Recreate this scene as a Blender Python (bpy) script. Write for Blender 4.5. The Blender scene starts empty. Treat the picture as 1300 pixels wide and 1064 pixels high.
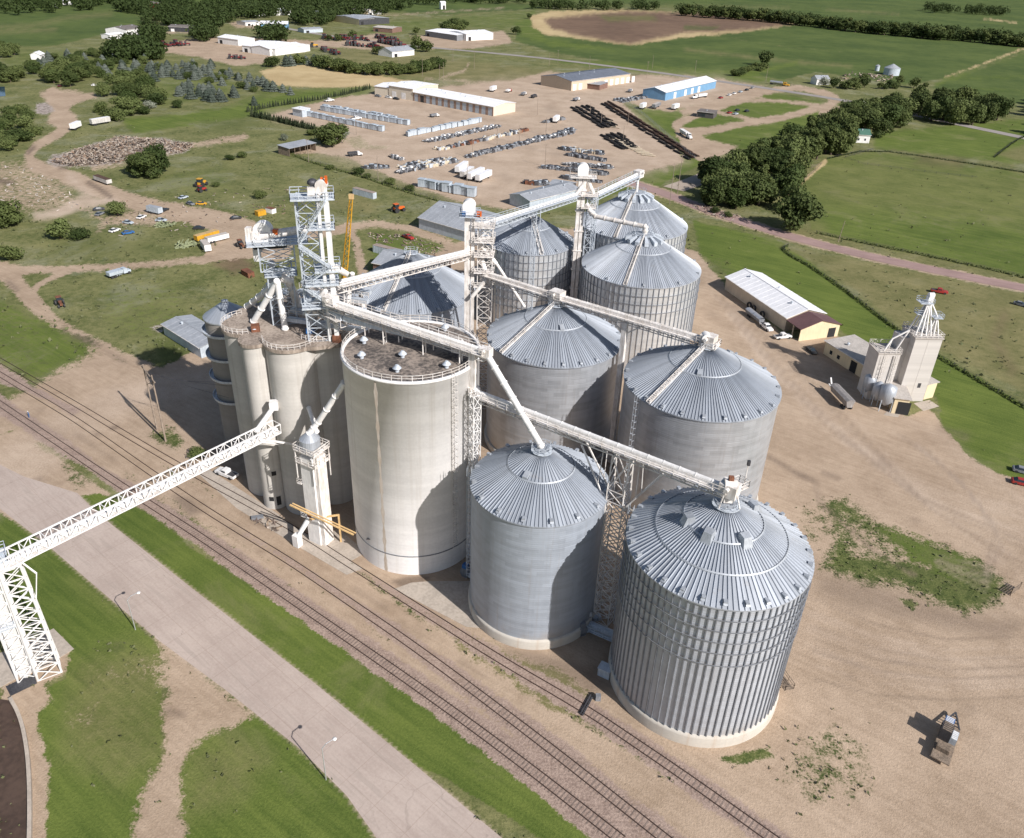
import bpy, math, random
import numpy as np
from mathutils import Vector, Matrix
random.seed(7); rng = np.random.default_rng(7)
scene = bpy.context.scene; COL = scene.collection
PI = math.pi
# ------------------------------------------------------------------ camera
FP, VX, VY, CH = 1007.0, 582.6, 2282.5, 106.0          # focal length (px), nadir point (px), flying height (m)
_up = -np.array([VX-650., -(VY-487.), FP]); _up /= np.linalg.norm(_up)
_F = np.array([0, 0, 1.]); _Y = _F-_F.dot(_up)*_up; _Y /= np.linalg.norm(_Y)
_X = np.cross(_Y, _up)
if _X[0] < 0: _X = -_X
CM = np.stack([_X, _Y, _up])
def G(px, py, h=0.0):
    "point of the photo (px) on the level plane of height h"
    d = CM @ np.array([px-650., -(py-487.), FP]); t = (h-CH)/d[2]
    return Vector((d[0]*t, d[1]*t, h))
def Yp(px, py, y):
    "point of the photo on the upright plane at depth y"
    d = CM @ np.array([px-650., -(py-487.), FP]); t = y/d[1]
    return Vector((d[0]*t, y, CH+d[2]*t))
def PX(x, y, z=0.0):
    q = CM.T @ np.array([x, y, z-CH]); return 650+FP*q[0]/q[2], 487-FP*q[1]/q[2]
cd = bpy.data.cameras.new('camera'); cam = bpy.data.objects.new('camera', cd); COL.objects.link(cam)
R, U, Fw = CM[:, 0], CM[:, 1], CM[:, 2]
cam.matrix_world = Matrix(((R[0], U[0], -Fw[0], 0), (R[1], U[1], -Fw[1], 0), (R[2], U[2], -Fw[2], CH), (0, 0, 0, 1)))
cd.sensor_fit = 'HORIZONTAL'; cd.sensor_width = 36; cd.lens = FP/1300*36; cd.shift_y = -45/1300
cd.clip_start = 1; cd.clip_end = 60000
scene.camera = cam
# ------------------------------------------------------------------ sky, sun, exposure
SAZ, SEL = math.radians(-45), math.radians(36)
w = bpy.data.worlds.new('World'); scene.world = w; w.use_nodes = True
nt = w.node_tree; bg = nt.nodes['Background']
sk = nt.nodes.new('ShaderNodeTexSky'); sk.sky_type = 'NISHITA'; sk.sun_disc = False
sk.sun_elevation = SEL; sk.sun_rotation = math.radians(135); sk.altitude = 300; sk.dust_density = 1.5
nt.links.new(sk.outputs[0], bg.inputs[0]); bg.inputs[1].default_value = 0.065
sl = bpy.data.lights.new('sun', 'SUN'); sl.energy = 4.4; sl.angle = math.radians(0.53); sl.color = (1.0, .955, .915)
so = bpy.data.objects.new('sun', sl); COL.objects.link(so)
sd = Vector((math.cos(SAZ)*math.cos(SEL), math.sin(SAZ)*math.cos(SEL), math.sin(SEL)))
so.rotation_euler = sd.to_track_quat('Z', 'Y').to_euler(); so.location = (200, -200, 300)
scene.view_settings.view_transform = 'Standard'; scene.view_settings.look = 'None'
scene.view_settings.exposure = 0.46; scene.view_settings.gamma = 1
# ------------------------------------------------------------------ materials
def new_mat(name):
    m = bpy.data.materials.new(name); m.use_nodes = True
    return m, m.node_tree, m.node_tree.nodes['Principled BSDF']
def rgba(c): return (c[0], c[1], c[2], 1)
def nd(t, typ, **k):
    n = t.nodes.new(typ)
    for a, b in k.items(): setattr(n, a, b)
    return n
def mth(t, op, a, b=None, c=None, clamp=False):
    n = t.nodes.new('ShaderNodeMath'); n.operation = op; n.use_clamp = clamp
    for i, v in enumerate((a, b, c)):
        if v is None: continue
        if isinstance(v, (int, float)): n.inputs[i].default_value = v
        else: t.links.new(v, n.inputs[i])
    return n.outputs[0]
def mixc(t, fac, a, b, blend='MIX'):
    n = t.nodes.new('ShaderNodeMix'); n.data_type = 'RGBA'; n.blend_type = blend
    for i, v in ((0, fac), (6, a), (7, b)):
        if isinstance(v, (int, float)): n.inputs[i].default_value = v
        elif isinstance(v, tuple): n.inputs[i].default_value = rgba(v)
        else: t.links.new(v, n.inputs[i])
    return n.outputs[2]
def noise(t, vec, scale, detail=4, rough=.55, dist=0):
    n = nd(t, 'ShaderNodeTexNoise'); n.inputs['Scale'].default_value = scale; n.inputs['Detail'].default_value = detail
    n.inputs['Roughness'].default_value = rough; n.inputs['Distortion'].default_value = dist
    if vec is not None: t.links.new(vec, n.inputs['Vector'])
    return n.outputs['Fac']
def mapv(t, vec, sc):
    n = nd(t, 'ShaderNodeMapping'); n.inputs['Scale'].default_value = sc; t.links.new(vec, n.inputs['Vector']); return n.outputs[0]
def ss(t, x, a, b):
    n = nd(t, 'ShaderNodeMapRange', interpolation_type='SMOOTHSTEP'); t.links.new(x, n.inputs[0])
    n.inputs[1].default_value = a; n.inputs[2].default_value = b; return n.outputs[0]
def bump(t, b, h, strength=.3, dist=.1):
    n = nd(t, 'ShaderNodeBump'); n.inputs['Strength'].default_value = strength; n.inputs['Distance'].default_value = dist
    t.links.new(h, n.inputs['Height']); t.links.new(n.outputs[0], b.inputs['Normal'])
MT = {}
def plain(name, c, rough=.6, metal=0, var=.18, scale=.6, c2=None):
    "paint, metal or wood with weathering: broad blotches plus fine grain"
    if name in MT: return MT[name]
    m, t, b = new_mat(name)
    tc = nd(t, 'ShaderNodeTexCoord').outputs['Object']
    n1 = noise(t, tc, scale, 5, .6); n2 = noise(t, mapv(t, tc, (1, 1, .15)), scale*6, 3)
    c2 = c2 or tuple(x*(1-var*1.6) for x in c)
    f = ss(t, mth(t, 'MULTIPLY_ADD', n2, .5, mth(t, 'MULTIPLY', n1, .5)), .38, .62)
    col = mixc(t, f, c2, tuple(min(1, x*(1+var*.35)) for x in c))
    t.links.new(col, b.inputs['Base Color']); b.inputs['Metallic'].default_value = metal
    t.links.new(mth(t, 'MULTIPLY_ADD', n1, .25, rough-.12), b.inputs['Roughness'])
    MT[name] = m; return m
def cyl_coords(t, r):
    s = nd(t, 'ShaderNodeSeparateXYZ'); t.links.new(nd(t, 'ShaderNodeTexCoord').outputs['Object'], s.inputs[0])
    a = mth(t, 'MULTIPLY', mth(t, 'ARCTAN2', s.outputs[1], s.outputs[0]), r)
    c = nd(t, 'ShaderNodeCombineXYZ'); t.links.new(a, c.inputs[0]); t.links.new(s.outputs[2], c.inputs[1])
    return c.outputs[0], a, s.outputs[2], s
def bin_wall(name, c, metal, rough, sheet_w=2.8, sheet_h=.82, contrast=.16, hband=.0):
    m, t, b = new_mat(name); v, a, z, s = cyl_coords(t, 15.)
    br = nd(t, 'ShaderNodeTexBrick'); t.links.new(v, br.inputs['Vector'])
    br.inputs['Scale'].default_value = 1; br.inputs['Brick Width'].default_value = sheet_w; br.inputs['Row Height'].default_value = sheet_h
    br.inputs['Mortar Size'].default_value = .025; br.inputs['Mortar Smooth'].default_value = .6; br.inputs['Bias'].default_value = 0
    br.inputs['Color1'].default_value = (0, 0, 0, 1); br.inputs['Color2'].default_value = (1, 1, 1, 1); br.inputs['Mortar'].default_value = (.15, .15, .15, 1)
    n1 = noise(t, v, .12, 4, .6); n2 = noise(t, mapv(t, v, (1, .06, 1)), .9, 4, .6); row = noise(t, mapv(t, v, (.012, 1.0, 1)), 1.1, 2, .6)
    f = mth(t, 'MULTIPLY_ADD', br.outputs['Color'], .18, mth(t, 'MULTIPLY_ADD', n1, .3, mth(t, 'MULTIPLY_ADD', n2, .3, mth(t, 'MULTIPLY', row, .36))))
    lo = tuple(x*(1-contrast) for x in c); hi = tuple(min(1, x*(1+contrast)) for x in c)
    col = mixc(t, ss(t, f, .3, .75), lo, hi)
    vs_ = noise(t, mapv(t, v, (1, .03, 1)), .7, 5, .7)
    col = mixc(t, mth(t, 'MULTIPLY', ss(t, vs_, .54, .72), .32), col, (.30, .25, .205))
    col = mixc(t, mth(t, 'MULTIPLY', mth(t, 'SUBTRACT', 1.0, ss(t, z, 1.5, 5.5)), mth(t, 'MULTIPLY', ss(t, n1, .4, .65), .5)), col, (.36, .29, .22))
    t.links.new(col, b.inputs['Base Color']); b.inputs['Metallic'].default_value = metal
    t.links.new(mth(t, 'MULTIPLY_ADD', f, .22, rough-.1), b.inputs['Roughness'])
    wv = mth(t, 'SINE', mth(t, 'MULTIPLY', z, 2*PI/.41))
    h = mth(t, 'MULTIPLY_ADD', wv, .35, mth(t, 'MULTIPLY', br.outputs['Fac'], -.5)); h = mth(t, 'MULTIPLY_ADD', row, 2.2*(1+hband), h)
    bump(t, b, h, .32, .05)
    return m
def concrete(name, c, stain, r=12., vs=.5):
    m, t, b = new_mat(name); v, a, z, s = cyl_coords(t, r)
    pour = noise(t, mapv(t, v, (.03, 1, 1)), .45, 3, .6); big = noise(t, v, .10, 5, .6); ver = noise(t, mapv(t, v, (1, .025, 1)), .45, 5, .65)
    fine = noise(t, v, 1.7, 4, .6)
    st = nd(t, 'ShaderNodeTexBrick'); t.links.new(v, st.inputs['Vector']); st.inputs['Scale'].default_value = 1
    st.inputs['Brick Width'].default_value = 2.4; st.inputs['Row Height'].default_value = 1.2; st.inputs['Mortar Size'].default_value = .03
    st.inputs['Color1'].default_value = (.4, .4, .4, 1); st.inputs['Color2'].default_value = (.6, .6, .6, 1); st.inputs['Mortar'].default_value = (.2, .2, .2, 1)
    f = mth(t, 'MULTIPLY_ADD', pour, .35, mth(t, 'MULTIPLY_ADD', big, .3, mth(t, 'MULTIPLY_ADD', st.outputs['Color'], .12, mth(t, 'MULTIPLY', fine, .2))))
    col = mixc(t, ss(t, f, .36, .6), tuple(x*.87 for x in c), tuple(x*1.05 for x in c))
    col = mixc(t, mth(t, 'MULTIPLY', ss(t, ver, .5, .72), vs), col, stain)
    t.links.new(col, b.inputs['Base Color']); b.inputs['Roughness'].default_value = .85
    bump(t, b, fine, .12, .03); return m
galv = plain('galvanised_steel', (.55, .60, .66), .5, .12, .15, 1.2)
galv_roof = plain('galvanised_roof', (.32, .35, .395), .55, .2, .10, .2)
galv_roof_b = plain('galvanised_bright_roof', (.46, .49, .535), .48, .35, .08, .2)
def roof_mat(name, c, metal, rough, n):
    m, t, b = new_mat(name); s = nd(t, 'ShaderNodeSeparateXYZ'); tc = nd(t, 'ShaderNodeTexCoord').outputs['Object']; t.links.new(tc, s.inputs[0])
    a = mth(t, 'FLOOR', mth(t, 'MULTIPLY', mth(t, 'ARCTAN2', s.outputs[1], s.outputs[0]), n/(2*PI))); wn = nd(t, 'ShaderNodeTexWhiteNoise', noise_dimensions='1D'); t.links.new(a, wn.inputs['W'])
    n1 = noise(t, tc, .22, 5, .65); n2 = noise(t, tc, 2.5, 3, .6); f = mth(t, 'MULTIPLY_ADD', wn.outputs['Value'], .34, mth(t, 'MULTIPLY_ADD', n1, .5, mth(t, 'MULTIPLY', n2, .16)))
    col = mixc(t, ss(t, f, .2, .75), tuple(x*.84 for x in c), tuple(min(1, x*1.1) for x in c))
    col = mixc(t, mth(t, 'MULTIPLY', ss(t, noise(t, tc, .5, 5, .7), .60, .74), .35), col, (.30, .26, .22))
    t.links.new(col, b.inputs['Base Color']); b.inputs['Metallic'].default_value = metal; t.links.new(mth(t, 'MULTIPLY_ADD', f, .22, rough-.1), b.inputs['Roughness']); return m
galv_roof = roof_mat('galvanised_roof_panels', (.33, .36, .405), .22, .55, 76); galv_roof_b = roof_mat('bright_roof_panels', (.41, .44, .485), .35, .48, 84)
rib_m = plain('galvanised_rib', (.44, .47, .51), .5, .3, .12, .6)
wall_C = bin_wall('sheet_wall_dull', (.36, .40, .46), .3, .52, contrast=.14)
wall_E = bin_wall('sheet_wall_weathered', (.43, .45, .48), .5, .42, sheet_h=1.0, contrast=.17, hband=1.2)
wall_D = bin_wall('sheet_wall_stiffened', (.50, .53, .58), .35, .5, contrast=.08)
wall_H = bin_wall('sheet_wall_bright', (.72, .74, .76), .65, .38, contrast=.1)
stiff_m = plain('steel_stiffener', (.29, .31, .345), .55, .5, .15, .8)
white = plain('white_paint', (.80, .785, .77), .5, 0, .09, .5)
offwhite = plain('worn_white_paint', (.74, .71, .685), .6, 0, .2, .45, c2=(.55, .505, .46))
cream = plain('cream_steel_siding', (.72, .60, .40), .6, 0, .06, .3)
tanwall = plain('tan_steel_siding', (.50, .42, .33), .6, 0, .08, .3)
conc_B = concrete('silo_concrete', (.78, .765, .755), (.56, .52, .47), 12., .5)
conc_S = concrete('old_silo_concrete', (.52, .495, .46), (.34, .31, .27), 4.8, .6)
conc_M = concrete('mill_concrete', (.56, .53, .50), (.40, .36, .31), 6., .35)
conc_F = concrete('footing_concrete', (.52, .485, .43), (.36, .22, .12), 14., .5)
conc_slab = plain('slab_concrete', (.44, .38, .32), .9, 0, .12, .3)
dark = plain('dark_opening', (.02, .02, .022), .8, 0, .1)
black = plain('black_rubber', (.03, .03, .032), .7, 0, .1)
glass = plain('window_glass', (.03, .04, .05), .15, 0, .1)
steel_dark = plain('dark_steel', (.09, .09, .10), .55, .4, .2)
rail_m = plain('rusty_rail', (.085, .055, .045), .6, .3, .2, .8)
tie_m = plain('weathered_tie', (.25, .19, .16), .9, 0, .3, .9)
rust = plain('rusty_steel', (.22, .09, .05), .8, .1, .3, .8)
wood = plain('weathered_wood', (.26, .20, .15), .85, 0, .3, 1.)
pole_w = plain('pole_wood', (.30, .24, .19), .85, 0, .2, 1.)
creo = plain('creosote_pole', (.035, .03, .028), .75, 0, .3, .8)
brownp = plain('brown_pole', (.10, .055, .035), .8, 0, .3, .8)
palew = plain('pale_timber', (.58, .50, .38), .8, 0, .15, .8)
roofW = plain('white_steel_roof', (.80, .80, .82), .5, 0, .05, .2)
roofG = plain('grey_steel_roof', (.40, .42, .45), .5, .2, .1, .2)
roofD = plain('slate_grey_roof', (.17, .19, .23), .6, .1, .12, .2)
roofM = plain('maroon_steel_roof', (.14, .075, .075), .6, 0, .1, .3)
roofT = plain('pale_flat_roof', (.48, .44, .40), .85, 0, .12, .4)
asph = plain('worn_roof_felt', (.27, .225, .19), .95, 0, .35, .3, c2=(.075, .065, .06))
roofold = plain('old_concrete_roof', (.36, .30, .25), .95, 0, .3, .35, c2=(.2, .16, .13))
blue = plain('light_blue_siding', (.16, .32, .50), .6, 0, .08, .3)
bluep = plain('blue_paint', (.03, .13, .35), .4, 0, .1)
redp = plain('red_paint', (.35, .035, .03), .45, 0, .15)
dred = plain('dark_red_paint', (.16, .02, .025), .5, 0, .15)
yel = plain('yellow_paint', (.62, .33, .03), .45, 0, .12)
org = plain('orange_paint', (.65, .13, .02), .45, 0, .1)
tanp = plain('tan_painted_steel', (.62, .42, .20), .6, 0, .12)
grn = plain('green_steel_roof', (.07, .16, .12), .6, 0, .12)
greyp = plain('grey_paint', (.22, .23, .25), .5, 0, .15)
bluegrey = plain('transformer_grey', (.50, .56, .62), .5, .1, .12)
brick_m = plain('brown_brick', (.22, .13, .10), .85, 0, .15, .6)
chrome = plain('polished_tank', (.62, .63, .65), .3, .6, .08)
# ------------------------------------------------------------------ mesh collector
class MB:
    def __init__(s): s.v = []; s.f = []; s.sm = []
    def add(s, vs, fs, sm=False):
        o = len(s.v); s.v += [tuple(q) for q in vs]; s.f += [tuple(i+o for i in q) for q in fs]; s.sm += [sm]*len(fs)
    def box(s, x0, x1, y0, y1, z0, z1, rz=0, at=(0, 0)):
        c, n = math.cos(rz), math.sin(rz)
        P = [(x, y, z) for z in (z0, z1) for x, y in ((x0, y0), (x1, y0), (x1, y1), (x0, y1))]
        P = [(at[0]+x*c-y*n, at[1]+x*n+y*c, z) for x, y, z in P]
        s.add(P, [(3, 2, 1, 0), (4, 5, 6, 7), (0, 1, 5, 4), (1, 2, 6, 5), (2, 3, 7, 6), (3, 0, 4, 7)])
        return s
    def beam(s, a, b, w=.1, h=None, up=(0, 0, 1)):
        a = Vector(a); b = Vector(b); h = h or w; d = (b-a)
        if d.length < 1e-6: return s
        d.normalize(); u = Vector(up)
        if abs(d.dot(u)) > .98: u = Vector((1, 0, 0))
        x = d.cross(u).normalized()*w/2; y = x.cross(d).normalized()*h/2
        P = [q+i*x+j*y for q in (a, b) for i, j in ((-1, -1), (1, -1), (1, 1), (-1, 1))]
        s.add(P, [(0, 1, 2, 3), (7, 6, 5, 4), (4, 5, 1, 0), (5, 6, 2, 1), (6, 7, 3, 2), (7, 4, 0, 3)]); return s
    def tube(s, a, b, r0, r1=None, n=10, caps=True):
        a = Vector(a); b = Vector(b); r1 = r0 if r1 is None else r1; d = (b-a).normalized()
        u = Vector((0, 0, 1)) if abs(d.z) < .98 else Vector((1, 0, 0))
        x = d.cross(u).normalized(); y = x.cross(d)
        P = [q+(x*math.cos(2*PI*k/n)+y*math.sin(2*PI*k/n))*r for q, r in ((a, r0), (b, r1)) for k in range(n)]
        s.add(P, [(k, k+n, (k+1) % n+n, (k+1) % n) for k in range(n)], True)
        if caps: s.add(P, [tuple(range(n)), tuple(range(2*n-1, n-1, -1))])
        return s
    def ring(s, prof, n=48, cx=0, cy=0, sm=True, close=False, a0=0, a1=2*PI):
        "surface of revolution from a profile of (radius, z)"
        full = abs(a1-a0-2*PI) < 1e-6; m = n if full else n+1
        P = [(cx+r*math.cos(a0+(a1-a0)*k/n), cy+r*math.sin(a0+(a1-a0)*k/n), z) for r, z in prof for k in range(m)]
        F = []; L = len(prof)
        for i in range(L-1 if not close else L):
            j = (i+1) % L
            for k in range(n):
                k2 = (k+1) % m; F.append((i*m+k, i*m+k2, j*m+k2, j*m+k))
        s.add(P, F, sm); return s
    def prism(s, pts, z0, z1):
        n = len(pts); P = [(x, y, z0) for x, y in pts]+[(x, y, z1) for x, y in pts]
        ar = sum(pts[i][0]*pts[(i+1) % n][1]-pts[(i+1) % n][0]*pts[i][1] for i in range(n))
        if ar < 0: P = P[:n][::-1]+P[n:][::-1]
        s.add(P, [tuple(range(n-1, -1, -1)), tuple(range(n, 2*n))]+[(k, (k+1) % n, (k+1) % n+n, k+n) for k in range(n)]); return s
    def blob(s, c, r, seg=8, rings=5, jit=0, sz=1., sd=0):
        rr = random.Random(sd); P = []; F = []
        for i in range(rings+1):
            ph = PI*i/rings
            for k in range(seg):
                th = 2*PI*k/seg; q = r*(1+rr.uniform(-jit, jit))
                P.append((c[0]+q*math.sin(ph)*math.cos(th), c[1]+q*math.sin(ph)*math.sin(th), c[2]+q*math.cos(ph)*sz))
        for i in range(rings):
            for k in range(seg):
                F.append((i*seg+k, (i+1)*seg+k, (i+1)*seg+(k+1) % seg, i*seg+(k+1) % seg))
        s.add(P, F, True); return s
    def build(s, name, mat, parent=None, org=None):
        o0 = Vector(org) if org is not None else Vector((0, 0, 0))
        me = bpy.data.meshes.new(name)
        V = np.array(s.v, dtype=np.float64)-np.array(o0)
        me.from_pydata(V.tolist(), [], s.f); me.materials.append(mat)
        me.polygons.foreach_set('use_smooth', s.sm); me.update()
        o = bpy.data.objects.new(name, me); COL.objects.link(o)
        if parent is not None: o.parent = parent
        else: o.location = o0
        return o
def tag(o, label=None, cat=None, group=None, kind=None):
    if label: o['label'] = label
    if cat: o['category'] = cat
    if group: o['group'] = group
    if kind: o['kind'] = kind
    return o
def thing(name, label, cat, loc=(0, 0, 0), rz=0, group=None):
    o = bpy.data.objects.new(name, None); COL.objects.link(o); o.empty_display_size = .5
    o.location = loc; o.rotation_euler = (0, 0, rz); return tag(o, label, cat, group)
KIDS = {}
def kids(o):
    if o.name not in KIDS: KIDS[o.name] = list(o.children)
    return KIDS[o.name]
def dup(root, loc, rz=0, label=None, group=None, sc=None):
    r = root.copy(); COL.objects.link(r); r.location = loc; r.rotation_euler = (0, 0, rz)
    if sc: r.scale = sc if isinstance(sc, tuple) else (sc, sc, sc)
    if label: r['label'] = label
    if group: r['group'] = group
    for ch in kids(root):
        c = ch.copy(); COL.objects.link(c); c.parent = r
        for g in kids(ch):
            d = g.copy(); COL.objects.link(d); d.parent = c
    return r
class Proto:
    "first placement moves the prototype itself, later ones copy it"
    def __init__(s, root): s.root = root; s.used = False
    def put(s, loc, rz=0, label=None, group=None, sc=None):
        if not s.used:
            s.used = True; r = s.root; kids(r)
            for c in kids(r): kids(c)
            r.location = loc; r.rotation_euler = (0, 0, rz)
            if sc: r.scale = sc if isinstance(sc, tuple) else (sc, sc, sc)
            if label: r['label'] = label
            if group: r['group'] = group
            return r
        r = dup(s.root, loc, rz, label, group, sc or (1, 1, 1))
        if not group and 'group' in r: del r['group']
        return r
def ang(p, q):
    a = G(*p); b = G(*q); return math.atan2(b.y-a.y, b.x-a.x)
# ------------------------------------------------------------------ ground
CLS = ['lush', 'crop', 'wheat', 'brown', 'dry', 'dirt', 'pink', 'pave_glare', 'weeds', 'wet', 'rubble']
OPS = []
def area(c, pts, e=4, o=1.): OPS.append((c, 'A', pts, e, o, 0))
def path(c, pts, w, e=3, o=1.): OPS.append((c, 'P', pts, e, o, w))
# far fields
area('crop', [(-900, -90), (2200, -90), (2200, 60), (1300, 62), (1000, 30), (870, 10), (700, 8), (560, 20), (430, 10), (0, 30), (-900, 60)], 3, .8)
area('crop', [(-200, 40), (60, 23), (130, 16), (178, 22), (182, 32), (130, 44), (70, 58), (-200, 66)], 2)
path('dry', [(-100, 37), (40, 33), (90, 22), (140, 18)], 5, 4, .5); path('dry', [(-50, 42), (70, 38)], 4, 4, .6)
area('lush', [(430, 46), (500, 26), (680, 12), (690, 30), (640, 38), (560, 36), (470, 44)], 4, .5)
area('crop', [(510, 8), (570, 4), (680, 6), (700, 12), (600, 14), (520, 16)], 3, .7)
area('crop', [(655, 30), (690, 22), (1020, 26), (1310, 62), (1215, 96), (1150, 108), (1000, 86), (900, 92), (850, 92), (700, 66), (655, 52)], 3)
area('lush', [(655, 30), (680, 24), (692, 48), (760, 58), (790, 66), (700, 60), (660, 46)], 5, .8)
area('wheat', [(672, 20), (700, 14), (790, 12), (880, 16), (1018, 30), (955, 40), (868, 48), (800, 58), (740, 50), (690, 44), (676, 34)], 3, .9)
area('brown', [(690, 24), (760, 17), (800, 14), (900, 18), (1014, 30), (950, 38), (868, 42), (800, 56), (735, 46), (700, 36)], 3)
area('lush', [(760, 20), (830, 20), (835, 26), (770, 27)], 3, .5); area('crop', [(868, 32), (915, 34), (905, 38), (868, 38)], 2, .6)
path('wheat', [(875, 40), (1000, 60), (1070, 66)], 2, 3, .35); path('dry', [(870, 63), (1000, 78), (1080, 84)], 3, 3, .7)
path('wheat', [(1200, 98), (1240, 84), (1310, 58)], 3, 3, .8); path('lush', [(1190, 108), (1250, 90), (1320, 64)], 9, 4, .8)
path('dry', [(600, 2), (760, 6), (1000, 10)], 3, 3, .4); path('dry', [(1050, 12), (1140, 18)], 2, 2, .6); path('wheat', [(1250, 24), (1290, 29)], 3, 2, .7)
area('crop', [(1180, 112), (1300, 68), (1420, 80), (1400, 140), (1280, 132), (1220, 118)], 4, .9); path('lush', [(1210, 100), (1340, 96)], 5, 5, .6); path('lush', [(1230, 112), (1300, 116)], 4, 4, .6)
area('crop', [(950, 93), (1000, 83), (1050, 88), (990, 102)], 2); path('lush', [(890, 100), (960, 92), (1010, 80)], 7, 4, .7)
# town edge, left
area('dry', [(430, 60), (520, 64), (600, 78), (700, 90), (690, 104), (600, 104), (500, 98), (430, 84)], 5, .8)
path('dirt', [(560, 98), (590, 90), (596, 80)], 4, 3, .7); path('dirt', [(540, 100), (650, 106), (700, 90)], 3, 3, .6)
area('dirt', [(198, 62), (240, 50), (300, 46), (345, 50), (430, 52), (480, 42), (500, 52), (520, 62), (505, 66), (430, 60), (352, 60), (338, 80), (300, 84), (250, 72), (206, 66)], 3)
area('dirt', [(290, 28), (330, 26), (345, 36), (300, 36)], 3, .8); area('dirt', [(520, 46), (580, 42), (640, 40), (650, 54), (600, 62), (540, 62)], 3)
path('dirt', [(390, 24), (520, 18), (640, 10)], 3, 3, .6); path('dirt', [(170, 44), (210, 42), (240, 40)], 4, 3, .7)
area('wheat', [(328, 90), (365, 82), (402, 78), (440, 88), (500, 100), (538, 104), (500, 108), (440, 112), (380, 111), (348, 108)], 3)
area('lush', [(150, 150), (230, 145), (330, 128), (440, 112), (470, 113), (470, 122), (420, 128), (345, 144), (260, 158), (170, 170)], 6, .85)
area('lush', [(340, 110), (440, 113), (470, 110), (470, 122), (420, 127), (345, 142), (300, 130)], 5, .5)
area('lush', [(0, 60), (60, 58), (150, 66), (300, 95), (310, 120), (200, 140), (120, 100), (0, 96)], 12, .45)
area('weeds', [(250, 150), (320, 148), (340, 160), (300, 172), (250, 168)], 10, .5)
# wild ground left of the bins
area('dirt', [(48, 116), (70, 112), (118, 118), (125, 124), (96, 132), (88, 140), (100, 150), (98, 158), (80, 166), (60, 156), (64, 140)], 5, .85)
area('rubble', [(46, 130), (60, 130), (72, 140), (60, 146), (46, 144)], 3, .9)
path('dirt', [(66, 116), (76, 136), (90, 154), (74, 170), (48, 184), (36, 198), (44, 210), (76, 220), (104, 232), (140, 246), (190, 262), (240, 272), (290, 286), (325, 300), (350, 312)], [12, 13, 13, 12, 10, 11, 14, 16, 20, 20, 20, 22, 30, 34, 40], 4)
path('dirt', [(120, 212), (160, 205), (210, 195), (250, 183), (310, 174)], [10, 10, 8, 8, 9], 5, .75)
area('rubble', [(66, 198), (110, 186), (150, 174), (210, 176), (246, 184), (236, 194), (180, 198), (150, 208), (80, 214), (58, 208)], 5, .9)
area('dirt', [(-40, 206), (30, 204), (60, 214), (90, 240), (110, 262), (60, 272), (0, 268), (-40, 262)], 12, .55)
area('pave_glare', [(40, 272), (70, 266), (100, 250), (140, 250), (150, 256), (110, 264), (74, 276), (44, 280)], 4, .9)
path('pave_glare', [(90, 226), (110, 246), (120, 262)], 12, 5, .7)
path('wet', [(112, 232), (126, 240), (140, 250)], 6, 2, .8); path('wet', [(36, 194), (42, 188)], 6, 2, .8); path('wet', [(-5, 230), (16, 232)], 6, 2, .8); path('wet', [(76, 213), (84, 213)], 4, 2, .7)
area('dirt', [(100, 262), (130, 276), (170, 268), (230, 280), (200, 288), (140, 286), (118, 300), (126, 282)], 6, .7)
area('dirt', [(270, 300), (312, 302), (340, 320), (300, 332), (262, 322)], 6, .8)
path('dirt', [(-60, 322), (0, 338), (30, 343), (90, 342), (180, 337), (250, 330), (310, 322), (360, 316)], [14, 12, 12, 10, 9, 10, 14, 20], 4, .9)
path('dirt', [(-20, 334), (14, 352), (40, 382), (70, 410), (110, 432), (150, 452), (185, 470), (210, 488)], [20, 22, 20, 18, 16, 17, 20, 26], 4)
path('dirt', [(42, 372), (48, 362), (80, 346)], [7, 7, 7], 3)
path('wet', [(96, 428), (112, 433), (126, 440)], [8, 11, 5], 2, .9); path('wet', [(136, 448), (148, 455), (162, 464)], [7, 9, 6], 2, .9); path('wet', [(10, 358), (22, 368)], 6, 3, .7); path('wet', [(78, 420), (90, 428)], 5, 3, .8)
area('brown', [(270, 335), (310, 326), (325, 338), (295, 348)], 5, .7)
path('dirt', [(340, 306), (400, 296), (436, 290), (480, 284), (520, 290), (560, 305), (600, 330)], [26, 14, 10, 9, 10, 12, 18], 4, .9)
path('dirt', [(440, 288), (452, 304), (458, 336), (462, 352)], [8, 10, 12, 14], 3, .9)
area('dry', [(410, 240), (450, 238), (480, 262), (470, 272), (420, 266)], 8, .7)
area('weeds', [(40, 285), (140, 290), (260, 310), (240, 330), (60, 330)], 20, .35)
area('weeds', [(60, 400), (120, 430), (180, 470), (120, 488), (40, 450)], 22, .4); area('lush', [(-30, 360), (40, 400), (110, 440), (185, 482), (110, 512), (-30, 446)], 12, .6)
area('lush', [(120, 360), (230, 350), (250, 420), (200, 450), (130, 420)], 20, .35); area('weeds', [(190, 430), (250, 425), (260, 470), (210, 470)], 8, .7)
area('lush', [(470, 292), (560, 310), (560, 335), (470, 350)], 8, .6); area('lush', [(160, 210), (300, 205), (300, 250), (200, 250)], 30, .4)
area('rubble', [(190, 416), (206, 410), (216, 416), (200, 424)], 2, .6)
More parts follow.
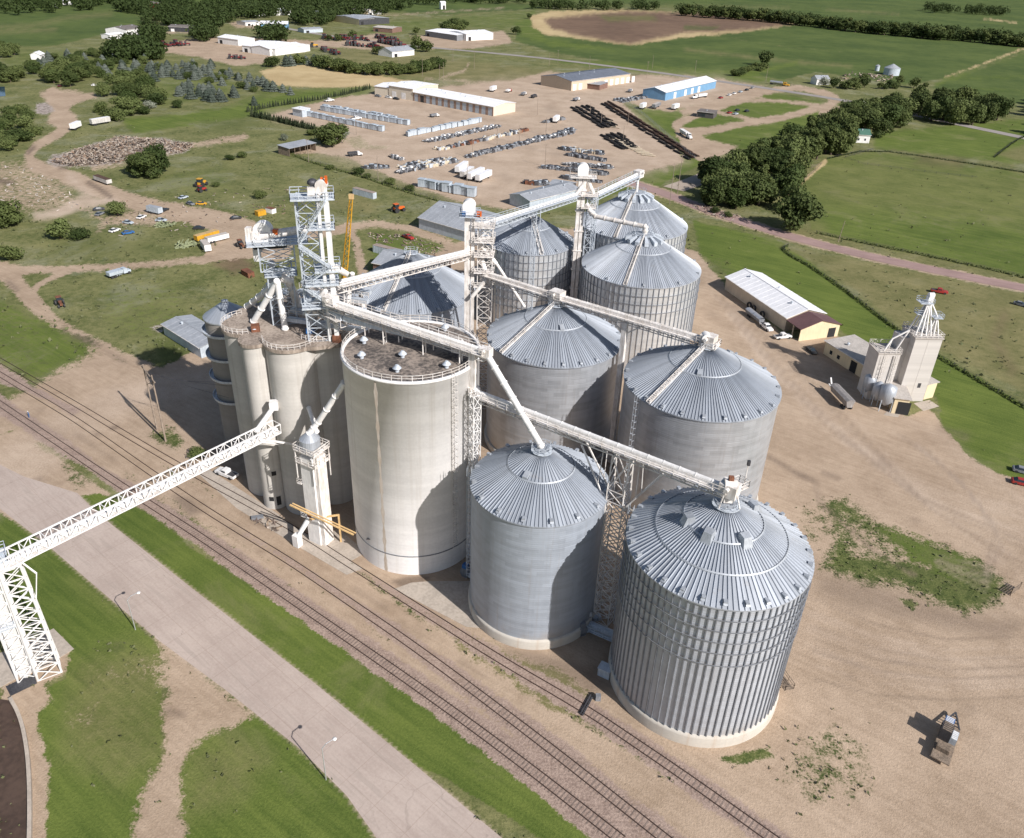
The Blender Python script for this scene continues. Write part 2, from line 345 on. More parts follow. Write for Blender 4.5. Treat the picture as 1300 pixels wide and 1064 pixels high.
# storage yard
area('dirt', [(340, 146), (430, 124), (480, 118), (640, 103), (700, 92), (780, 97), (850, 92), (915, 99), (945, 110), (915, 124), (868, 136), (845, 138), (800, 128), (790, 132), (822, 158), (862, 190), (872, 204), (850, 212), (790, 222), (760, 240), (700, 262), (640, 266), (585, 256), (530, 238), (480, 218), (440, 200), (404, 194), (372, 196), (380, 188), (420, 184), (405, 176), (420, 164), (396, 158), (352, 152)], 3)
area('lush', [(435, 176), (458, 172), (468, 182), (495, 186), (490, 190), (450, 190)], 3, .6)
area('lush', [(792, 130), (812, 134), (850, 168), (885, 200), (868, 196), (820, 158)], 3); area('lush', [(812, 134), (830, 132), (905, 138), (890, 152), (858, 150), (852, 162), (880, 196), (862, 184), (830, 152)], 3)
area('dirt', [(800, 128), (840, 126), (868, 136), (850, 142), (812, 136)], 3); area('lush', [(930, 90), (1000, 104), (900, 104), (700, 78), (700, 74)], 4, .8)
# highways' verges, loops of the truck lane
area('lush', [(900, 100), (1100, 140), (1110, 150), (1000, 200), (880, 182), (860, 160), (880, 140), (930, 120)], 6, .75)
path('dirt', [(858, 158), (880, 148), (930, 128), (972, 116), (1010, 111), (1045, 118), (1062, 126), (1050, 134), (1030, 140), (990, 150), (950, 156), (900, 166), (866, 168)], [9, 9, 9, 8, 7, 8, 9, 8, 8, 8, 8, 9, 12], 3)
path('dirt', [(920, 132), (960, 127), (1000, 129), (1040, 134)], 4, 3); path('dirt', [(910, 142), (945, 149), (960, 154)], 5, 3)
area('dirt', [(856, 160), (880, 166), (900, 178), (938, 186), (900, 206), (878, 212), (866, 190)], 4); area('dirt', [(870, 96), (905, 100), (950, 106), (985, 112), (940, 124), (925, 132), (900, 140), (868, 146), (860, 140), (905, 124), (880, 108)], 4, .9)
area('dirt', [(1040, 138), (1100, 132), (1110, 140), (1080, 152), (1040, 150)], 4)
area('lush', [(860, 192), (876, 196), (892, 206), (880, 214), (868, 204)], 3, .9); area('lush', [(820, 232), (860, 216), (868, 206), (880, 214), (850, 228), (834, 238)], 3, .9)
path('lush', [(640, 278), (760, 250), (850, 215)], 10, 4, .8)
# pastures to the right
area('lush', [(1008, 236), (1050, 200), (1110, 192), (1320, 222), (1340, 362), (1150, 322), (1030, 294)], 5, .72); area('dry', [(1008, 236), (1050, 200), (1110, 196), (1330, 226), (1330, 290), (1160, 270), (1040, 262)], 18, .35)
area('lush', [(1110, 168), (1300, 150), (1340, 214), (1200, 198), (1110, 188)], 5, .8); area('dry', [(1262, 196), (1330, 176), (1330, 215)], 3, .8); area('brown', [(1170, 198), (1225, 204), (1220, 214), (1160, 208)], 8, .35)
area('pave_glare', [(340, 146), (480, 118), (640, 103), (780, 97), (915, 99), (945, 110), (868, 136), (792, 132), (862, 190), (872, 204), (760, 240), (700, 262), (585, 256), (480, 218), (404, 194), (420, 164), (352, 152)], 14, .55)  # storage yard: paleness from the grazing view, painted in as lighter colour
area('pave_glare', [(858, 158), (1062, 116), (1060, 134), (900, 170)], 6, .0)
path('wheat', [(1000, 246), (1024, 226), (1048, 205)], 5, 3, .9); path('dry', [(1020, 262), (1040, 292), (1012, 300)], 14, 12, .5)
area('lush', [(880, 280), (990, 306), (1044, 345), (1160, 432), (1330, 530), (1330, 620), (1262, 600), (1222, 574), (1195, 540), (1190, 505), (1060, 415), (925, 350), (889, 322)], 3, .95)
area('weeds', [(896, 325), (925, 330), (935, 345), (905, 350)], 6, .5)
area('dry', [(992, 312), (1150, 342), (1340, 382), (1340, 520), (1160, 426), (1044, 338)], 3, .75); path('weeds', [(1000, 316), (1050, 328), (1110, 342)], 4, 6, .5)
path('brown', [(1275, 400), (1262, 430), (1285, 470)], 8, 10, .4)
area('dry', [(900, 255), (1020, 290), (1340, 358), (1340, 372), (1120, 325), (880, 272)], 3, .5)
# working yard round the bins
area('dirt', [(480, 410), (530, 330), (600, 300), (700, 290), (800, 290), (886, 320), (900, 338), (925, 368), (1000, 430), (1060, 425), (1110, 480), (1150, 530), (1180, 518), (1200, 545), (1225, 575), (1262, 599), (1330, 622), (1700, 760), (1700, 1400), (1040, 1400), (868, 974), (560, 800), (370, 690), (230, 600), (150, 548), (60, 500), (140, 480), (205, 474), (260, 450), (420, 440)], 4)
area('dirt', [(-60, 545), (130, 455), (200, 470), (260, 440), (420, 440), (560, 700), (870, 965), (1100, 1250), (800, 1250), (640, 960), (500, 860), (370, 745), (245, 660), (120, 590), (60, 560), (-60, 580)], 4)
area('dirt', [(-80, 560), (30, 555), (80, 585), (105, 600), (125, 615), (150, 640), (90, 640), (60, 700), (-80, 640)], 5)
area('lush', [(-60, 540), (0, 530), (28, 543), (0, 556), (-60, 566)], 3); area('weeds', [(76, 588), (105, 600), (120, 618), (92, 622)], 8, .5)
area('lush', [(84, 632), (124, 626), (160, 640), (190, 652), (250, 700), (330, 752), (370, 775), (470, 838), (560, 896), (665, 974), (850, 1110), (760, 1110), (560, 985), (530, 974), (400, 874), (240, 752), (130, 665)], 3)
path('weeds', [(100, 640), (150, 690), (260, 780), (400, 884), (520, 972), (640, 1064)], 4, 6, .75)
area('lush', [(-80, 640), (0, 650), (60, 690), (205, 822), (205, 880), (206, 960), (160, 1120), (60, 1120), (40, 880), (84, 860), (40, 800), (-80, 840)], 4)
area('dirt', [(196, 800), (290, 880), (390, 962), (470, 1060), (150, 1150), (180, 1000), (206, 960), (212, 900)], 15, .92); area('dirt', [(110, 850), (170, 835), (205, 830), (210, 870), (150, 872)], 22, .55); area('dirt', [(80, 900), (130, 880), (150, 930), (90, 930)], 20, .45)
area('lush', [(228, 974), (262, 932), (300, 920), (330, 905), (400, 972), (480, 1040), (430, 1150), (240, 1130)], 12, .9)
area('dry', [(90, 850), (170, 820), (206, 830), (206, 960), (150, 1000), (80, 960)], 30, .5); area('dry', [(240, 960), (300, 930), (340, 960), (300, 1020), (240, 1040)], 26, .45); area('weeds', [(120, 824), (150, 815), (172, 818), (150, 832)], 5, .6); area('dry', [(150, 720), (190, 770), (140, 780), (90, 740)], 20, .25); path('dirt', [(212, 900), (225, 960), (200, 1080)], 14, 8, .7); path('wet', [(214, 902), (232, 908)], 8, 6, .5)
area('dirt', [(0, 835), (50, 815), (70, 800), (92, 826), (84, 856), (60, 868), (66, 890), (46, 905), (62, 975), (56, 1100), (20, 1100), (0, 900)], 7, .9)
# weeds by the tracks and in the yard
path('wet', [(1046, 640), (1100, 676), (1180, 726), (1250, 765)], 5, 6, .5); area('weeds', [(1010, 640), (1040, 630), (1060, 660), (1040, 700), (1015, 690)], 14, .35); path('weeds', [(430, 706), (470, 738), (520, 775), (560, 800), (660, 868), (770, 935), (850, 990)], [6, 9, 8, 6, 7, 9, 10], 9, .55)
path('weeds', [(160, 600), (240, 650), (330, 705), (420, 762), (500, 820)], [3, 4, 5, 4, 4], 7, .45); path('weeds', [(200, 585), (280, 632), (350, 672)], 4, 6, .4)
area('weeds', [(188, 552), (220, 540), (236, 560), (225, 572), (196, 560)], 6, .75); area('weeds', [(242, 570), (256, 566), (260, 580), (248, 582)], 3, .7)
area('weeds', [(1048, 636), (1072, 632), (1112, 662), (1160, 684), (1205, 694), (1246, 712), (1278, 738), (1272, 766), (1226, 782), (1182, 764), (1140, 744), (1100, 742), (1042, 722), (1060, 690)], 16, .85)
area('lush', [(1120, 672), (1180, 690), (1236, 712), (1225, 740), (1150, 712)], 14, .6); area('dirt', [(1060, 650), (1110, 676), (1180, 720), (1080, 705)], 10, .5)
path('wet', [(975, 580), (1010, 600), (1035, 612), (1042, 640), (1070, 665), (1110, 700), (1160, 730)], [3, 5, 6, 4, 3, 3, 3], 4, .7); path('wet', [(1045, 600), (1065, 608)], 5, 4, .5)
area('wet', [(1040, 728), (1100, 740), (1180, 768), (1240, 782), (1300, 790), (1280, 812), (1180, 790), (1080, 772), (1036, 750)], 12, .45); area('weeds', [(1140, 760), (1165, 765), (1160, 774)], 4, .8)
area('weeds', [(1010, 940), (1060, 915), (1105, 950), (1110, 1010), (1030, 1030), (990, 990)], 30, .42); area('weeds', [(905, 962), (975, 950), (985, 962), (930, 972)], 4, .8)
area('wet', [(640, 820), (690, 830), (760, 850), (780, 875), (740, 885), (680, 855), (640, 838)], 8, .6); area('dry', [(650, 850), (710, 852), (750, 880), (760, 910), (700, 890)], 8, .5); area('dry', [(560, 800), (610, 806), (700, 850), (760, 920), (700, 905), (600, 840)], 10, .4)
area('wet', [(496, 738), (520, 732), (545, 732), (536, 746), (508, 746)], 3, .8); area('wet', [(300, 640), (345, 652), (410, 690), (440, 700), (380, 690), (330, 668)], 6, .6)
area('wet', [(222, 630), (240, 632), (258, 650), (240, 654)], 6, .8); area('wet', [(38, 608), (52, 606), (58, 614), (46, 618)], 3, .8); area('wet', [(42, 515), (58, 516), (56, 524), (44, 524)], 3, .7); area('wet', [(138, 540), (152, 540), (152, 546), (140, 546)], 2, .7); area('wet', [(118, 548), (128, 550), (124, 556)], 2, .7)
area('wet', [(860, 455), (900, 440), (960, 452), (1040, 500), (1000, 520)], 14, .0)
path('pave_glare', [(1150, 530), (1200, 560), (1330, 660)], 8, 10, .3); path('wet', [(1195, 545), (1225, 555)], 10, 8, .4)
# wheel tracks swept through the yard
for o_ in (0, 14, 34, 48): path('pave_glare', [(930, 400-o_*.1), (985, 470+o_*.2), (1080, 560), (1180, 640-o_*.4), (1330, 700-o_)], 5, 7, .5)
for o_ in (0, 18, 40): path('pave_glare', [(1030, 780+o_), (1120, 815+o_), (1220, 840+o_*.7), (1340, 842+o_*.5)], 6, 8, .5)
for o_ in (0, 22): path('wet', [(1035, 800+o_), (1130, 840+o_), (1240, 850+o_)], 2, 5, .18)
for o_ in (0, 10, 24): path('pave_glare', [(205, 600+o_), (330, 688+o_), (560, 845+o_), (700, 945+o_), (850, 1062)], 3, 7, .3)
for k_ in range(9):
    o_ = k_*7+(k_ % 3)*4
    path('wet' if k_ % 2 else 'pave_glare', [(905+k_*4, 372+o_*.3), (960+o_*.7, 450), (1040+o_, 540+o_*.2), (1150+o_*.6, 620+o_*.5), (1330, 690+o_)], 2.4, 2.2, .36)
    path('pave_glare' if k_ % 2 else 'wet', [(1034, 760+o_*1.6), (1110, 792+o_*1.4), (1200, 812+o_*1.2), (1340, 806+o_*1.2)], 2.4, 2.2, .38)
    path('wet' if k_ % 2 else 'pave_glare', [(1130+o_*.8, 545+o_*.4), (1210+o_*.5, 600+o_*.6), (1262+o_*.2, 660+o_*.6), (1250, 720+o_*.5), (1190, 705+o_*.2)], 2.4, 2.4, .32)
    path('wet' if k_ % 2 else 'pave_glare', [(470+o_*2, 100+o_*.8), (560+o_*2.4, 170), (690+o_, 190+o_*.4), (820, 205+o_*.2)], 1.6, 2.5, .22)
for px_, py_, r_ in ((1010, 470, 10), (960, 520, 7), (1120, 590, 12), (1080, 860, 9), (1230, 900, 12), (1000, 680, 8), (905, 400, 8), (1160, 660, 6), (1260, 760, 10), (560, 120, 9), (700, 140, 9), (640, 225, 10), (500, 150, 8), (150, 500, 9), (260, 640, 6), (330, 700, 6)):
    area('wet', [(px_-r_, py_), (px_, py_-r_*.5), (px_+r_, py_+2), (px_+r_*.4, py_+r_*.6)], r_*.8, .3)
path('wet', [(450, 812), (500, 845), (560, 880)], 2, 5, .5); path('wet', [(600, 888), (630, 905)], 2, 3, .6); path('wet', [(688, 944), (730, 968)], 5, 6, .7); path('wet', [(660, 904), (680, 918)], 2, 2, .5)
path('dirt', [(0, 540), (60, 500), (130, 462)], 40, 12, .8)
path('pave_glare', [(-40, 640), (30, 590), (90, 540), (150, 510), (250, 480)], [70, 60, 46, 34, 30], 14, .55)
area('pave_glare', [(-90, 545), (30, 605), (98, 626), (128, 655), (240, 744), (400, 868), (530, 974), (680, 1100), (560, 1180), (440, 1010), (380, 950), (285, 875), (200, 812), (60, 692), (0, 646), (-90, 590)], 2)
path('pave_glare', [(742, 128), (770, 146), (800, 176), (828, 204), (845, 216)], 6, 3, .5)
path('dirt', [(790, 228), (856, 250), (900, 268), (1000, 300), (1100, 325), (1200, 346), (1300, 366), (1500, 400)], 11, 2)
for x_, y_, r_ in ((60, 540, 12), (130, 575, 9), (175, 620, 10), (205, 560, 8), (290, 668, 14), (350, 700, 10), (400, 700, 12), (470, 760, 12), (600, 850, 10), (520, 800, 9), (110, 560, 8)): path('wet', [(x_-r_*1.6, y_-r_), (x_+r_*1.6, y_+r_)], r_*.35, r_*.5, .38)
# pink ballast spilled beside the rails
area('pink', [(-60, 420), (0, 462), (60, 500), (104, 520), (92, 528), (60, 508), (0, 486), (-60, 450)], 4, .9); path('pink', [(-60, 474), (0, 515), (38, 541)], 12, 4, .9)
area('pink', [(110, 590), (126, 592), (192, 634), (180, 644), (128, 610)], 4, .9)
TR = {1: [(-60, 472), (0, 513), (76, 564), (120, 594), (191, 641), (245, 675), (351, 748), (535, 875), (648, 957), (790, 1068)],
      2: [(-60, 438), (0, 476), (85, 526), (122, 551), (187, 597), (254, 643), (312, 679), (370, 714), (436, 759), (535, 827), (668, 927), (722, 969), (860, 1078)],
      3: [(-60, 422), (0, 458), (99, 515), (148, 545), (231, 594), (331, 648), (400, 688), (430, 708), (542, 779), (635, 838), (744, 901), (800, 939), (868, 985), (990, 1072)]}
path('pink', TR[1], [26, 22, 20, 13, 20, 24, 29, 34, 40, 44], 4, .95)
path('pink', TR[2][6:], [5, 8, 14, 24, 34, 36, 40], 5, .8); path('pink', TR[3][7:], [4, 14, 22, 26, 28, 30, 32], 6, .8); path('pink', TR[3][9:], [16, 22, 26, 26], 4, .6)

Y0 = np.concatenate([np.array([-250., -120., -40., 0., 20.]), []])
ys = np.linspace(1160, -62, 490); rows = []
for yy in ys: rows.append(G(650, yy).y)
rows = np.concatenate([Y0, np.array(rows), [9000., 16000., 30000., 55000.]]); rows = np.unique(rows)
ks = np.concatenate([np.linspace(-3, -.92, 8)[:-1], np.linspace(-.92, .92, 740), np.linspace(.92, 3, 8)[1:]])
KX, RY = np.meshgrid(ks, rows); GX = KX*(RY+300)*.86; GY = RY
q = np.stack([GX.ravel(), GY.ravel(), np.full(GX.size, -CH)]); q = CM.T @ q
ok = q[2] > 5; zz = np.where(ok, q[2], 1)
PXX = np.where(ok, 650+FP*q[0]/zz, -5000); PYY = np.where(ok, 487-FP*q[1]/zz, 5000)
wob = np.sin(GX.ravel()*.31+np.sin(GY.ravel()*.23)*2)*np.cos(GY.ravel()*.27+GX.ravel()*.11)*1.6+np.sin(GX.ravel()*.9)*np.sin(GY.ravel()*.8)*.8
W = np.zeros((len(CLS), GX.size), dtype=np.float32)
for c, ty, pts, e, o_, wd in OPS:
    P = np.array(pts, float)
    wmx = (max(wd) if isinstance(wd, list) else wd)
    x0, y0 = P.min(0)-wmx-e-4; x1, y1 = P.max(0)+wmx+e+4
    idx = np.nonzero((PXX > x0) & (PXX < x1) & (PYY > y0) & (PYY < y1))[0]
    if len(idx) == 0: continue
    X = PXX[idx]; Y = PYY[idx]; D = np.full(len(idx), 1e9)
    n = len(P); segs = [(i, (i+1) % n) for i in range(n if ty == 'A' else n-1)]; ins = np.zeros(len(idx), bool)
    for i, j in segs:
        ax, ay = P[i]; bx, by = P[j]; dx, dy = bx-ax, by-ay
        tt = np.clip(((X-ax)*dx+(Y-ay)*dy)/(dx*dx+dy*dy+1e-9), 0, 1)
        dd = np.hypot(X-ax-tt*dx, Y-ay-tt*dy)
        if ty == 'P':
            wi = (wd[min(i, len(wd)-1)]*(1-tt)+wd[min(j, len(wd)-1)]*tt) if isinstance(wd, list) else wd
            dd = dd-wi/2
        else:
            cr = ((ay > Y) != (by > Y)); xi = (bx-ax)*(Y-ay)/((by-ay) if by != ay else 1e-9)+ax; ins ^= cr & (X < xi)
        D = np.minimum(D, dd)
    sdf = np.where(ins, -D, D) if ty == 'A' else D
    amp = min(1, e/5.)
    a = np.clip(.5-(sdf+wob[idx]*amp)/(2*e), 0, 1); a = a*a*(3-2*a)*o_
    W[:, idx] *= (1-a); W[CLS.index(c), idx] += a.astype(np.float32)
nr, nc = GX.shape
vs = np.stack([GX.ravel(), GY.ravel(), np.zeros(GX.size)], 1).astype(np.float32)
ii = (np.arange(nr-1)[:, None]*nc+np.arange(nc-1)[None, :]).ravel()
fs = np.stack([ii, ii+1, ii+nc+1, ii+nc], 1).astype(np.int32)
me = bpy.data.meshes.new('ground'); me.vertices.add(len(vs)); me.vertices.foreach_set('co', vs.ravel())
me.loops.add(fs.size); me.loops.foreach_set('vertex_index', fs.ravel()); me.polygons.add(len(fs))
me.polygons.foreach_set('loop_start', np.arange(0, fs.size, 4, dtype=np.int32)); me.polygons.foreach_set('loop_total', np.full(len(fs), 4, dtype=np.int32))
me.update(calc_edges=True); me.validate()
for k, c in enumerate(CLS):
    at_ = me.attributes.new('g_'+c, 'FLOAT', 'POINT'); at_.data.foreach_set('value', W[k])
ground = bpy.data.objects.new('ground', me); COL.objects.link(ground); tag(ground, kind='structure')
m, t, b = new_mat('ground_cover')
tc = nd(t, 'ShaderNodeTexCoord').outputs['Object']
nL = noise(t, tc, .012, 4, .6); nM = noise(t, tc, .07, 5, .62); nW = noise(t, tc, .035, 6, .7, .6); nS = noise(t, tc, .5, 5, .68); nF = noise(t, tc, 2.6, 4, .7)
# streaks following the railway direction, as mowing, wheels and run-off leave them
mp = nd(t, 'ShaderNodeMapping'); mp.inputs['Rotation'].default_value = (0, 0, math.radians(34.5)); t.links.new(tc, mp.inputs['Vector'])
nK = noise(t, mapv(t, mp.outputs[0], (.10, 1.2, 1)), 1.0, 4, .62); nK2 = noise(t, mapv(t, mp.outputs[0], (.02, .35, 1)), 1.0, 3, .6)
def gvar(lo, hi, *ws):
    s = None
    for src, wt in ws: s = mth(t, 'MULTIPLY_ADD', src, wt, s if s is not None else 0.0)
    return mixc(t, ss(t, s, .36, .64), lo, hi)
col = {
 'wild': mixc(t, mth(t, 'MULTIPLY', ss(t, nW, .50, .66), .6), gvar((.070, .090, .026), (.225, .215, .095), (nM, .34), (nS, .36), (nF, .30)), gvar((.17, .18, .11), (.29, .28, .19), (nS, .5), (nF, .5))),
 'lush': mixc(t, mth(t, 'MULTIPLY', ss(t, nW, .52, .70), .5), gvar((.060, .094, .018), (.150, .186, .042), (nL, .15), (nK2, .2), (nM, .2), (nK, .2), (nF, .25)), (.20, .195, .085)),
 'crop': gvar((.058, .088, .024), (.098, .130, .036), (nL, .6), (nM, .4)),
 'wheat': gvar((.40, .30, .16), (.50, .39, .22), (nL, .5), (nM, .5)),
 'brown': gvar((.13, .085, .06), (.19, .125, .085), (nL, .6), (nM, .4)),
 'dry': gvar((.125, .125, .048), (.235, .205, .098), (nM, .4), (nK, .2), (nS, .2), (nF, .2)),
 'dirt': gvar((.300, .222, .156), (.468, .360, .266), (nM, .30), (nS, .2), (nK, .2), (nF, .18), (nW, .12)),
 'pink': gvar((.225, .163, .135), (.40, .305, .252), (nS, .35), (nF, .65)),
 'pave_glare': gvar((.395, .302, .228), (.53, .425, .335), (nM, .5), (nF, .5)),  # paving and pale ruts; also the grazing-angle paleness painted over the storage yard
 'weeds': gvar((.048, .070, .020), (.135, .150, .050), (nS, .5), (nF, .5)),
 'wet': gvar((.11, .082, .062), (.20, .15, .115), (nS, .6), (nF, .4)),
 'rubble': gvar((.13, .10, .08), (.48, .42, .38), (nS, .6), (nF, .4)),
}
cc = col['wild']; nE = mth(t, 'MULTIPLY_ADD', nS, .55, mth(t, 'MULTIPLY', nF, .45))
rem = None
# later classes win; each share is divided by what is left so the order does not matter
order = ['lush', 'crop', 'wheat', 'brown', 'dry', 'weeds', 'dirt', 'pink', 'pave_glare', 'wet', 'rubble']
acc = None
att = {c: nd(t, 'ShaderNodeAttribute', attribute_name='g_'+c).outputs['Fac'] for c in CLS}
tot = None
for c in order:
    tot = att[c] if tot is None else mth(t, 'ADD', tot, att[c])
base_w = mth(t, 'SUBTRACT', 1.0, tot, clamp=True); run = base_w
for c in order:
    run2 = mth(t, 'ADD', run, att[c]); f = mth(t, 'DIVIDE', att[c], mth(t, 'MAXIMUM', run2, .001)); run = run2
    k = 1.5 if c in ('pave_glare', 'wet', 'dry', 'brown') else 2.6
    s = mth(t, 'MULTIPLY', mth(t, 'SUBTRACT', nE, .5), mth(t, 'MULTIPLY', mth(t, 'MULTIPLY', f, mth(t, 'SUBTRACT', 1.0, f)), 4*k*1.4))
    f2 = ss(t, mth(t, 'ADD', f, s), .25, .75) if k > 2 else mth(t, 'ADD', f, mth(t, 'MULTIPLY', s, .5), clamp=True)
    cc = mixc(t, f2, cc, col[c])
t.links.new(cc, b.inputs['Base Color']); b.inputs['Roughness'].default_value = .95; b.inputs['Specular IOR Level'].default_value = .15
bump(t, b, mth(t, 'MULTIPLY_ADD', nS, .6, nF), .5, .25)
me.materials.append(m)
# ---- sheets
def sheet(name, pts, z, mat, z1=None):
    w_ = [G(*p) for p in pts]; o = w_[0]; mb = MB()
    mb.prism([(p.x, p.y) for p in w_], -.02, z); ob = mb.build(name, mat, None, (o.x, o.y, 0)); return tag(ob, kind='structure')
def subdiv(pts, mx=20):
    out = [pts[0]]
    for a, b_ in zip(pts, pts[1:]):
        n = max(1, int(math.ceil((b_-a).length/mx)))
        for k in range(1, n+1): out.append(a.lerp(b_, k/n))
    return out
def smooth_line(ps, it=2):
    for _ in range(it):
        o = [ps[0]]
        for a, b_ in zip(ps, ps[1:]): o += [a.lerp(b_, .25), a.lerp(b_, .75)]
        ps = o+[ps[-1]]
    return ps
def offset(ps, d):
    out = []
    for i, p in enumerate(ps):
        a = ps[max(0, i-1)]; c = ps[min(len(ps)-1, i+1)]; v = (c-a).normalized(); out.append(Vector((p.x-v.y*d, p.y+v.x*d, p.z)))
    return out
def ribbon(name, pts, width, z, mat, world=False):
    ps = smooth_line([Vector(p) if world else G(*p) for p in pts]); L = offset(ps, width/2); Rr = offset(ps, -width/2); mb = MB()
    o = ps[0]; V = []; F = []
    for a, b_ in zip(L, Rr): V += [(a.x, a.y, z), (b_.x, b_.y, z)]
    for i in range(len(L)-1): F.append((2*i, 2*i+1, 2*i+3, 2*i+2))
    mb.add(V, F); return tag(mb.build(name, mat, None, (o.x, o.y, 0)), kind='structure')
def road_mat(name, c1, c2, joints=0, rot=0):
    m, t, b = new_mat(name); tc = nd(t, 'ShaderNodeTexCoord').outputs['Object']
    mp = nd(t, 'ShaderNodeMapping'); mp.inputs['Rotation'].default_value = (0, 0, rot); t.links.new(tc, mp.inputs['Vector']); v = mp.outputs[0]
    n1 = noise(t, v, .08, 5, .6); n2 = noise(t, mapv(t, v, (.08, .9, 1)), 1., 4, .6); n3 = noise(t, v, 2.2, 4, .7)
    f = mth(t, 'MULTIPLY_ADD', n1, .4, mth(t, 'MULTIPLY_ADD', n2, .35, mth(t, 'MULTIPLY', n3, .25)))
    c = mixc(t, ss(t, f, .36, .64), c1, c2)
    if joints:
        br = nd(t, 'ShaderNodeTexBrick'); t.links.new(v, br.inputs['Vector']); br.offset = 0
        br.inputs['Scale'].default_value = 1; br.inputs['Brick Width'].default_value = 6; br.inputs['Row Height'].default_value = joints; br.inputs['Mortar Size'].default_value = .06
        br.inputs['Color1'].default_value = (.965, .96, .955, 1); br.inputs['Color2'].default_value = (1, 1, 1, 1); br.inputs['Mortar'].default_value = (.87, .85, .83, 1)
        c = mixc(t, 1., c, br.outputs['Color'], 'MULTIPLY')
        vo = nd(t, 'ShaderNodeTexVoronoi', feature='DISTANCE_TO_EDGE'); vo.inputs['Scale'].default_value = .13; ws = nd(t, 'ShaderNodeVectorMath', operation='ADD'); nv = nd(t, 'ShaderNodeTexNoise'); nv.inputs['Scale'].default_value = .5; t.links.new(v, nv.inputs['Vector']); t.links.new(v, ws.inputs[0]); t.links.new(nv.outputs['Color'], ws.inputs[1]); t.links.new(ws.outputs[0], vo.inputs['Vector'])
        cr = mth(t, 'MULTIPLY', mth(t, 'SUBTRACT', 1.0, ss(t, vo.outputs['Distance'], .0, .012)), mth(t, 'MULTIPLY', ss(t, n1, .48, .62), .28)); c = mixc(t, cr, c, (.2, .165, .14))
        c = mixc(t, mth(t, 'MULTIPLY', ss(t, n2, .52, .66), .35), c, (.25, .205, .175)); c = mixc(t, mth(t, 'MULTIPLY', ss(t, noise(t, v, .35, 4, .7), .66, .74), .5), c, (.17, .14, .12))
    t.links.new(c, b.inputs['Base Color']); b.inputs['Roughness'].default_value = .9; bump(t, b, n3, .25, .05); return m
lane_m = road_mat('worn_concrete_lane', (.37, .298, .258), (.495, .412, .36), 5.6, math.radians(38.5))
high_m = road_mat('grey_highway', (.24, .215, .20), (.32, .29, .265)); pinkroad = road_mat('pink_quartzite_road', (.25, .165, .15), (.36, .245, .22), 0, math.radians(20))
tanroad = road_mat('pale_road', (.32, .26, .21), (.42, .35, .285))
lane = sheet('road', [(-90, 545), (30, 605), (98, 626), (128, 655), (240, 744), (400, 868), (530, 974), (680, 1100), (560, 1180), (440, 1010), (380, 950), (285, 875), (200, 812), (60, 692), (0, 646), (-90, 590)], .025, lane_m)
ribbon('highway', [(340, 32), (430, 48), (540, 60), (620, 67), (700, 75), (790, 86), (870, 97), (1000, 116), (1110, 134), (1160, 146), (1420, 200)], 10, .12, high_m)
ribbon('highway', [(1150, 134), (1090, 150), (1010, 178), (940, 204), (890, 228), (855, 240)], 12, .10, tanroad)
ribbon('country_road', [(790, 228), (856, 250), (900, 268), (1000, 300), (1100, 325), (1200, 346), (1300, 366), (1500, 400)], 8, .08, pinkroad)
pl = G(75, 935); sheet('loading_slab', [(500, 748), (522, 740), (545, 738), (600, 738), (640, 800), (592, 796)], .05, conc_slab)
sheet('pavement', [(250, 600), (262, 594), (352, 652), (372, 668), (460, 722), (440, 730), (375, 692), (300, 645)], .04, conc_slab)
sheet('pavement', [(385, 690), (430, 672), (452, 690), (468, 700), (446, 712), (400, 706)], .055, conc_slab)
sheet('pavement', [(1122, 527), (1130, 517), (1146, 520), (1140, 530)], .05, conc_slab); sheet('pavement', [(1160, 512), (1180, 508), (1192, 516), (1172, 522)], .05, conc_slab)
sheet('pavement', [(-30, 840), (20, 822), (68, 798), (94, 824), (60, 845), (20, 862), (-30, 890)], .05, conc_slab)
# ------------------------------------------------------------------ grain bins
UX, UY = .832, -.555           # along the tracks
def rail_ring(mb, cx, cy, r, z, n=24, a0=0, a1=2*PI, hgt=1.05, w=.07, rails=3):
    pts = [(cx+r*math.cos(a0+(a1-a0)*k/n), cy+r*math.sin(a0+(a1-a0)*k/n)) for k in range(n+1)]
    for i, (x, y) in enumerate(pts):
        mb.beam((x, y, z), (x, y, z+hgt), w)
        if i:
            for q in range(1, rails+1): mb.beam((pts[i-1][0], pts[i-1][1], z+hgt*q/rails), (x, y, z+hgt*q/rails), w*.8)
def railing(mb, a, b, step=2., hgt=1.05, w=.07, rails=2):
    a = Vector(a); b = Vector(b); n = max(1, int(round((b-a).length/step)))
    for k in range(n+1):
        p = a.lerp(b, k/n); mb.beam(p, p+Vector((0, 0, hgt)), w)
    for q in range(1, rails+1): mb.beam(a+Vector((0, 0, hgt*q/rails)), b+Vector((0, 0, hgt*q/rails)), w)
def ladder(mb, p, hgt, nx, ny, cage=True, w=.06):
    "caged ladder standing out from a wall whose outward normal is (nx,ny)"
    t_ = Vector((-ny, nx, 0)); p = Vector(p)
    for s in (-.25, .25): mb.beam(p+t_*s, p+t_*s+Vector((0, 0, hgt)), w)
    for k in range(int(hgt/.6)): mb.beam(p+t_*-.25+Vector((0, 0, .6*k)), p+t_*.25+Vector((0, 0, .6*k)), w*.8)
    if cage:
        c = p+Vector((nx, ny, 0))*.75
        for s in (-.35, .35): mb.beam(c+t_*s+Vector((0, 0, 2)), c+t_*s+Vector((0, 0, hgt)), w)
        for k in range(1, int(hgt/1.5)):
            z = Vector((0, 0, 1.5*k)); mb.beam(p+t_*-.3+z, c+t_*-.35+z, w); mb.beam(p+t_*.3+z, c+t_*.35+z, w); mb.beam(c+t_*-.35+z, c+t_*.35+z, w)
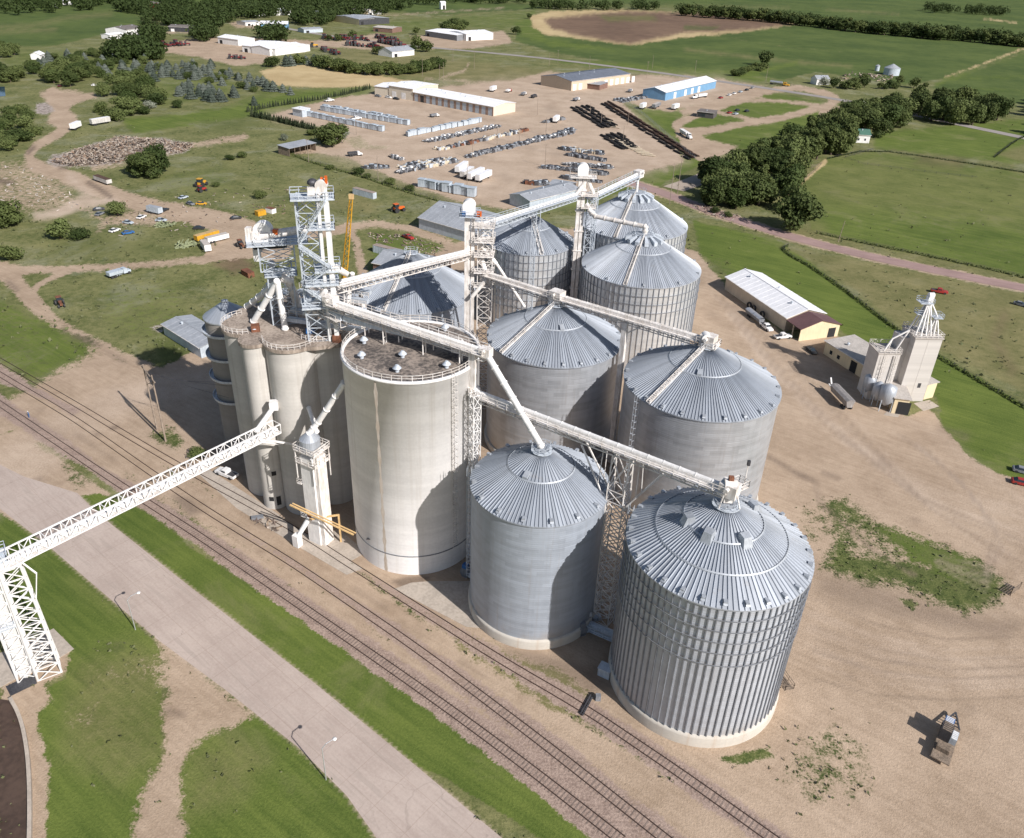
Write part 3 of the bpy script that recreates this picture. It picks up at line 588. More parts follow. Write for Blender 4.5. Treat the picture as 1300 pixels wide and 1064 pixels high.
def grain_bin(x, y, r, he, ha, label, wall_m, roof_m=galv_roof, stiff=0, rings=0, nrib=42, nv=22, mid=.45, peak=1.3, fnd=1.5, stair=None, hatch=(-100,), ladd=None, hoods=0, bigvents=(), ledge=1.012, upper=1.):
    T = thing('grain_bin', label, 'grain bin', (x, y, 0), 0, 'corrugated steel grain bins')
    f = MB(); f.ring([(r*ledge+.25, 0), (r*ledge+.25, fnd*.8), (r*ledge+.12, fnd), (r-.3, fnd)], 72); f.build('foundation', conc_F, T)
    wl = MB(); wl.ring([(r, fnd-.05), (r, he)], 120); wl.build('wall', wall_m, T)
    if stiff:
        s = MB()
        for k in range(stiff):
            a = 2*PI*(k+.5)/stiff; c, n = math.cos(a), math.sin(a); w_ = .11
            for z0, z1, d in ((fnd, he*upper, .20),):
                P = [(c*(r-.02)-n*w_*i, n*(r-.02)+c*w_*i) for i in (-1, 1)]+[(c*(r+d)-n*w_*.8*i, n*(r+d)+c*w_*.8*i) for i in (1, -1)]
                s.prism(P, z0, z1-.12)
        s.build('wall_stiffener', stiff_m, T)
    if rings:
        g = MB()
        for z in rings: g.ring([(r+.24, z-.07), (r+.34, z-.07), (r+.34, z+.07), (r+.24, z+.07)], 96, close=True, sm=False)
        g.build('wind_ring', stiff_m, T)
    er = r+.28; n = nrib; sl_ = (ha-he)/(er-peak)
    ro = MB(); ro.ring([(r-.1, he-.16), (er, he-.22), (er, he), (peak, ha), (peak, ha+.35), (0, ha+.45)], 120, sm=False)
    # raised seams: every second one stops at the middle band
    for k in range(2*n):
        a = PI*k/n; c, s_ = math.cos(a), math.sin(a); ri = peak+.1 if k % 2 == 0 else er*mid; hh = .2; w_ = .075
        zi = ha-(ri-peak)*sl_
        P = [(c*er-s_*w_, s_*er+c*w_, he), (c*er+s_*w_, s_*er-c*w_, he), (c*er, s_*er, he+hh), (c*ri-s_*w_*.6, s_*ri+c*w_*.6, zi), (c*ri+s_*w_*.6, s_*ri-c*w_*.6, zi), (c*ri, s_*ri, zi+hh)]
        ro.add(P, [(0, 1, 2), (0, 2, 5, 3), (1, 4, 5, 2), (3, 5, 4)])
    rb = ro.build('roof', roof_m, T)
    bd = MB()
    for fr in ((mid, .7) if nv == 28 else (mid,)):
        rr = er*fr; z = ha-(rr-peak)*sl_; bd.ring([(rr+.16, z+.02-.14*sl_), (rr+.16, z+.16-.14*sl_), (rr, z+.23), (rr, z)], 72, sm=False)
    bd.build('roof_band', rib_m, T)
    for k in range(nv):
        a = 2*PI*(k+.37)/nv; rr = er-.75; z = he+.75*sl_; v = MB()
        v.box(-.32, .38, -.26, .26, -.05, .5, a, (rr*math.cos(a), rr*math.sin(a))); v.v = [(p[0], p[1], p[2]+z) for p in v.v]
        v.add([(rr*math.cos(a)+q*math.cos(a)-j*math.sin(a), rr*math.sin(a)+q*math.sin(a)+j*math.cos(a), z+zz) for q, j, zz in ((.38, -.3, .3), (.38, .3, .3), (.62, .3, .12), (.62, -.3, .12))], [(0, 1, 2, 3)])
        v.build('eave_vent', rib_m, T)
    for a in bigvents:
        a = math.radians(a); rr = er*.40; z = ha-(rr-peak)*sl_; v = MB(); c, s_ = math.cos(a), math.sin(a)
        P = [(-.9, -.9, -.3), (1.1, -.8, -.7), (1.1, .8, -.7), (-.9, .9, -.3), (-.6, -.7, 1.25), (.5, -.6, 1.0), (.5, .6, 1.0), (-.6, .7, 1.25)]
        v.add([(rr*c+px*c-py*s_, rr*s_+px*s_+py*c, z+pz) for px, py, pz in P], [(3, 2, 1, 0), (4, 5, 6, 7), (0, 1, 5, 4), (1, 2, 6, 5), (2, 3, 7, 6), (3, 0, 4, 7)]); v.build('roof_vent', rib_m, T)
    for a in hatch:
        a = math.radians(a); rr = er*.42; z = ha-(rr-peak)*sl_; v = MB(); c, s_ = math.cos(a), math.sin(a)
        v.add([(rr*c+px*c-py*s_, rr*s_+px*s_+py*c, z+pz) for px, py, pz in ((-.6, -.45, .35), (.6, -.45, -.2), (.6, .45, -.2), (-.6, .45, .35), (-.6, -.45, .85), (.6, -.45, .3), (.6, .45, .3), (-.6, .45, .85))], [(3, 2, 1, 0), (4, 5, 6, 7), (0, 1, 5, 4), (1, 2, 6, 5), (2, 3, 7, 6), (3, 0, 4, 7)])
        v.build('roof_hatch', rib_m, T)
    for k in range(hoods):
        a = 2*PI*k/hoods; c, s_ = math.cos(a), math.sin(a); v = MB(); r0, r1 = peak+.25, peak+3.1
        z0, z1 = ha-.25*sl_, ha-2.8*sl_
        P = [(r0*c+.25*s_, r0*s_-.25*c, z0), (r0*c-.25*s_, r0*s_+.25*c, z0), (r1*c-.55*s_, r1*s_+.55*c, z1), (r1*c+.55*s_, r1*s_-.55*c, z1)]
        v.add(P+[(p[0], p[1], p[2]+h_) for p, h_ in zip(P, (.5, .5, 1.1, 1.1))], [(4, 5, 6, 7), (0, 4, 7, 3), (1, 2, 6, 5), (2, 3, 7, 6), (0, 1, 5, 4)])
        v.build('peak_hood', galv, T)
    pk = MB(); rail_ring(pk, 0, 0, peak+.5, ha+.2, 10, rails=2); pk.ring([(peak+.6, ha+.1), (peak+.6, ha+.2), (0, ha+.2)], 16, sm=False); pk.build('peak_platform', galv, T)
    if stair is not None:
        a = math.radians(stair); c, s_ = math.cos(a), math.sin(a); v = MB(); t_ = Vector((-s_, c, 0))
        A = Vector((er*c, er*s_, he+.3)); B_ = Vector((peak*c, peak*s_, ha+.35)); nn = int((B_-A).length/.45)
        for q in (-.45, .45): v.beam(A+t_*q, B_+t_*q, .14, .3)
        for k in range(nn):
            p = A.lerp(B_, k/nn); v.beam(p-t_*.45, p+t_*.45, .28, .05)
        railing(v, A+t_*.5, B_+t_*.5, 2.2, 1., .08); v.build('roof_stair', offwhite, T)
    if ladd is not None:
        a = math.radians(ladd); c, s_ = math.cos(a), math.sin(a); v = MB(); ladder(v, ((r+.3)*c, (r+.3)*s_, fnd), he-fnd+1, c, s_); v.build('ladder', galv, T)
    return T
grain_bin(31.7, 92.3, 13.45, 28.3, 35.5, 'nearest grain bin, dark vertical ribs round its wall and four big roof vents', wall_D, galv_roof_b, stiff=80, rings=[28.3-2.1*k for k in range(1, 5)]+[17.5], nrib=56, nv=28, mid=.42, peak=1.5, fnd=2.3, hatch=(), bigvents=(-70, -125, -168, 25), ladd=150)
grain_bin(5.32, 108.1, 11.5, 26.7, 33.0, 'smooth dull grey grain bin by the tracks, a diagonal spout ending on its peak', wall_C, galv_roof, nrib=57, nv=16, mid=.47, peak=1.2, fnd=2.0, hatch=(-120,), ladd=170)
grain_bin(9.3, 163.5, 15.2, 27.2, 34.9, 'smooth grey grain bin with a white roof stair and a conveyor crossing its peak', wall_E, galv_roof, nrib=75, nv=24, peak=1.3, stair=-141, hatch=(-80, 155), ladd=60)
grain_bin(39.0, 143.6, 15.7, 27.8, 35.7, 'smooth grey grain bin right of the box column, white head box on its peak', wall_E, galv_roof, nrib=77, nv=24, peak=1.3, stair=-141, hatch=(-110, 30), ladd=-150)
grain_bin(35.4, 213.8, 16.6, 26.2, 35.3, 'bright ribbed bin with petal hoods on its peak, before the rearmost one', wall_H, galv_roof_b, stiff=70, rings=[26-2.4*k for k in range(1, 4)], nrib=82, nv=10, peak=2.2, hoods=12, hatch=(), fnd=1.2, stair=-112)
grain_bin(37.2, 250.0, 17.2, 27.2, 37.0, 'rearmost bright grain bin with petal hoods round its peak, beside the pink road', wall_H, galv_roof_b, stiff=72, rings=[27-2.4*k for k in range(1, 4)], nrib=84, nv=10, peak=2.6, hoods=14, hatch=(), fnd=1.2, stair=-115)
grain_bin(3.6, 233.0, 13.6, 26.0, 33.7, 'bright ribbed grain bin between the two tall legs, a conveyor above it', wall_H, galv_roof, stiff=58, rings=[26-2.4*k for k in range(1, 8)], nrib=66, nv=18, peak=1.3, hatch=(120,), fnd=1.2, stair=-75)
grain_bin(-28.0, 200.0, 16.8, 22.3, 32.4, 'low wide grain bin behind the big concrete silo, white stair on its roof', wall_C, galv_roof, nrib=80, nv=22, peak=1.3, stair=-108, hatch=(-150, 60), fnd=1.2)
# ------------------------------------------------------------------ concrete silos
def vent_cap(mb, x, y, z, s=1.): mb.tube((x, y, z), (x, y, z+.7*s), .35*s, .35*s, 8); mb.tube((x, y, z+.7*s), (x, y, z+1.25*s), .75*s, .25*s, 10)
T = thing('concrete_silo', 'biggest pale concrete silo, brown drip stain down its wall, dark railed felt roof', 'silo', (-18.1, 125.5, 0))
rB, hB = 12.15, 42.0
mb = MB(); mb.ring([(rB, 0), (rB, hB-.5), (rB+.25, hB-.45), (rB+.25, hB), (rB-.35, hB), (rB-.35, hB-.35)], 128); mb.build('wall', conc_B, T)
mb = MB(); mb.ring([(rB-.3, hB-.3), (0, hB-.1)], 64); mb.build('roof', asph, T)
mb = MB(); rail_ring(mb, 0, 0, rB-.1, hB, 44, rails=2, w=.085); mb.build('railing', offwhite, T)
mb = MB(); mb.ring([(rB+.03, 4.4), (rB+.08, 4.4), (rB+.08, 4.62), (rB+.03, 4.62)], 96, close=True); mb.build('wall_band', greyp, T)
m_stain = plain('rust_drip', (.42, .35, .28), .9, 0, .15, .4, c2=(.54, .48, .42))
mb = MB()
for a_, w_, z0 in ((-112.0, .022, 0.0), ):
    a = math.radians(a_); n = 60; V = []
    for k in range(n+1):
        z = z0+(hB-.6-z0)*k/n; ww = w_*(1+.35*math.sin(k*.7)+.25*math.sin(k*1.9)); rr = rB+.012
        V += [(rr*math.cos(a-ww), rr*math.sin(a-ww), z), (rr*math.cos(a+ww), rr*math.sin(a+ww), z)]
    mb.add(V, [(2*k, 2*k+1, 2*k+3, 2*k+2) for k in range(n)])
mb.build('drip_stain', m_stain, T)
for px, py in ((462, 432), (459, 451), (511, 450), (504, 468), (565, 416), (567, 463), (578, 412)):
    p = G(px, py, hB+.4)
    if math.hypot(p.x+18.1, p.y-125.5) < rB-1:
        mb = MB(); vent_cap(mb, p.x+18.1, p.y-125.5, hB-.2, 1.05); mb.build('roof_vent', galv, T)
mb = MB(); a = math.radians(-35)
for a_ in (-48, -30): ladder(mb, ((rB+.2)*math.cos(math.radians(a_)), (rB+.2)*math.sin(math.radians(a_)), 4.6 if a_ == -48 else 0), hB-4, math.cos(math.radians(a_)), math.sin(math.radians(a_)))
mb.build('ladder', offwhite, T)
mb = MB(); a = math.radians(-27); c, s_ = math.cos(a), math.sin(a)
mb.prism([((rB-.1)*c-q*s_, (rB-.1)*s_+q*c) for q in (-.5, .5)]+[((rB+1.2)*c-q*s_, (rB+1.2)*s_+q*c) for q in (.5, -.5)], 0, hB+2.6); mb.build('leg_casing', offwhite, T)
# old elevator: cylinders under one slab
HS = 38.6
cyl = [(-42.3, 134.6, 4.85), (-52.3, 140.2, 4.5), (-49.0, 133.9, 2.55), (-37.2, 138.6, 4.9), (-47.2, 149.6, 4.8), (-40.6, 155.6, 4.8), (-34.0, 150.0, 3.)]
T = thing('grain_elevator', 'old tan concrete elevator of joined round silos under one stained slab roof', 'elevator', (-44, 142, 0))
for i, (x, y, r) in enumerate(cyl):
    mb = MB(); mb.ring([(r, 0), (r, HS-.9)], 56); ob = mb.build('silo_wall', conc_S, T); ob.location = (x+44, y-142, 0)
    mb = MB(); mb.ring([(r+.0, HS-.9), (r+.4, HS-.7), (r+.4, HS), (0, HS+.001*i)], 56, sm=False); ob = mb.build('roof_slab', roofold, T); ob.location = (x+44, y-142, 0)
    if r > 4: mb = MB(); rail_ring(mb, 0, 0, r+.25, HS, 14, a0=math.atan2(y-144, x+44)-1.5, a1=math.atan2(y-144, x+44)+1.5, rails=2, w=.08); ob = mb.build('railing', offwhite, T); ob.location = (x+44, y-142, 0)
mb = MB(); mb.prism([(x+44, y-142) for x, y in ((-56.5, 142), (-54.5, 136.6), (-44, 130.6), (-37, 131.2), (-31.8, 133.2), (-30.8, 139), (-30.5, 149), (-37, 159.5), (-44, 160.5), (-52, 152), (-56, 147))], HS-.7, HS+.02); mb.build('roof_slab', roofold, T)
mb = MB(); mb.prism([(x+44, y-142) for x, y in ((-51, 140), (-44.5, 134), (-38, 141), (-41, 152), (-48, 148))], 0, HS-.8); mb.build('inner_wall', conc_S, T)
for px, py, z in ((343, 612, 0), (340, 637, 0), (337, 613, 0)):
    p = G(px, py); x, y = -49.0, 133.9; a = -PI/2+.35; mb = MB()
for z, a in ((8.6, -1.15), (2.2, -1.6), (1.0, -1.05)):
    mb = MB(); hh = 2.2 if z < 1.5 else 1.0; mb.box(2.45, 2.62, -.45, .45, z, z+hh, a, (-49+44, 133.9-142)); mb.build('window', dark, T)
mb = MB()
for x_, y_ in ((-49.8, 137), (-39, 137.5)): vent_cap(mb, x_+44, y_-142, HS, .9)
mb.build('roof_vent', galv, T)
mb = MB(); mb.box(-7.6, -6.0, -3.6, -2.2, HS, HS+1.3, .3); mb.build('roof_box', rust, T)
mb = MB(); mb.box(2.4, 4, -6.6, -5.5, HS, HS+.8, .3); mb.build('hatch_cover', bluep, T)
T = thing('stave_silo', 'grey metal-roofed silo ringed by blue galvanised gutters, leftmost beside the old elevator', 'silo', (-62.3, 156.0, 0))
mb = MB(); mb.ring([(4.7, 0), (4.7, 33.0)], 48); mb.build('wall', concrete('stave_concrete', (.27, .25, .23), (.2, .17, .14), 4.7, .4), T)
mb = MB(); mb.ring([(4.5, 32.8), (4.95, 32.7), (4.95, 33.0), (.7, 36.0), (.7, 36.4), (0, 36.6)], 28, sm=False); mb.build('roof', galv_roof_b, T)
for z in (29.5, 23.8, 18.6, 13.2):
    mb = MB(); mb.ring([(4.72, z), (5.5, z+.15), (5.6, z+.75), (5.45, z+.75), (5.35, z+.3), (4.72, z+.3)], 40, sm=False); mb.build('gutter_ring', galv, T)
for a in (-1.9, -1.6, -1.3):
    mb = MB(); mb.box(4.62, 4.78, -.3, .3, 2.5, 4.0, a); mb.build('window', dark, T)
# ------------------------------------------------------------------ towers, legs and conveyors
def lattice(mb, x, y, wx, wy, z0, z1, n, rz=0, m=.22, d=.12, taper=1., lean=(0, 0)):
    c, s_ = math.cos(rz), math.sin(rz)
    def pt(i, j, f):
        k = 1+(taper-1)*f; px, py = i*wx/2*k, j*wy/2*k
        return Vector((x+px*c-py*s_+lean[0]*f, y+px*s_+py*c+lean[1]*f, z0+(z1-z0)*f))
    cs = [(-1, -1), (1, -1), (1, 1), (-1, 1)]
    for i, j in cs: mb.beam(pt(i, j, 0), pt(i, j, 1), m)
    for k in range(n+1):
        f = k/n
        for q in range(4):
            a, b_ = cs[q], cs[(q+1) % 4]; mb.beam(pt(*a, f), pt(*b_, f), d)
            if k < n:
                g = (k+1)/n; mb.beam(pt(*a, f), pt(*b_, g), d); mb.beam(pt(*b_, f), pt(*a, g), d)
def platform(mb, x, y, wx, wy, z, rz=0, rail=True, th=.2, w=.08):
    c, s_ = math.cos(rz), math.sin(rz); mb.box(-wx/2, wx/2, -wy/2, wy/2, z-th, z, rz, (x, y))
    if rail:
        cs = [(x+i*wx/2*c-j*wy/2*s_, y+i*wx/2*s_+j*wy/2*c, z) for i, j in ((-1, -1), (1, -1), (1, 1), (-1, 1))]
        for q in range(4): railing(mb, cs[q], cs[(q+1) % 4], 1.5, 1.1, w)
def conveyor(label, a, b, w=1.5, h=1.3, col=white, truss=True, walk=1, cover=True, rail=offwhite, name='conveyor', legs=(), cat='conveyor', th=2.2, gb=None):
    a = Vector(a); b = Vector(b); T = thing(name, label, cat, a); o = a
    d = (b-a).normalized(); s_ = d.cross(Vector((0, 0, 1))).normalized(); up = s_.cross(d)
    mb = MB(); mb.beam(a, b, w, h*.7); P = []
    n = 10
    if cover:
        prof = [(math.cos(PI*k/8)*w*.5, math.sin(PI*k/8)*h*.55+h*.35) for k in range(9)]
        V = [p+s_*q+up*r_ for p in (a, b) for q, r_ in prof]; m_ = len(prof); mb.add(V, [(k, k+1, k+1+m_, k+m_) for k in range(m_-1)]+[tuple(range(m_)), tuple(range(2*m_-1, m_-1, -1))], False)
        L = (b-a).length; nn = int(L/2.5)
        for k in range(1, nn):
            p = a+(b-a)*(k/nn)
            for q, (x0, y0) in enumerate(prof[:-1]): mb.beam(p+s_*x0*1.04+up*y0*1.03, p+s_*prof[q+1][0]*1.04+up*prof[q+1][1]*1.03, .1, .06)
    mb.build('conveyor_tube', col, T, o)
    if truss:
        mb = MB(); L = (b-a).length; nn = max(2, int(L/th)); lo = -up*(h*.35+1.3)
        for q in (-1, 1):
            e = s_*q*w*.55; mb.beam(a+e-up*h*.3, b+e-up*h*.3, .16); mb.beam(a+e+lo, b+e+lo, .16)
            for k in range(nn):
                p = a+(b-a)*(k/nn); r_ = a+(b-a)*((k+1)/nn)
                mb.beam(p+e-up*h*.3, r_+e+lo, .1); mb.beam(r_+e+lo, r_+e-up*h*.3, .1)
        for k in range(nn+1):
            p = a+(b-a)*(k/nn); mb.beam(p-s_*w*.55+lo, p+s_*w*.55+lo, .1)
        mb.build('truss', rail, T, o)
    for sd in ((1,) if walk == 1 else ((-1,) if walk == -1 else ((1, -1) if walk == 2 else ()))):
        mb = MB(); e0 = s_*sd*(w*.55+.08); e1 = s_*sd*(w*.55+.95); base = -up*h*.25
        V = [a+e0+base, b+e0+base, b+e1+base, a+e1+base]; V += [v-up*.08 for v in V]; mb.add(V, [(0, 1, 2, 3), (7, 6, 5, 4), (0, 4, 5, 1), (1, 5, 6, 2), (2, 6, 7, 3), (3, 7, 4, 0)])
        railing(mb, a+e1+base, b+e1+base, 2., 1.1, .085); mb.build('walkway', rail, T, o)
    for f, ln in legs:
        p = a+(b-a)*f; mb = MB()
        for q in (-1, 1): mb.beam(p+s_*q*w*.6-up*.5, p+s_*q*w*.6-Vector((0, 0, ln)), .18)
        for k in range(int(ln/2.5)):
            z = Vector((0, 0, 2.5*k+1)); mb.beam(p+s_*w*.6-z, p-s_*w*.6-z, .1); mb.beam(p+s_*w*.6-z, p-s_*w*.6-z-Vector((0, 0, 2.5)), .1)
        mb.build('leg', rail, T, o)
    if gb:
        for p, sc in ((a, gb[0]), (b, gb[1])):
            if not sc: continue
            mb = MB(); mb.box(-sc, sc, -sc*.8, sc*.8, p.z-sc*.7, p.z+sc*.9, math.atan2(d.y, d.x), (p.x, p.y)); mb.tube(p+Vector((0, 0, sc*.5))-s_*sc*1.3, p+Vector((0, 0, sc*.5))+s_*sc*1.3, .35, .35, 10)
            mb.build('head_box', offwhite, T, o)
    return T
# long lattice gallery over the tracks, from the load-in tower on the left to the old elevator
pe = Vector((-45.2, 129.0, 0)); pe.z = Yp(358, 547, 129.0).z; pl_ = Yp(14, 714, 88.5)
dd = (pe-pl_); far = pl_-dd*.28
T = thing('conveyor_gallery', 'long white lattice gallery sloping over the concrete lane and the railway tracks', 'conveyor', far)
mb = MB(); d = (pe-far).normalized(); s_ = d.cross(Vector((0, 0, 1))).normalized(); up = s_.cross(d); L = (pe-far).length; nn = int(L/1.55); W_, H_ = 2.3, 1.9
for q in (-1, 1):
    for z in (0, H_): mb.beam(far+s_*q*W_/2+up*z, pe+s_*q*W_/2+up*z, .2)
for k in range(nn+1):
    p = far+(pe-far)*(k/nn); r_ = far+(pe-far)*((k+1)/nn)
    for q in (-1, 1):
        mb.beam(p+s_*q*W_/2, p+s_*q*W_/2+up*H_, .13)
        if k < nn: mb.beam(p+s_*q*W_/2+(up*H_ if k % 2 else up*0), r_+s_*q*W_/2+(up*0 if k % 2 else up*H_), .11)
    mb.beam(p-s_*W_/2, p+s_*W_/2, .1)
    if k % 2 == 0: mb.beam(p-s_*W_/2+up*H_, p+s_*W_/2+up*H_, .1)
mb.build('truss', white, T, far)
mb = MB(); mb.beam(far-s_*.35+up*.35, pe-s_*.35+up*.35, 1.25, .6)
for k in range(0, nn): 
    p = far+(pe-far)*((k+.5)/nn)-s_*.35+up*.68; mb.beam(p-s_*.62, p+s_*.62, .12, .06)
mb.build('conveyor_tube', white, T, far)
mb = MB(); V = [far+s_*.4+up*.1, pe+s_*.4+up*.1, pe+s_*1.12+up*.1, far+s_*1.12+up*.1]; mb.add(V, [(0, 1, 2, 3)]); railing(mb, far+s_*1.12+up*.9, pe+s_*1.12+up*.9, 1.5, 1., .07, 1); mb.build('walkway', offwhite, T, far)
mb = MB(); p = far+(pe-far)*.93; mb.beam(p-s_*1.1, Vector((-40.2, 130.3, p.z-4.5)), .3); mb.beam(p+s_*1.1, Vector((-45.0, 130.3, p.z-4.2)), .3); mb.build('brace', white, T, far)
mb = MB(); q0 = Yp(325, 548, 126.5); q1 = Yp(348, 516, 130); mb.tube(q0, q1, .5, .5, 10); mb.box(-.8, .8, -.8, .8, q1.z-.5, q1.z+1.1, .2, (q1.x, q1.y)); mb.build('spout', white, T, far)
# load-in tower
bl = [G(63, 862), G(84, 850), G(60, 838), G(40, 850)]
cx = sum(p.x for p in bl)/4; cy = sum(p.y for p in bl)/4
T = thing('support_tower', 'white lattice tower on the loading slab at the left, carrying the long gallery', 'tower', (cx, cy, 0))
cx, cy = G(62, 850).x, G(62, 850).y; topz = pl_.z
mb = MB(); lattice(mb, 0, 0, 3.4, 3.4, 0, topz-.3, 10, .6, .22, .12, .8, (-.4, .2)); lattice(mb, -3.0, -1.2, 2.4, 2.4, 0, topz+2.5, 11, .6, .2, .11); mb.build('lattice_frame', white, T)
T.location = (cx, cy, 0)
mb = MB(); mb.box(-3.6, -2.4, -1.9, -.6, 0, topz+3.5, .6*0); mb.tube((-1.6, -.4, 0), (-1.6, -.4, topz+1), .28, .28, 10); mb.build('leg_casing', white, T)
mb = MB(); platform(mb, -2.5, -.6, 4.6, 3.6, topz+1.2, .6); platform(mb, -3, -1, 3, 3, topz*.5, .6); mb.build('platform', galv, T)
mb = MB(); mb.tube((-3.3, -1.8, topz+4.2), (-3.3, -.4, topz+4.2), .95, .95, 16); mb.box(-4, -2.6, -1.9, -.5, topz+3, topz+4.2); mb.build('leg_head', white, T)
mb = MB(); mb.box(-4.8, -3.9, -2.2, -1.3, topz+2.3, topz+3.3); mb.build('motor', org, T)
mb = MB(); mb.beam((1.0, .9, topz-.6), (3.2, .3, topz-2.2), .2); mb.beam((3.2, .3, topz-2.2), (1.9, -.2, topz-8), .14); mb.build('brace', white, T)
# load-out box tower beside the tracks
p = G(407, 684); bx, by = p.x, p.y
zt = Yp(400, 560, by).z
rz = -.5
T = thing('loadout_tower', 'white square box tower at the tracks with a railed cone hopper on top', 'tower', (bx, by, 0), rz)
mb = MB(); mb.box(-1.5, 1.5, -1.6, 1.6, 0, zt-3); mb.box(1.502, 1.56, -.12, .12, .2, zt-3.2); mb.build('casing', white, T)
mb = MB(); mb.box(1.6, 2.4, -1.2, 1.2, 0, zt-2.5); mb.build('service_shaft', offwhite, T)
mb = MB(); platform(mb, .2, 0, 5., 4.4, zt-1.4, 0, True, .25, .1); platform(mb, .2, 0, 4.8, 4.2, zt-4.2, 0, True, .2, .09)
for i in (-1, 1):
    for j in (-1, 1): mb.beam((.2+i*2.3, j*2, zt-8), (.2+i*2.3, j*2, zt-1.4), .16)
mb.build('platform', offwhite, T)
mb = MB(); mb.ring([(.9, zt-3), (1.9, zt-1), (1.9, zt+.6), (.4, zt+1.9), (0, zt+1.9)], 16, sm=False); mb.build('hopper', galv_roof_b, T)
mb = MB()
for i, (z0, z1) in enumerate(((2, 6), (6, 10), (10, 14), (14, 18), (18, zt-4))): mb.beam((-1.75, -1.5 if i % 2 else 1.5, z0), (-1.75, 1.5 if i % 2 else -1.5, z1), .5, .12); platform(mb, -2.1, 1.5 if i % 2 == 0 else -1.5, 1., .9, z0, 0, True, .1, .06)
mb.build('ladder', offwhite, T)
mb = MB(); mb.box(-1.2, -.2, -1.66, -1.605, 5.6, 7.0); mb.build('door', rust, T)
mb = MB(); mb.tube((-.7, -1.6, 6.2), (-2.1, -3.6, 2.6), .55, .45, 10); mb.box(-3.0, -1.6, -4.6, -3.3, .1, 2.8); mb.build('load_spout', white, T)
T = thing('loading_frame', 'tan painted steel frame with long beams at the foot of the box tower', 'frame', (bx, by, 0))
p1 = G(433, 688); mb = MB(); q = p1-Vector((bx, by, 0)); mb.beam((q.x, q.y, 0), (q.x, q.y, 6.9), .32); mb.build('post', tanp, T)
A = Yp(368, 641, 119.5)-Vector((bx, by, 0)); B_ = Yp(449, 679, 117)-Vector((bx, by, 0))
mb = MB(); mb.beam(A, B_, .22, .3); mb.beam(A+Vector((.35, .5, 0)), B_+Vector((.35, .5, 0)), .2, .2)
mb.beam((q.x, q.y, 6.8), (-1.2, -1.9, 6.4), .3); mb.build('beam', tanp, T)
# spouts onto and from the silos
def spout(label, a, b, r=.42, col=white, mids=()):
    a = Vector(a); T = thing('grain_spout', label, 'spout', a); mb = MB(); pts = [a]+[Vector(q) for q in mids]+[Vector(b)]
    for p, q in zip(pts, pts[1:]): mb.tube(p, q, r, r, 12); mb.blob(q, r*1.15, 8, 6)
    for p, q in zip(pts, pts[1:]):
        n = max(2, int((q-p).length/3))
        for k in range(n+1):
            c = p.lerp(q, k/n); dd_ = (q-p).normalized()*.08; mb.tube(c-dd_, c+dd_, r*1.25, r*1.25, 12)
    mb.build('pipe', col, T, a); return T
gz = 45.2; gA = Yp(420, 383, 132.5); gB = Vector((-4.6, 118.8, gz))
spout('long white spout from the roof gallery end down to the dull bin peak', gB, (5.1, 108.2, 34.0), .55)
spout('white spout leaving the side of the big silo for the box tower top', Yp(437, 486, 121.5), (bx, by, zt+1.6), .55, white, [Yp(404, 536, by+.5)])
spout('short white spout on the old elevator wall next to the box tower', Yp(392, 518, 130.5), Yp(402, 548, by+1.2), .42)
conveyor('covered white conveyor running above the dark roof of the big concrete silo', gA, gB, .75, .75, white, True, 2, True, offwhite, gb=(1.2, 1.0), th=2.6, legs=((.36, 5.5), (.62, 4.5), (.85, 3.4)))
T = conveyor('lower grey walkway conveyor just over the big silo roof', (-31, 131.5, 44.6), (-9.5, 123.5, 43.6), 1.1, .9, galv, False, -1, True, offwhite, gb=(.0, 1.1), legs=((.2, 2), (.5, 1.6), (.8, 1.4)))
# conveyor to the near bins and its support tower
cA = Vector((-6.6, 119.4, 37.2)); cB = Vector((31.7, 92.3, 38.2))
conveyor('white lattice conveyor from the big silo out to the peak of the nearest bin', cA, cB, .75, .75, white, True, 1, True, offwhite, gb=(.9, 1.3))
T = thing('conveyor_ladder_tower', 'slim white lattice ladder tower up the right side of the big silo', 'tower', (-6.2, 117.2, 0))
mb = MB(); lattice(mb, 0, 0, 1.5, 1.5, 0, 38, 16, .6, .14, .1); mb.build('lattice_frame', white, T)
T = thing('motor_stand', 'white four legged frame on the peak of the nearest bin with motor and lamp', 'frame', (31.7, 92.3, 35.9))
mb = MB()
for i in (-1, 1):
    for j in (-1, 1): mb.beam((i*1.5, j*1.5, 0), (i*.8, j*.8, 2.6), .16)
mb.box(-.7, .7, -.7, .7, .4, 1.9); mb.tube((-.9, 0, 3.3), (.9, 0, 3.3), .75, .75, 14); mb.build('frame', offwhite, T)
mb = MB(); platform(mb, 1.6, 1.2, 2.4, 1.8, 2.1, .6); mb.beam((2.6, 1.8, 2), (2.6, 1.8, 5.4), .12); mb.build('platform', offwhite, T)
mb = MB(); mb.box(2.4, 2.8, 1.6, 2.0, 5.4, 6.2); mb.build('lamp', steel_dark, T); mb = MB(); mb.box(-.4, .3, -.3, .3, 4.0, 4.6); mb.build('motor', rust, T)
tz = 36.0; tx, ty = 18.0, 104.0; dv = Vector((UX, UY, 0)); nv_ = Vector((-UY, UX, 0))
T = thing('support_tower', 'lattice tower between the dull bin and the nearest bin, flaring under the conveyor', 'tower', (tx, ty, 0))
mb = MB(); lattice(mb, 0, 0, 3.0, 2.6, 0, 29, 13, -.58, .18, .12)
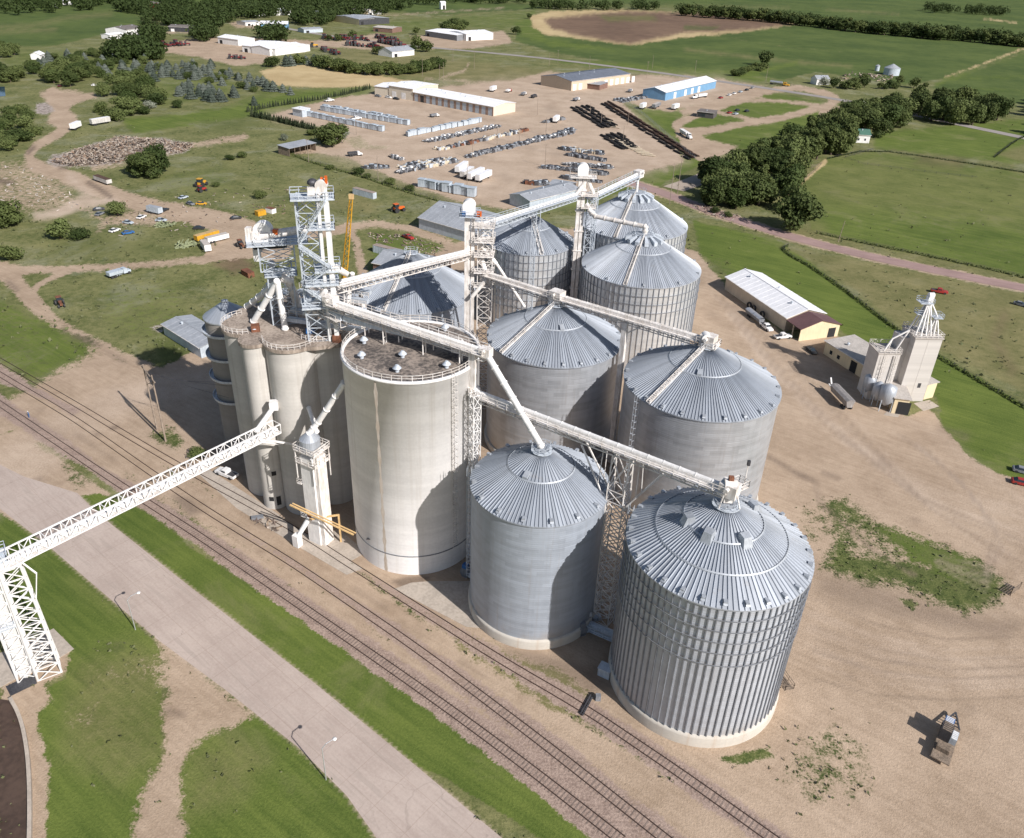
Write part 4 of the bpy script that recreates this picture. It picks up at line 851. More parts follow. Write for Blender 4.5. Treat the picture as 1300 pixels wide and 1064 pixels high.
for q in (-1.2, 1.2):
    for k in (-1, 1): mb.beam(dv*k*1.5+nv_*q+Vector((0, 0, 29)), dv*k*1.5+nv_*q*.6+Vector((0, 0, 35.3)), .2); mb.beam(dv*k*1.5+nv_*q+Vector((0, 0, 26)), dv*k*7.2+nv_*q*.6+Vector((0, 0, 35.2+k*.25)), .22); mb.beam(dv*k*3.4+nv_*q*.9+Vector((0, 0, 29.2)), dv*k*3.2+nv_*q*.6+Vector((0, 0, 35.2)), .12)
    for k in (-1, 1): mb.beam(dv*k*1.5+nv_*q+Vector((0, 0, 29)), dv*-k*1.5+nv_*q*.6+Vector((0, 0, 35.2)), .13)
for k in range(3): mb.beam(dv*-1.5+nv_*-1.2+Vector((0, 0, 29+2*k)), dv*-1.5+nv_*1.2+Vector((0, 0, 31+2*k)), .12); mb.beam(dv*1.5+nv_*-1.2+Vector((0, 0, 29+2*k)), dv*1.5+nv_*1.2+Vector((0, 0, 31+2*k)), .12)
mb.build('lattice_frame', offwhite, T)
T = thing('support_column', 'pale tan box column between the two smooth bins, holding up the conveyor', 'column', (23.6, 153.7, 0))
mb = MB(); mb.box(-.55, .55, -.5, .5, 0, 35.8, -.58); mb.build('column', offwhite, T); mb = MB(); mb.beam((0, 0, 33), (-3.3, 2.1, 36), .25); mb.beam((0, 0, 33), (3.3, -2.1, 36), .25); mb.build('brace', offwhite, T)
# main leg M and conveyors off it
mx, my, mz = -10.0, 176.5, 53.5
T = thing('elevator_leg', 'tall white bucket elevator with lattice tower and dome head, behind the big silo', 'tower', (mx, my, 0))
mb = MB(); mb.box(-2.2, -.9, -.9, .9, 0, mz-2); mb.box(-.7, .1, -.7, .7, 0, mz-2); mb.build('leg_casing', offwhite, T)
mb = MB(); lattice(mb, 2.6, .4, 3.4, 3.2, 0, mz-5, 17, 0, .18, .12); mb.build('lattice_frame', offwhite, T)
for z in (mz-5, mz-8.5, mz-12, mz-16, mz-19.5):
    mb = MB(); platform(mb, 2.4, .2, 4.8, 4.4, z, 0, True, .22, .1); mb.build('platform', offwhite, T)
mb = MB(); mb.tube((-1.2, -1, mz-.6), (-1.2, 1, mz-.6), 1.5, 1.5, 18); mb.box(-2.6, .2, -1.2, 1.2, mz-2.6, mz-1); mb.build('leg_head', white, T)
mb = MB(); platform(mb, -1, 0, 4.6, 4.2, mz-2.7, 0, True, .15); mb.build('head_platform', galv, T)
mb = MB(); mb.box(.6, 1.7, -1.9, -.9, mz-2.5, mz-1.5); mb.build('motor', org, T); mb = MB(); mb.box(-2.7, -1.9, -1.9, -1.2, mz-2.5, mz-1.6); mb.build('control_box', bluep, T)
mb = MB(); mb.tube((.8, 0, mz-9), (5.2, -.6, mz-14), .55, .5, 10); mb.tube((1.5, 0, mz-12), (3.2, -1.6, mz-17.5), .6, .6, 10); mb.tube((3.2, -1.6, mz-17.5), (-.3, -2.2, mz-22), .5, .5, 10); mb.ring([(.6, mz-20.5), (1.4, mz-18.5), (1.4, mz-17), (.5, mz-16)], 10, 2.6, .2); mb.build('chute', offwhite, T)
kA, kB = Yp(427, 361, 135.0), Vector((mx-1.6, my-.6, 42.0))
conveyor('white conveyor from the old elevator tower over the low bin to the tall leg', kA, kB, 1.1, .8, white, True, 1, True, offwhite, legs=((.06, 12),))
conveyor('white conveyor high over the ribbed bin, joining the two tall legs', (mx+2, my+1, 48.3), (16.2, 223.0, 43.2), .9, .7, white, True, 2, True, galv, legs=((.55, 13),))
eA = Vector((mx+2.0, my-.2, 37.0)); eM = Vector((9.3, 163.6, 37.0)); eB = Vector((39.0, 143.7, 37.0))
conveyor('short white conveyor from the tall leg to the first smooth grey bin peak', eA, eM, .95, .75, offwhite, True, 1, True, offwhite, gb=(0, 1.5), th=2.4)
conveyor('long white conveyor on the tan box column, ending at the white head box', eM, eB, .95, .75, offwhite, True, 1, True, offwhite, gb=(0, 1.5), th=2.4)
spout('white brace pipe slanting down from the tall leg in front of the ribbed bin', (mx+3.5, my, 42), (2.2, 174.5, 29.5), .35, offwhite)
T = thing('head_box', 'white head box with round drive drum on the bin right of the tan column', 'head box', (39.0, 143.6, 35.9))
mb = MB(); platform(mb, .3, 0, 3.6, 3.2, .3, -.58, True, .2, .1); mb.build('platform', offwhite, T)
mb = MB(); mb.tube((-.6, -.9, 1.9), (-.6, .9, 1.9), .95, .95, 16); mb.box(-.9, 1.1, -.7, .7, .3, 1.6, -.58); mb.build('drive_drum', white, T)
# rear leg N
nx, ny, nz = 18.0, 225.0, 50.5
T = thing('elevator_leg', 'rear white bucket elevator with round head, standing between the ribbed bins', 'tower', (nx, ny, 0))
mb = MB(); mb.box(-1.3, -.3, -.8, .8, 0, nz-2); mb.box(-.1, .9, -.8, .8, 0, nz-2)
for k in range(8): mb.box(-1.6, 1.2, -1, 1, 6*k+2, 6*k+2.25)
mb.build('leg_casing', offwhite, T)
mb = MB(); lattice(mb, 3.0, .5, 2.6, 2.6, 0, nz-8, 14, 0, .18, .12); mb.build('lattice_frame', galv, T)
mb = MB(); mb.tube((-.2, -.9, nz-.3), (-.2, .9, nz-.3), 1.6, 1.6, 18); mb.box(-1.7, 1.3, -1, 1, nz-2.4, nz-.8); mb.build('leg_head', white, T)
mb = MB(); platform(mb, 0, 0, 7.5, 3.6, nz-2.5, 0, True, .2); platform(mb, 2, 0, 5, 4.4, nz-7.5, 0, True, .2); platform(mb, 2, 0, 4.4, 4.4, nz-11, 0, True, .2); mb.build('platform', offwhite, T)
mb = MB(); mb.tube((1, 0, nz-3), (3.6, .5, nz-8), .6, .6, 10); mb.tube((.5, -.5, nz-4), (-2.2, -1.5, nz-8), .6, .6, 10); mb.tube((1.5, -.8, nz-10), (3, -2.3, nz-13), .5, .5, 10); mb.build('chute', offwhite, T)
conveyor('pale conveyor rising from the rear leg to above the rearmost bin', (nx+2, ny+1, 41.5), (37.2, 249.5, 43.0), .95, .75, white, True, 2, True, galv, gb=(0, 1.4))
spout('white drop pipe from the conveyor end to the rearmost bin peak', (37.2, 250, 42.5), (37.2, 250, 37.3), .4)
spout('worn tan pipe conveyor from the rear leg to the front bin with petal hoods', (nx+2.3, ny-2, 39.0), (35.2, 213.9, 37.6), .65, offwhite, [(nx+4, ny-3.4, 37.6)])
spout('white drop box over the peak of the front bin with petal hoods', (35.4, 213.8, 37.6), (35.4, 213.8, 35.3), .7, offwhite)
for g, lab in (((4.5, 214.5), 'thin galvanised mast with ladder by the ribbed bin roof'), ((22.5, 229.0), 'galvanised frame on the roof edge of the rearmost bin')):
    T = thing('access_tower', lab, 'tower', (g[0], g[1], 0)); mb = MB(); lattice(mb, 0, 0, 1.3, 1.3, 0, 41, 18, 0, .12, .08); mb.build('lattice_frame', galv, T)
# ------------------------------------------------------------------ head works over the old elevator
tx, ty = -33.6, 134.0
T = thing('elevator_leg', 'highest leg tower, galvanised platforms and an orange motor on top, over the old elevator', 'tower', (tx, ty, 0)); tt = Yp(403, 224, 134).z-.7
mb = MB(); mb.box(0, .8, -.4, .4, 40, tt-2); mb.box(-1.2, -.75, -.3, .3, 38.7, tt-2); mb.build('leg_casing', white, T)
mb = MB(); mb.box(-.4, 1., -.7, .7, 38.62, 40.0); mb.build('boot', rust, T)
mb = MB(); lattice(mb, -3.4, 1.4, 3.6, 3.2, HS, tt-3, 10, .15, .2, .12); mb.build('lattice_frame', galv, T)
for z, wx, wy, ox in ((tt-3, 7.4, 4.2, -2.2), (tt-8.2, 4.4, 4.2, -1.), (tt-16, 4.6, 4.4, -.6), (50.5, 6, 5, -1.8), (46.0, 6.5, 5, -2.6)):
    mb = MB(); platform(mb, ox, 1.0, wx, wy, z, .25, True, .3, .1); mb.build('platform', galv, T)
for k, (z0, z1) in enumerate(((46, 50), (50, 53.8), (53.8, 57.6), (57.6, tt-3.2))):
    mb = MB(); a = Vector((-4.8 if k % 2 else .6, -1.2, z0)); b_ = Vector((.6 if k % 2 else -4.8, -1.2, z1)); mb.beam(a, b_, .9, .25); railing(mb, a+Vector((0, -.5, 0)), b_+Vector((0, -.5, 0)), 1.2, 1., .07); mb.build('stair', galv, T)
mb = MB(); mb.box(-2.6, .7, .3, 1.5, tt-2.8, tt-1.3, .25); mb.tube((-.4, .2, tt-1), (-.4, 1.9, tt-1), 1.0, 1.0, 14); mb.build('leg_head', offwhite, T)
mb = MB(); mb.box(.35, .75, .4, .8, tt-.6, tt+.7); mb.box(-.5, 0, .9, 1.3, tt-.4, tt+.3); mb.build('motor', org, T); mb = MB(); mb.blob((-2.0, 1, tt-.6), .9, 8, 5, .1, .7); mb.build('drive_cover', steel_dark, T)
mb = MB(); mb.tube((1.0, 0, 53.5), (3.4, -.2, 52.2), .7, .5, 10); mb.blob((.2, .4, 53), 1.3, 10, 6, 0, .8); mb.tube((-1, 0, 49), (-5.5, 1, 43.5), .5, .5, 10); mb.tube((-2, 2, 47), (-6, 4, 40), .45, .45, 10); mb.build('chute', offwhite, T)
# second head works on galvanised legs, with spouts to the silo tops
hx, hy = -45.4, 142.2
def hz(px, py): return Yp(px, py, hy).z
T = thing('head_house', 'galvanised head platform with white dome, on legs above the old elevator roof', 'head house', (hx, hy, 0))
z1 = hz(352, 345); z2 = hz(352, 305)
mb = MB(); lattice(mb, 0, .4, 4.6, 4.2, HS, z1+1.0, 3, .3, .22, .13); lattice(mb, 0, 0, 6.4, 4.6, z1+1, z2-.2, 2, .3, .2, .12); mb.build('lattice_frame', galv, T)
for z, wx, wy in ((z1, 6.0, 4.6), (z2, 11, 5.6)):
    mb = MB(); platform(mb, .3, 0, wx, wy, z, .3, True, .2, .09); mb.build('platform', galv, T)
dm = Yp(334, 292, hy)-Vector((hx, hy, 0))
mb = MB(); mb.tube(dm-Vector((0, .9, 0)), dm+Vector((0, .9, 0)), 1.7, 1.7, 16); mb.box(dm.x-1.6, dm.x+1.5, dm.y-.9, dm.y+.9, dm.z-2.4, dm.z-.2); mb.box(dm.x-2.2, dm.x-1.2, dm.y-.8, dm.y+.8, dm.z-6, dm.z-1.5); mb.build('dome', white, T)
mb = MB(); platform(mb, dm.x+1, dm.y, 6, 4.6, dm.z-2.7, .3, True, .2, .08); mb.build('dome_platform', steel_dark, T)
mb = MB(); mb.box(dm.x+2.0, dm.x+2.9, dm.y-.9, dm.y, dm.z-.6, dm.z+.4); mb.build('motor', org, T)
mb = MB(); mb.tube((-3.4, -1, z2+.9), (5.8, 1.2, z2+2.0), .8, .8, 12); mb.box(-4, -2.4, -1.6, .2, z2, z2+1.8); mb.box(-5.0, -4, -1.5, -.3, z2, z2+2.6); mb.build('screw_conveyor', offwhite, T)
mb = MB(); mb.tube((.8, -1.6, z1-.4), (2.8, -1.2, z1-1.4), 1.0, .8, 12); mb.tube((1.6, -1.2, z1), (3.2, 2, HS), .8, .8, 12); mb.tube((-2, 2.5, z1+1), (-4, 5, HS), .6, .6, 10); mb.build('chute', offwhite, T)
hub = Yp(352, 358, hy-3.2)
for px, py, w_ in ((322, 408, 'shortest'), (362, 417, 'nearest'), (314, 389, 'leftmost')):
    f = G(px, py, HS+.3); lab = {'shortest': 'white roof spout ending on the small narrow silo of the old elevator', 'nearest': 'white roof spout dropping steeply to the front edge of the elevator roof', 'leftmost': 'white roof spout reaching farthest left over the elevator roof'}[w_]
    spout(lab, hub, f, .6)
# clutter of ducts and walkways across the elevator roof
T = thing('dust_collector', 'white cyclone dust collector with bent duct on the left rear of the elevator roof', 'dust collector', (-49.5, 150, HS))
mb = MB(); mb.ring([(.3, 0), (1.3, 2.2), (1.3, 4.6), (0, 4.9)], 14); mb.build('cyclone', offwhite, T)
mb = MB(); mb.tube((0, 0, 4.6), (0, .2, 6.2), .7, .7, 12); mb.tube((0, .2, 6.2), (2.2, .6, 6.6), .8, .8, 12); mb.tube((2.2, .6, 6.6), (3.2, .7, 3.2), .7, .7, 12); mb.build('duct', galv, T)
mb = MB(); platform(mb, .8, 0, 5, 3, 3, 0, True); mb.build('platform', galv, T)
rr_ = random.Random(3)
T = thing('roof_conveyor', 'grey conveyors and walkways crowded across the back of the elevator roof', 'conveyor', (-38, 146, HS))
mb = MB()
for k in range(5): y = -6+k*3; mb.beam((-6, y, 1.5+k*.7), (9, y-5, 2.2+k*.6), 1.0, .8)
mb.build('conveyor_tube', galv, T)
mb = MB()
for k in range(5): y = -6+k*3; railing(mb, (-6, y+.8, 1.9+k*.7), (9, y-4.2, 2.6+k*.6), 1.6, 1.1, .08)
for k in range(14):
    x, y = rr_.uniform(-6, 6), rr_.uniform(-6, 7); mb.beam((x, y, 0), (x, y, rr_.uniform(3, 8)), .2)
mb.build('railing', offwhite, T)
mb = MB()
for k in range(6): x, y = rr_.uniform(-4, 6), rr_.uniform(-5, 6); mb.tube((x, y, rr_.uniform(4, 8)), (x+rr_.uniform(-3, 3), y+rr_.uniform(-3, 3), .3), .5, .45, 10)
mb.build('spout', offwhite, T)
mb = MB()
for k in range(7): x, y = rr_.uniform(-5, 6), rr_.uniform(-5, 6); mb.box(-.8, .8, -.6, .6, 0, rr_.uniform(1, 2), rr_.random()*3, (x, y))
mb.build('machine_housing', offwhite, T)
T = conveyor('grey roof conveyor from the elevator roof toward the silo gallery', (-40, 140.5, 44), (-31.2, 131.4, 44.6), 1.2, 1., galv, True, 2, True, offwhite)
# ------------------------------------------------------------------ buildings
def shed(name, label, cat, A, B, W, h, rise, wallm, roofm, ridge='l', doors=(), doorm=None, frontm=None, over=.4, open_front=False, side=1, group=None, ends=(), windows=(), flat=False, world=False, posts=0):
    "A,B: photo pixels (or world points) of the near wall's foot, left to right; W metres deep behind it"
    a = Vector(A) if world else G(*A); b = Vector(B) if world else G(*B); L = (b-a).length; rz = math.atan2(b.y-a.y, b.x-a.x)
    T = thing(name, label, cat, a, rz, group)
    W *= side; y0, y1 = (0, W) if W > 0 else (W, 0); aW = abs(W)
    wb = MB()
    if ridge == 'l': prof = [(y0, 0), (y1, 0), (y1, h), ((y0+y1)/2, h+rise), (y0, h)]
    else: prof = [(y0, 0), (y1, 0), (y1, h), (y0, h)]
    if open_front:
        wb.box(0, L, y1-.15, y1, 0, h); wb.box(0, .15, y0, y1-.152, 0, h-.02); wb.box(L-.15, L, y0, y1-.152, 0, h-.02)
        for k in range(1, max(2, posts)): wb.box(L*k/max(2, posts)-.1, L*k/max(2, posts)+.1, y0, y0+.2, 0, h-.02)
    elif ridge == 'l':
        P = [(0, y, z) for y, z in prof]+[(L, y, z) for y, z in prof]; wb.add(P, [(4, 3, 2, 1, 0), (5, 6, 7, 8, 9), (0, 5, 9, 4), (1, 2, 7, 6)])
    else:
        P = [(x, y, z) for y in (y0, y1) for x, z in ((0, 0), (L, 0), (L, h), (L/2, h+rise), (0, h))]; wb.add(P, [(0, 1, 2, 3, 4), (9, 8, 7, 6, 5), (0, 4, 9, 5), (1, 6, 7, 2)])
    wb.build('wall', wallm, T)
    r = MB(); o = over; th = .18
    def slab(p):
        n = len(p); r.add([(x, y, z) for x, y, z in p]+[(x, y, z+th) for x, y, z in p], [tuple(range(n-1, -1, -1)), tuple(range(n, 2*n))]+[(k, (k+1) % n, (k+1) % n+n, k+n) for k in range(n)])
    if rise <= .01 or flat: slab([(-o, y0-o, h+.02), (L+o, y0-o, h+.02), (L+o, y1+o, h+rise+.02), (-o, y1+o, h+rise+.02)])
    elif ridge == 'l':
        ym = (y0+y1)/2; e = h-o*rise/(aW/2)+.03
        slab([(-o, y0-o, e), (L+o, y0-o, e), (L+o, ym, h+rise+.03), (-o, ym, h+rise+.03)]); slab([(-o, ym, h+rise+.03), (L+o, ym, h+rise+.03), (L+o, y1+o, e), (-o, y1+o, e)])
        r.box(-o-.02, L+o+.02, ym-.25, ym+.25, h+rise+.19, h+rise+.27)
        nr_ = int(L/2.4)
        for k in range(1, nr_):
            x = L*k/nr_; r.beam((x, y0-o, e+th), (x, ym, h+rise+.03+th), .09, .08); r.beam((x, y1+o, e+th), (x, ym, h+rise+.03+th), .09, .08)
    else:
        e = h-o*rise/(L/2)+.03
        slab([(-o, y0-o, e), (L/2, y0-o, h+rise+.03), (L/2, y1+o, h+rise+.03), (-o, y1+o, e)]); slab([(L/2, y0-o, h+rise+.03), (L+o, y0-o, e), (L+o, y1+o, e), (L/2, y1+o, h+rise+.03)])
    r.build('roof', roofm, T)
    yf = y0 if W > 0 else y0
    if L > 9 and not open_front:
        g = MB(); zz = (h-o*rise/(aW/2)+.03 if ridge == 'l' and rise > .01 and not flat else h+.02); g.box(-o, L+o, y0-o-.16, y0-o-.003, zz-.04, zz+.16); g.build('gutter', offwhite, T)
        for k in range(1, int(L/9)+1):
            g = MB(); x = L*(k-.5)/int(L/9+.001) if int(L/9) else L/2; yy = (y0+y1)/2+(-1)**k*aW*.12; zr = h+rise*(.76 if ridge == 'l' and not flat else .5)+.2; g.tube((x, yy, zr-.2), (x, yy, zr+.55), .28, .28, 8); g.tube((x, yy, zr+.55), (x, yy, zr+.8), .5, .2, 8); g.build('roof_vent', galv, T)
            if k > 5: break
    for u0, u1, z1 in doors:
        d = MB(); d.box(u0, u1, yf-.07, yf-.01, .02, z1); d.build('door', doorm or white, T)
    for u0, u1, z0, z1 in windows:
        d = MB(); d.box(u0, u1, yf-.06, yf-.01, z0, z1); w_ = d.build('window', glass, T)
    for v0, v1, z1, mm in ends:        # openings in the right end wall
        d = MB(); d.box(L+.01, L+.07, v0, v1, .02, z1); d.build('door', mm, T)
    return T
T = shed('storage_shed', 'long low tan shed with white roof and maroon open porch end', 'shed', (919.6, 367.3), (995.5, 420.5), 14.5, 4.6, 2.2, tanwall, roofW)
A = G(995.5, 420.5); B_ = G(1014, 433.2); dr = (B_-A).normalized(); nn_ = Vector((-dr.y, dr.x, 0)); L_ = (B_-A).length
a0 = T.location; L0 = (A-a0).length
mb = MB(); mb.add([(L0+L_, 0, 0), (L0+L_, 14.5, 0), (L0+L_, 14.5, 4.0), (L0+L_, 7.25, 6.2), (L0+L_, 0, 4.0)]+[(L0+L_-.2, 0, 0), (L0+L_-.2, 14.5, 0), (L0+L_-.2, 14.5, 4.0), (L0+L_-.2, 7.25, 6.2), (L0+L_-.2, 0, 4.0)], [(0, 1, 2, 3, 4), (9, 8, 7, 6, 5), (0, 5, 6, 1), (0, 4, 9, 5), (1, 6, 7, 2)])
mb.box(L0+.02, L0+L_-.2, 14.3, 14.5, 0, 4.0); mb.build('porch_wall', cream, T)
mb = MB()
for y0_, y1_, e0, e1 in ((-.4, 7.25, 4.0, 6.25), (7.25, 14.9, 6.25, 4.0)):
    P = [(L0+.5, y0_, e0), (L0+L_+.4, y0_, e0), (L0+L_+.4, y1_, e1), (L0+.5, y1_, e1)]; mb.add(P+[(x, y, z+.2) for x, y, z in P], [(3, 2, 1, 0), (4, 5, 6, 7), (0, 1, 5, 4), (1, 2, 6, 5), (2, 3, 7, 6), (3, 0, 4, 7)])
mb.build('porch_roof', roofM, T)
mb = MB(); mb.box(L0+L_+.01, L0+L_+.06, 10.5, 13.2, .05, 3.2); mb.build('door', dark, T)
mb = MB(); mb.box(L0+L_*.5-.15, L0+L_*.5+.15, 0, .3, 0, 3.9); mb.build('post', tanwall, T)
# feed mill
bl_, br_ = G(1138, 509), G(1171, 509.5)
def topz(p, px, py): return min((math.hypot(PX(p.x, p.y, h)[0]-px, PX(p.x, p.y, h)[1]-py), h) for h in np.arange(5, 40, .25))[1]
mh = topz(bl_, 1161, 429.4); rzm = math.atan2(br_.y-bl_.y, br_.x-bl_.x); ML = (br_-bl_).length
T = thing('feed_mill', 'pale concrete feed mill with two square towers and white spouts on top', 'feed mill', bl_, rzm)
mb = MB(); mb.box(0, ML, 0, 7.4, 0, mh); mb.box(ML*.5-.06, ML*.5+.06, -.04, -.005, 0, mh-.4); mb.build('tall_tower', conc_M, T)
mb = MB(); mb.box(-.25, ML+.25, -.25, 7.65, mh, mh+.3); mb.build('roof', roofT, T)
sh = mh*.74
mb = MB(); mb.box(-8.2, -2.3, .6, 6.6, 0, sh); mb.box(-4.2, -3.9, .35, .59, 3, sh-.5); mb.build('short_tower', conc_M, T)
mb = MB(); mb.box(-2.29, -.01, 2.6, 7.0, 0, mh-1); mb.build('connecting_shaft', conc_M, T)
mb = MB(); mb.box(-8.4, -2.1, .4, 6.8, sh, sh+.25); mb.build('roof', roofT, T)
for x0, x1, y0_, y1_, z in ((-8.3, -2.2, .5, 6.7, sh+.25), (-.1, ML+.1, -.1, 7.5, mh+.3)):
    mb = MB(); cs = [(x0, y0_, z), (x1, y0_, z), (x1, y1_, z), (x0, y1_, z)]
    for q in range(4): railing(mb, cs[q], cs[(q+1) % 4], 1.4, 1.1, .09)
    mb.build('railing', offwhite, T)
mb = MB(); hx_, hy_ = ML*.42, 4.2; ht = mh+10.5
for dx, dy in ((-2.6, -2.8), (-1.2, -3.0), (0, -3.2), (1.5, -2.8), (-3.0, .5), (-1, 1.5), (.9, 2)): mb.tube((hx_+dx, hy_+dy, mh+.3), (hx_+dx*.12, hy_+dy*.12, ht-1.2), .22, .22, 8)
mb.tube((hx_+.3, hy_-.3, ht-1.5), (ML*.8, 3, mh+5), .2, .2, 8); mb.build('spout', white, T)
mb = MB()
for k in range(7): a = 2*PI*k/7; mb.tube((ML*.78+1.7*math.cos(a), 3+1.7*math.sin(a), mh+.3), (ML*.78+.2*math.cos(a), 3+.2*math.sin(a), mh+5), .2, .2, 8)
mb.build('spout', white, T)
mb = MB(); mb.box(hx_-.7, hx_+.7, hy_-.7, hy_+.7, ht-1.5, ht-.3); mb.tube((hx_-.6, hy_, ht), (hx_+.7, hy_, ht), .75, .75, 12); mb.build('leg_head', white, T)
mb = MB(); platform(mb, hx_-1, hy_, 3.4, 3, ht-1.8, 0, True, .15, .08); platform(mb, hx_-1.6, hy_, 2, 2, ht-5, 0, True, .15, .08); platform(mb, ML*.78, 3, 2.4, 2.4, mh+5, 0, True, .15, .08); lattice(mb, hx_, hy_, 1.2, 1.2, mh, ht-2, 5, 0, .12, .08); mb.build('platform', galv, T)
mb = MB(); mb.tube((-1.2, 2, mh+1.5), (-4.8, 2.4, sh+3.6), .24, .24, 8); mb.tube((-4.8, 2.4, sh+3.6), (-6.2, 2.2, sh+.2), .24, .24, 8); mb.tube((-1.2, 2, mh+1.5), (-3.2, 2.2, sh+.2), .24, .24, 8); mb.tube((-4.8, 2.4, sh+3.6), (-4.4, 3.6, sh+.2), .2, .2, 8); mb.build('spout', white, T)
mb = MB(); ladder(mb, (-6.4, .55, 1), sh-1, 0, -1); ladder(mb, (-3.2, .55, 5), sh-5, 0, -1); mb.build('ladder', offwhite, T)
mb = MB(); mb.box(ML*.62, ML*.74, -.03, -.005, 4.2, 5.6); mb.build('window', steel_dark, T)
da, db = G(1131, 524.5), G(1149, 527)
T2 = shed('truck_scale_house', 'cream drive-through bay with a flat pale roof at the foot of the feed mill', 'building', (1131, 524.5), (1149.5, 527), 9.0, 4.6, .1, cream, roofT, flat=True, doors=((1.0, 4.2, 3.7),), doorm=dark)
shed('mill_annex', 'cream siding annex with a pale flat roof, on the left of the feed mill', 'building', (1045, 449), (1102.5, 486), 10.5, 4.2, .3, cream, roofT, flat=True, windows=((2.4, 3.4, 1.2, 2.4), (5.5, 6.6, 1.2, 2.4), (17, 18, 1.2, 2.2)), doors=((11, 13.4, 3.4),), doorm=dark)
shed('lean_to', 'small cream lean-to with brown base on the right of the feed mill', 'building', (1172, 507.5), (1184, 504.5), 4.5, 4.8, .1, cream, roofT, flat=True)
def hopper(px, py, r, h, label):
    p = G(px, py); T = thing('hopper_bin', label, 'hopper bin', p, 0, 'small hopper bins by the feed mill'); mb = MB(); mb.ring([(.3, 1.2), (r, 3.0), (r, h), (.3, h+.9), (0, h+.95)], 20); mb.build('tank', galv_roof_b, T)
    for k in range(4): mb = MB(); a = k*PI/2+.6; mb.beam((r*math.cos(a), r*math.sin(a), 0), (r*math.cos(a), r*math.sin(a), 3.4), .15); mb.build('leg', galv, T)
hopper(1099, 504, 1.6, 6.3, 'leftmost of the three small hopper bins under the feed mill'); hopper(1110, 513, 1.5, 6.0, 'middle one of the three small hopper bins under the feed mill'); hopper(1121, 519.5, 2.0, 6.8, 'largest hopper bin, nearest to the cream drive-through bay')
# sheds round the bins
shed('utility_shed', 'low grey metal shed in the shade left of the ringed silo', 'shed', (209, 425), (256, 455), 9, 3.4, .8, bluegrey, roofG)
shed('warehouse', 'wide grey roofed warehouse beside the dirt track behind the tall leg', 'warehouse', (532, 290), (610, 313), 26, 4.6, 4., bluegrey, roofG)
shed('machine_shed', 'grey roofed shed with a brown end wall behind the low wide bin', 'shed', (474, 347), (545, 362), 16, 4.0, 2.2, brick_m, roofG)
shed('warehouse', 'long grey roofed building between the rear leg and the storage yard', 'warehouse', (672, 268), (735, 252), 13, 4.5, 1.5, bluegrey, roofG)
shed('machine_shed', 'pale roofed small shed at the near edge of the storage yard', 'shed', (697, 243), (722, 247), 9, 3.6, .8, steel_dark, roofG)
# storage-yard buildings
a = G(525, 128); b = G(626.3, 147.6); L_ = (b-a).length; nd_ = 13
T = shed('warehouse', 'long white roofed warehouse with a row of roll-up doors in the storage yard', 'warehouse', (525, 128), (626.3, 147.6), 24, 6.0, 1.5, plain('buff_panel', (.62, .55, .45), .7, 0, .06), roofW, doorm=bluegrey, doors=[(L_*(k+.2)/nd_, L_*(k+.78)/nd_, 4.8) for k in range(nd_) if k != 1], windows=((L_*1.2/nd_, L_*1.78/nd_, .1, 4.8),))
for k in range(nd_+1):
    mb = MB(); mb.box(max(.0, L_*k/nd_-1.1), min(L_, L_*k/nd_+1.1), -.11, -.02, .02, 5.4); mb.build('brick_pier', plain('pier_brick', (.38, .26, .20), .85), T)
shed('warehouse', 'taller white roofed block at the left end of the roll-up door warehouse', 'warehouse', (494, 123), (524.5, 127.9), 30, 8.0, 1.3, plain('buff_panel', (1, 1, 1)), roofW, doors=((3, 7, 4.5), (12, 16, 4.5)))
shed('warehouse', 'lowest white roofed annex at the far left of the yard warehouse', 'warehouse', (476, 120.5), (493.8, 122.8), 24, 6.2, 1.0, plain('buff_panel', (1, 1, 1)), roofW)
shed('warehouse', 'slate roofed tan warehouse with pale doors at the top of the yard', 'warehouse', (725, 115.4), (799, 105), 34, 7.2, 2.5, plain('tan_panel', (.55, .45, .34), .7, 0, .06), roofD, ridge='l', doors=[(2+k*7.2, 6+k*7.2, 4.8) for k in (0, 1)]+[(42+k*7.5, 46+k*7.5, 4.8) for k in range(6)])
shed('shed', 'low brown hut with a grey roof against the slate roofed warehouse', 'shed', (741, 112), (761, 114.5), 16, 4.0, .4, brick_m, roofG, flat=True, side=1)
a = G(844, 127.9); b = G(908, 112)
shed('warehouse', 'light blue steel building with a white roof beside the parked trucks', 'warehouse', (844, 127.9), (908, 112), 20, 6.0, 2.6, blue, roofW, doors=[(14, 18, 4.6), (32, 36, 4.6), (44, 48, 4.6), (56, 60, 4.6)])
shed('office', 'dark brick office with a flat roof on the loop road island', 'office', (884, 148.5), (905, 151), 11, 3.8, .2, plain('dark_brick', (.10, .09, .09), .85), plain('brown_roof', (.17, .15, .14), .9), flat=True, windows=((1, 6, .8, 2.6),))
shed('open_shed', 'open fronted pole shed with a grey roof at the left of the yard', 'shed', (368, 199), (401.5, 191.5), 9, 4.2, .5, wood, roofG, open_front=True, flat=True, posts=5)
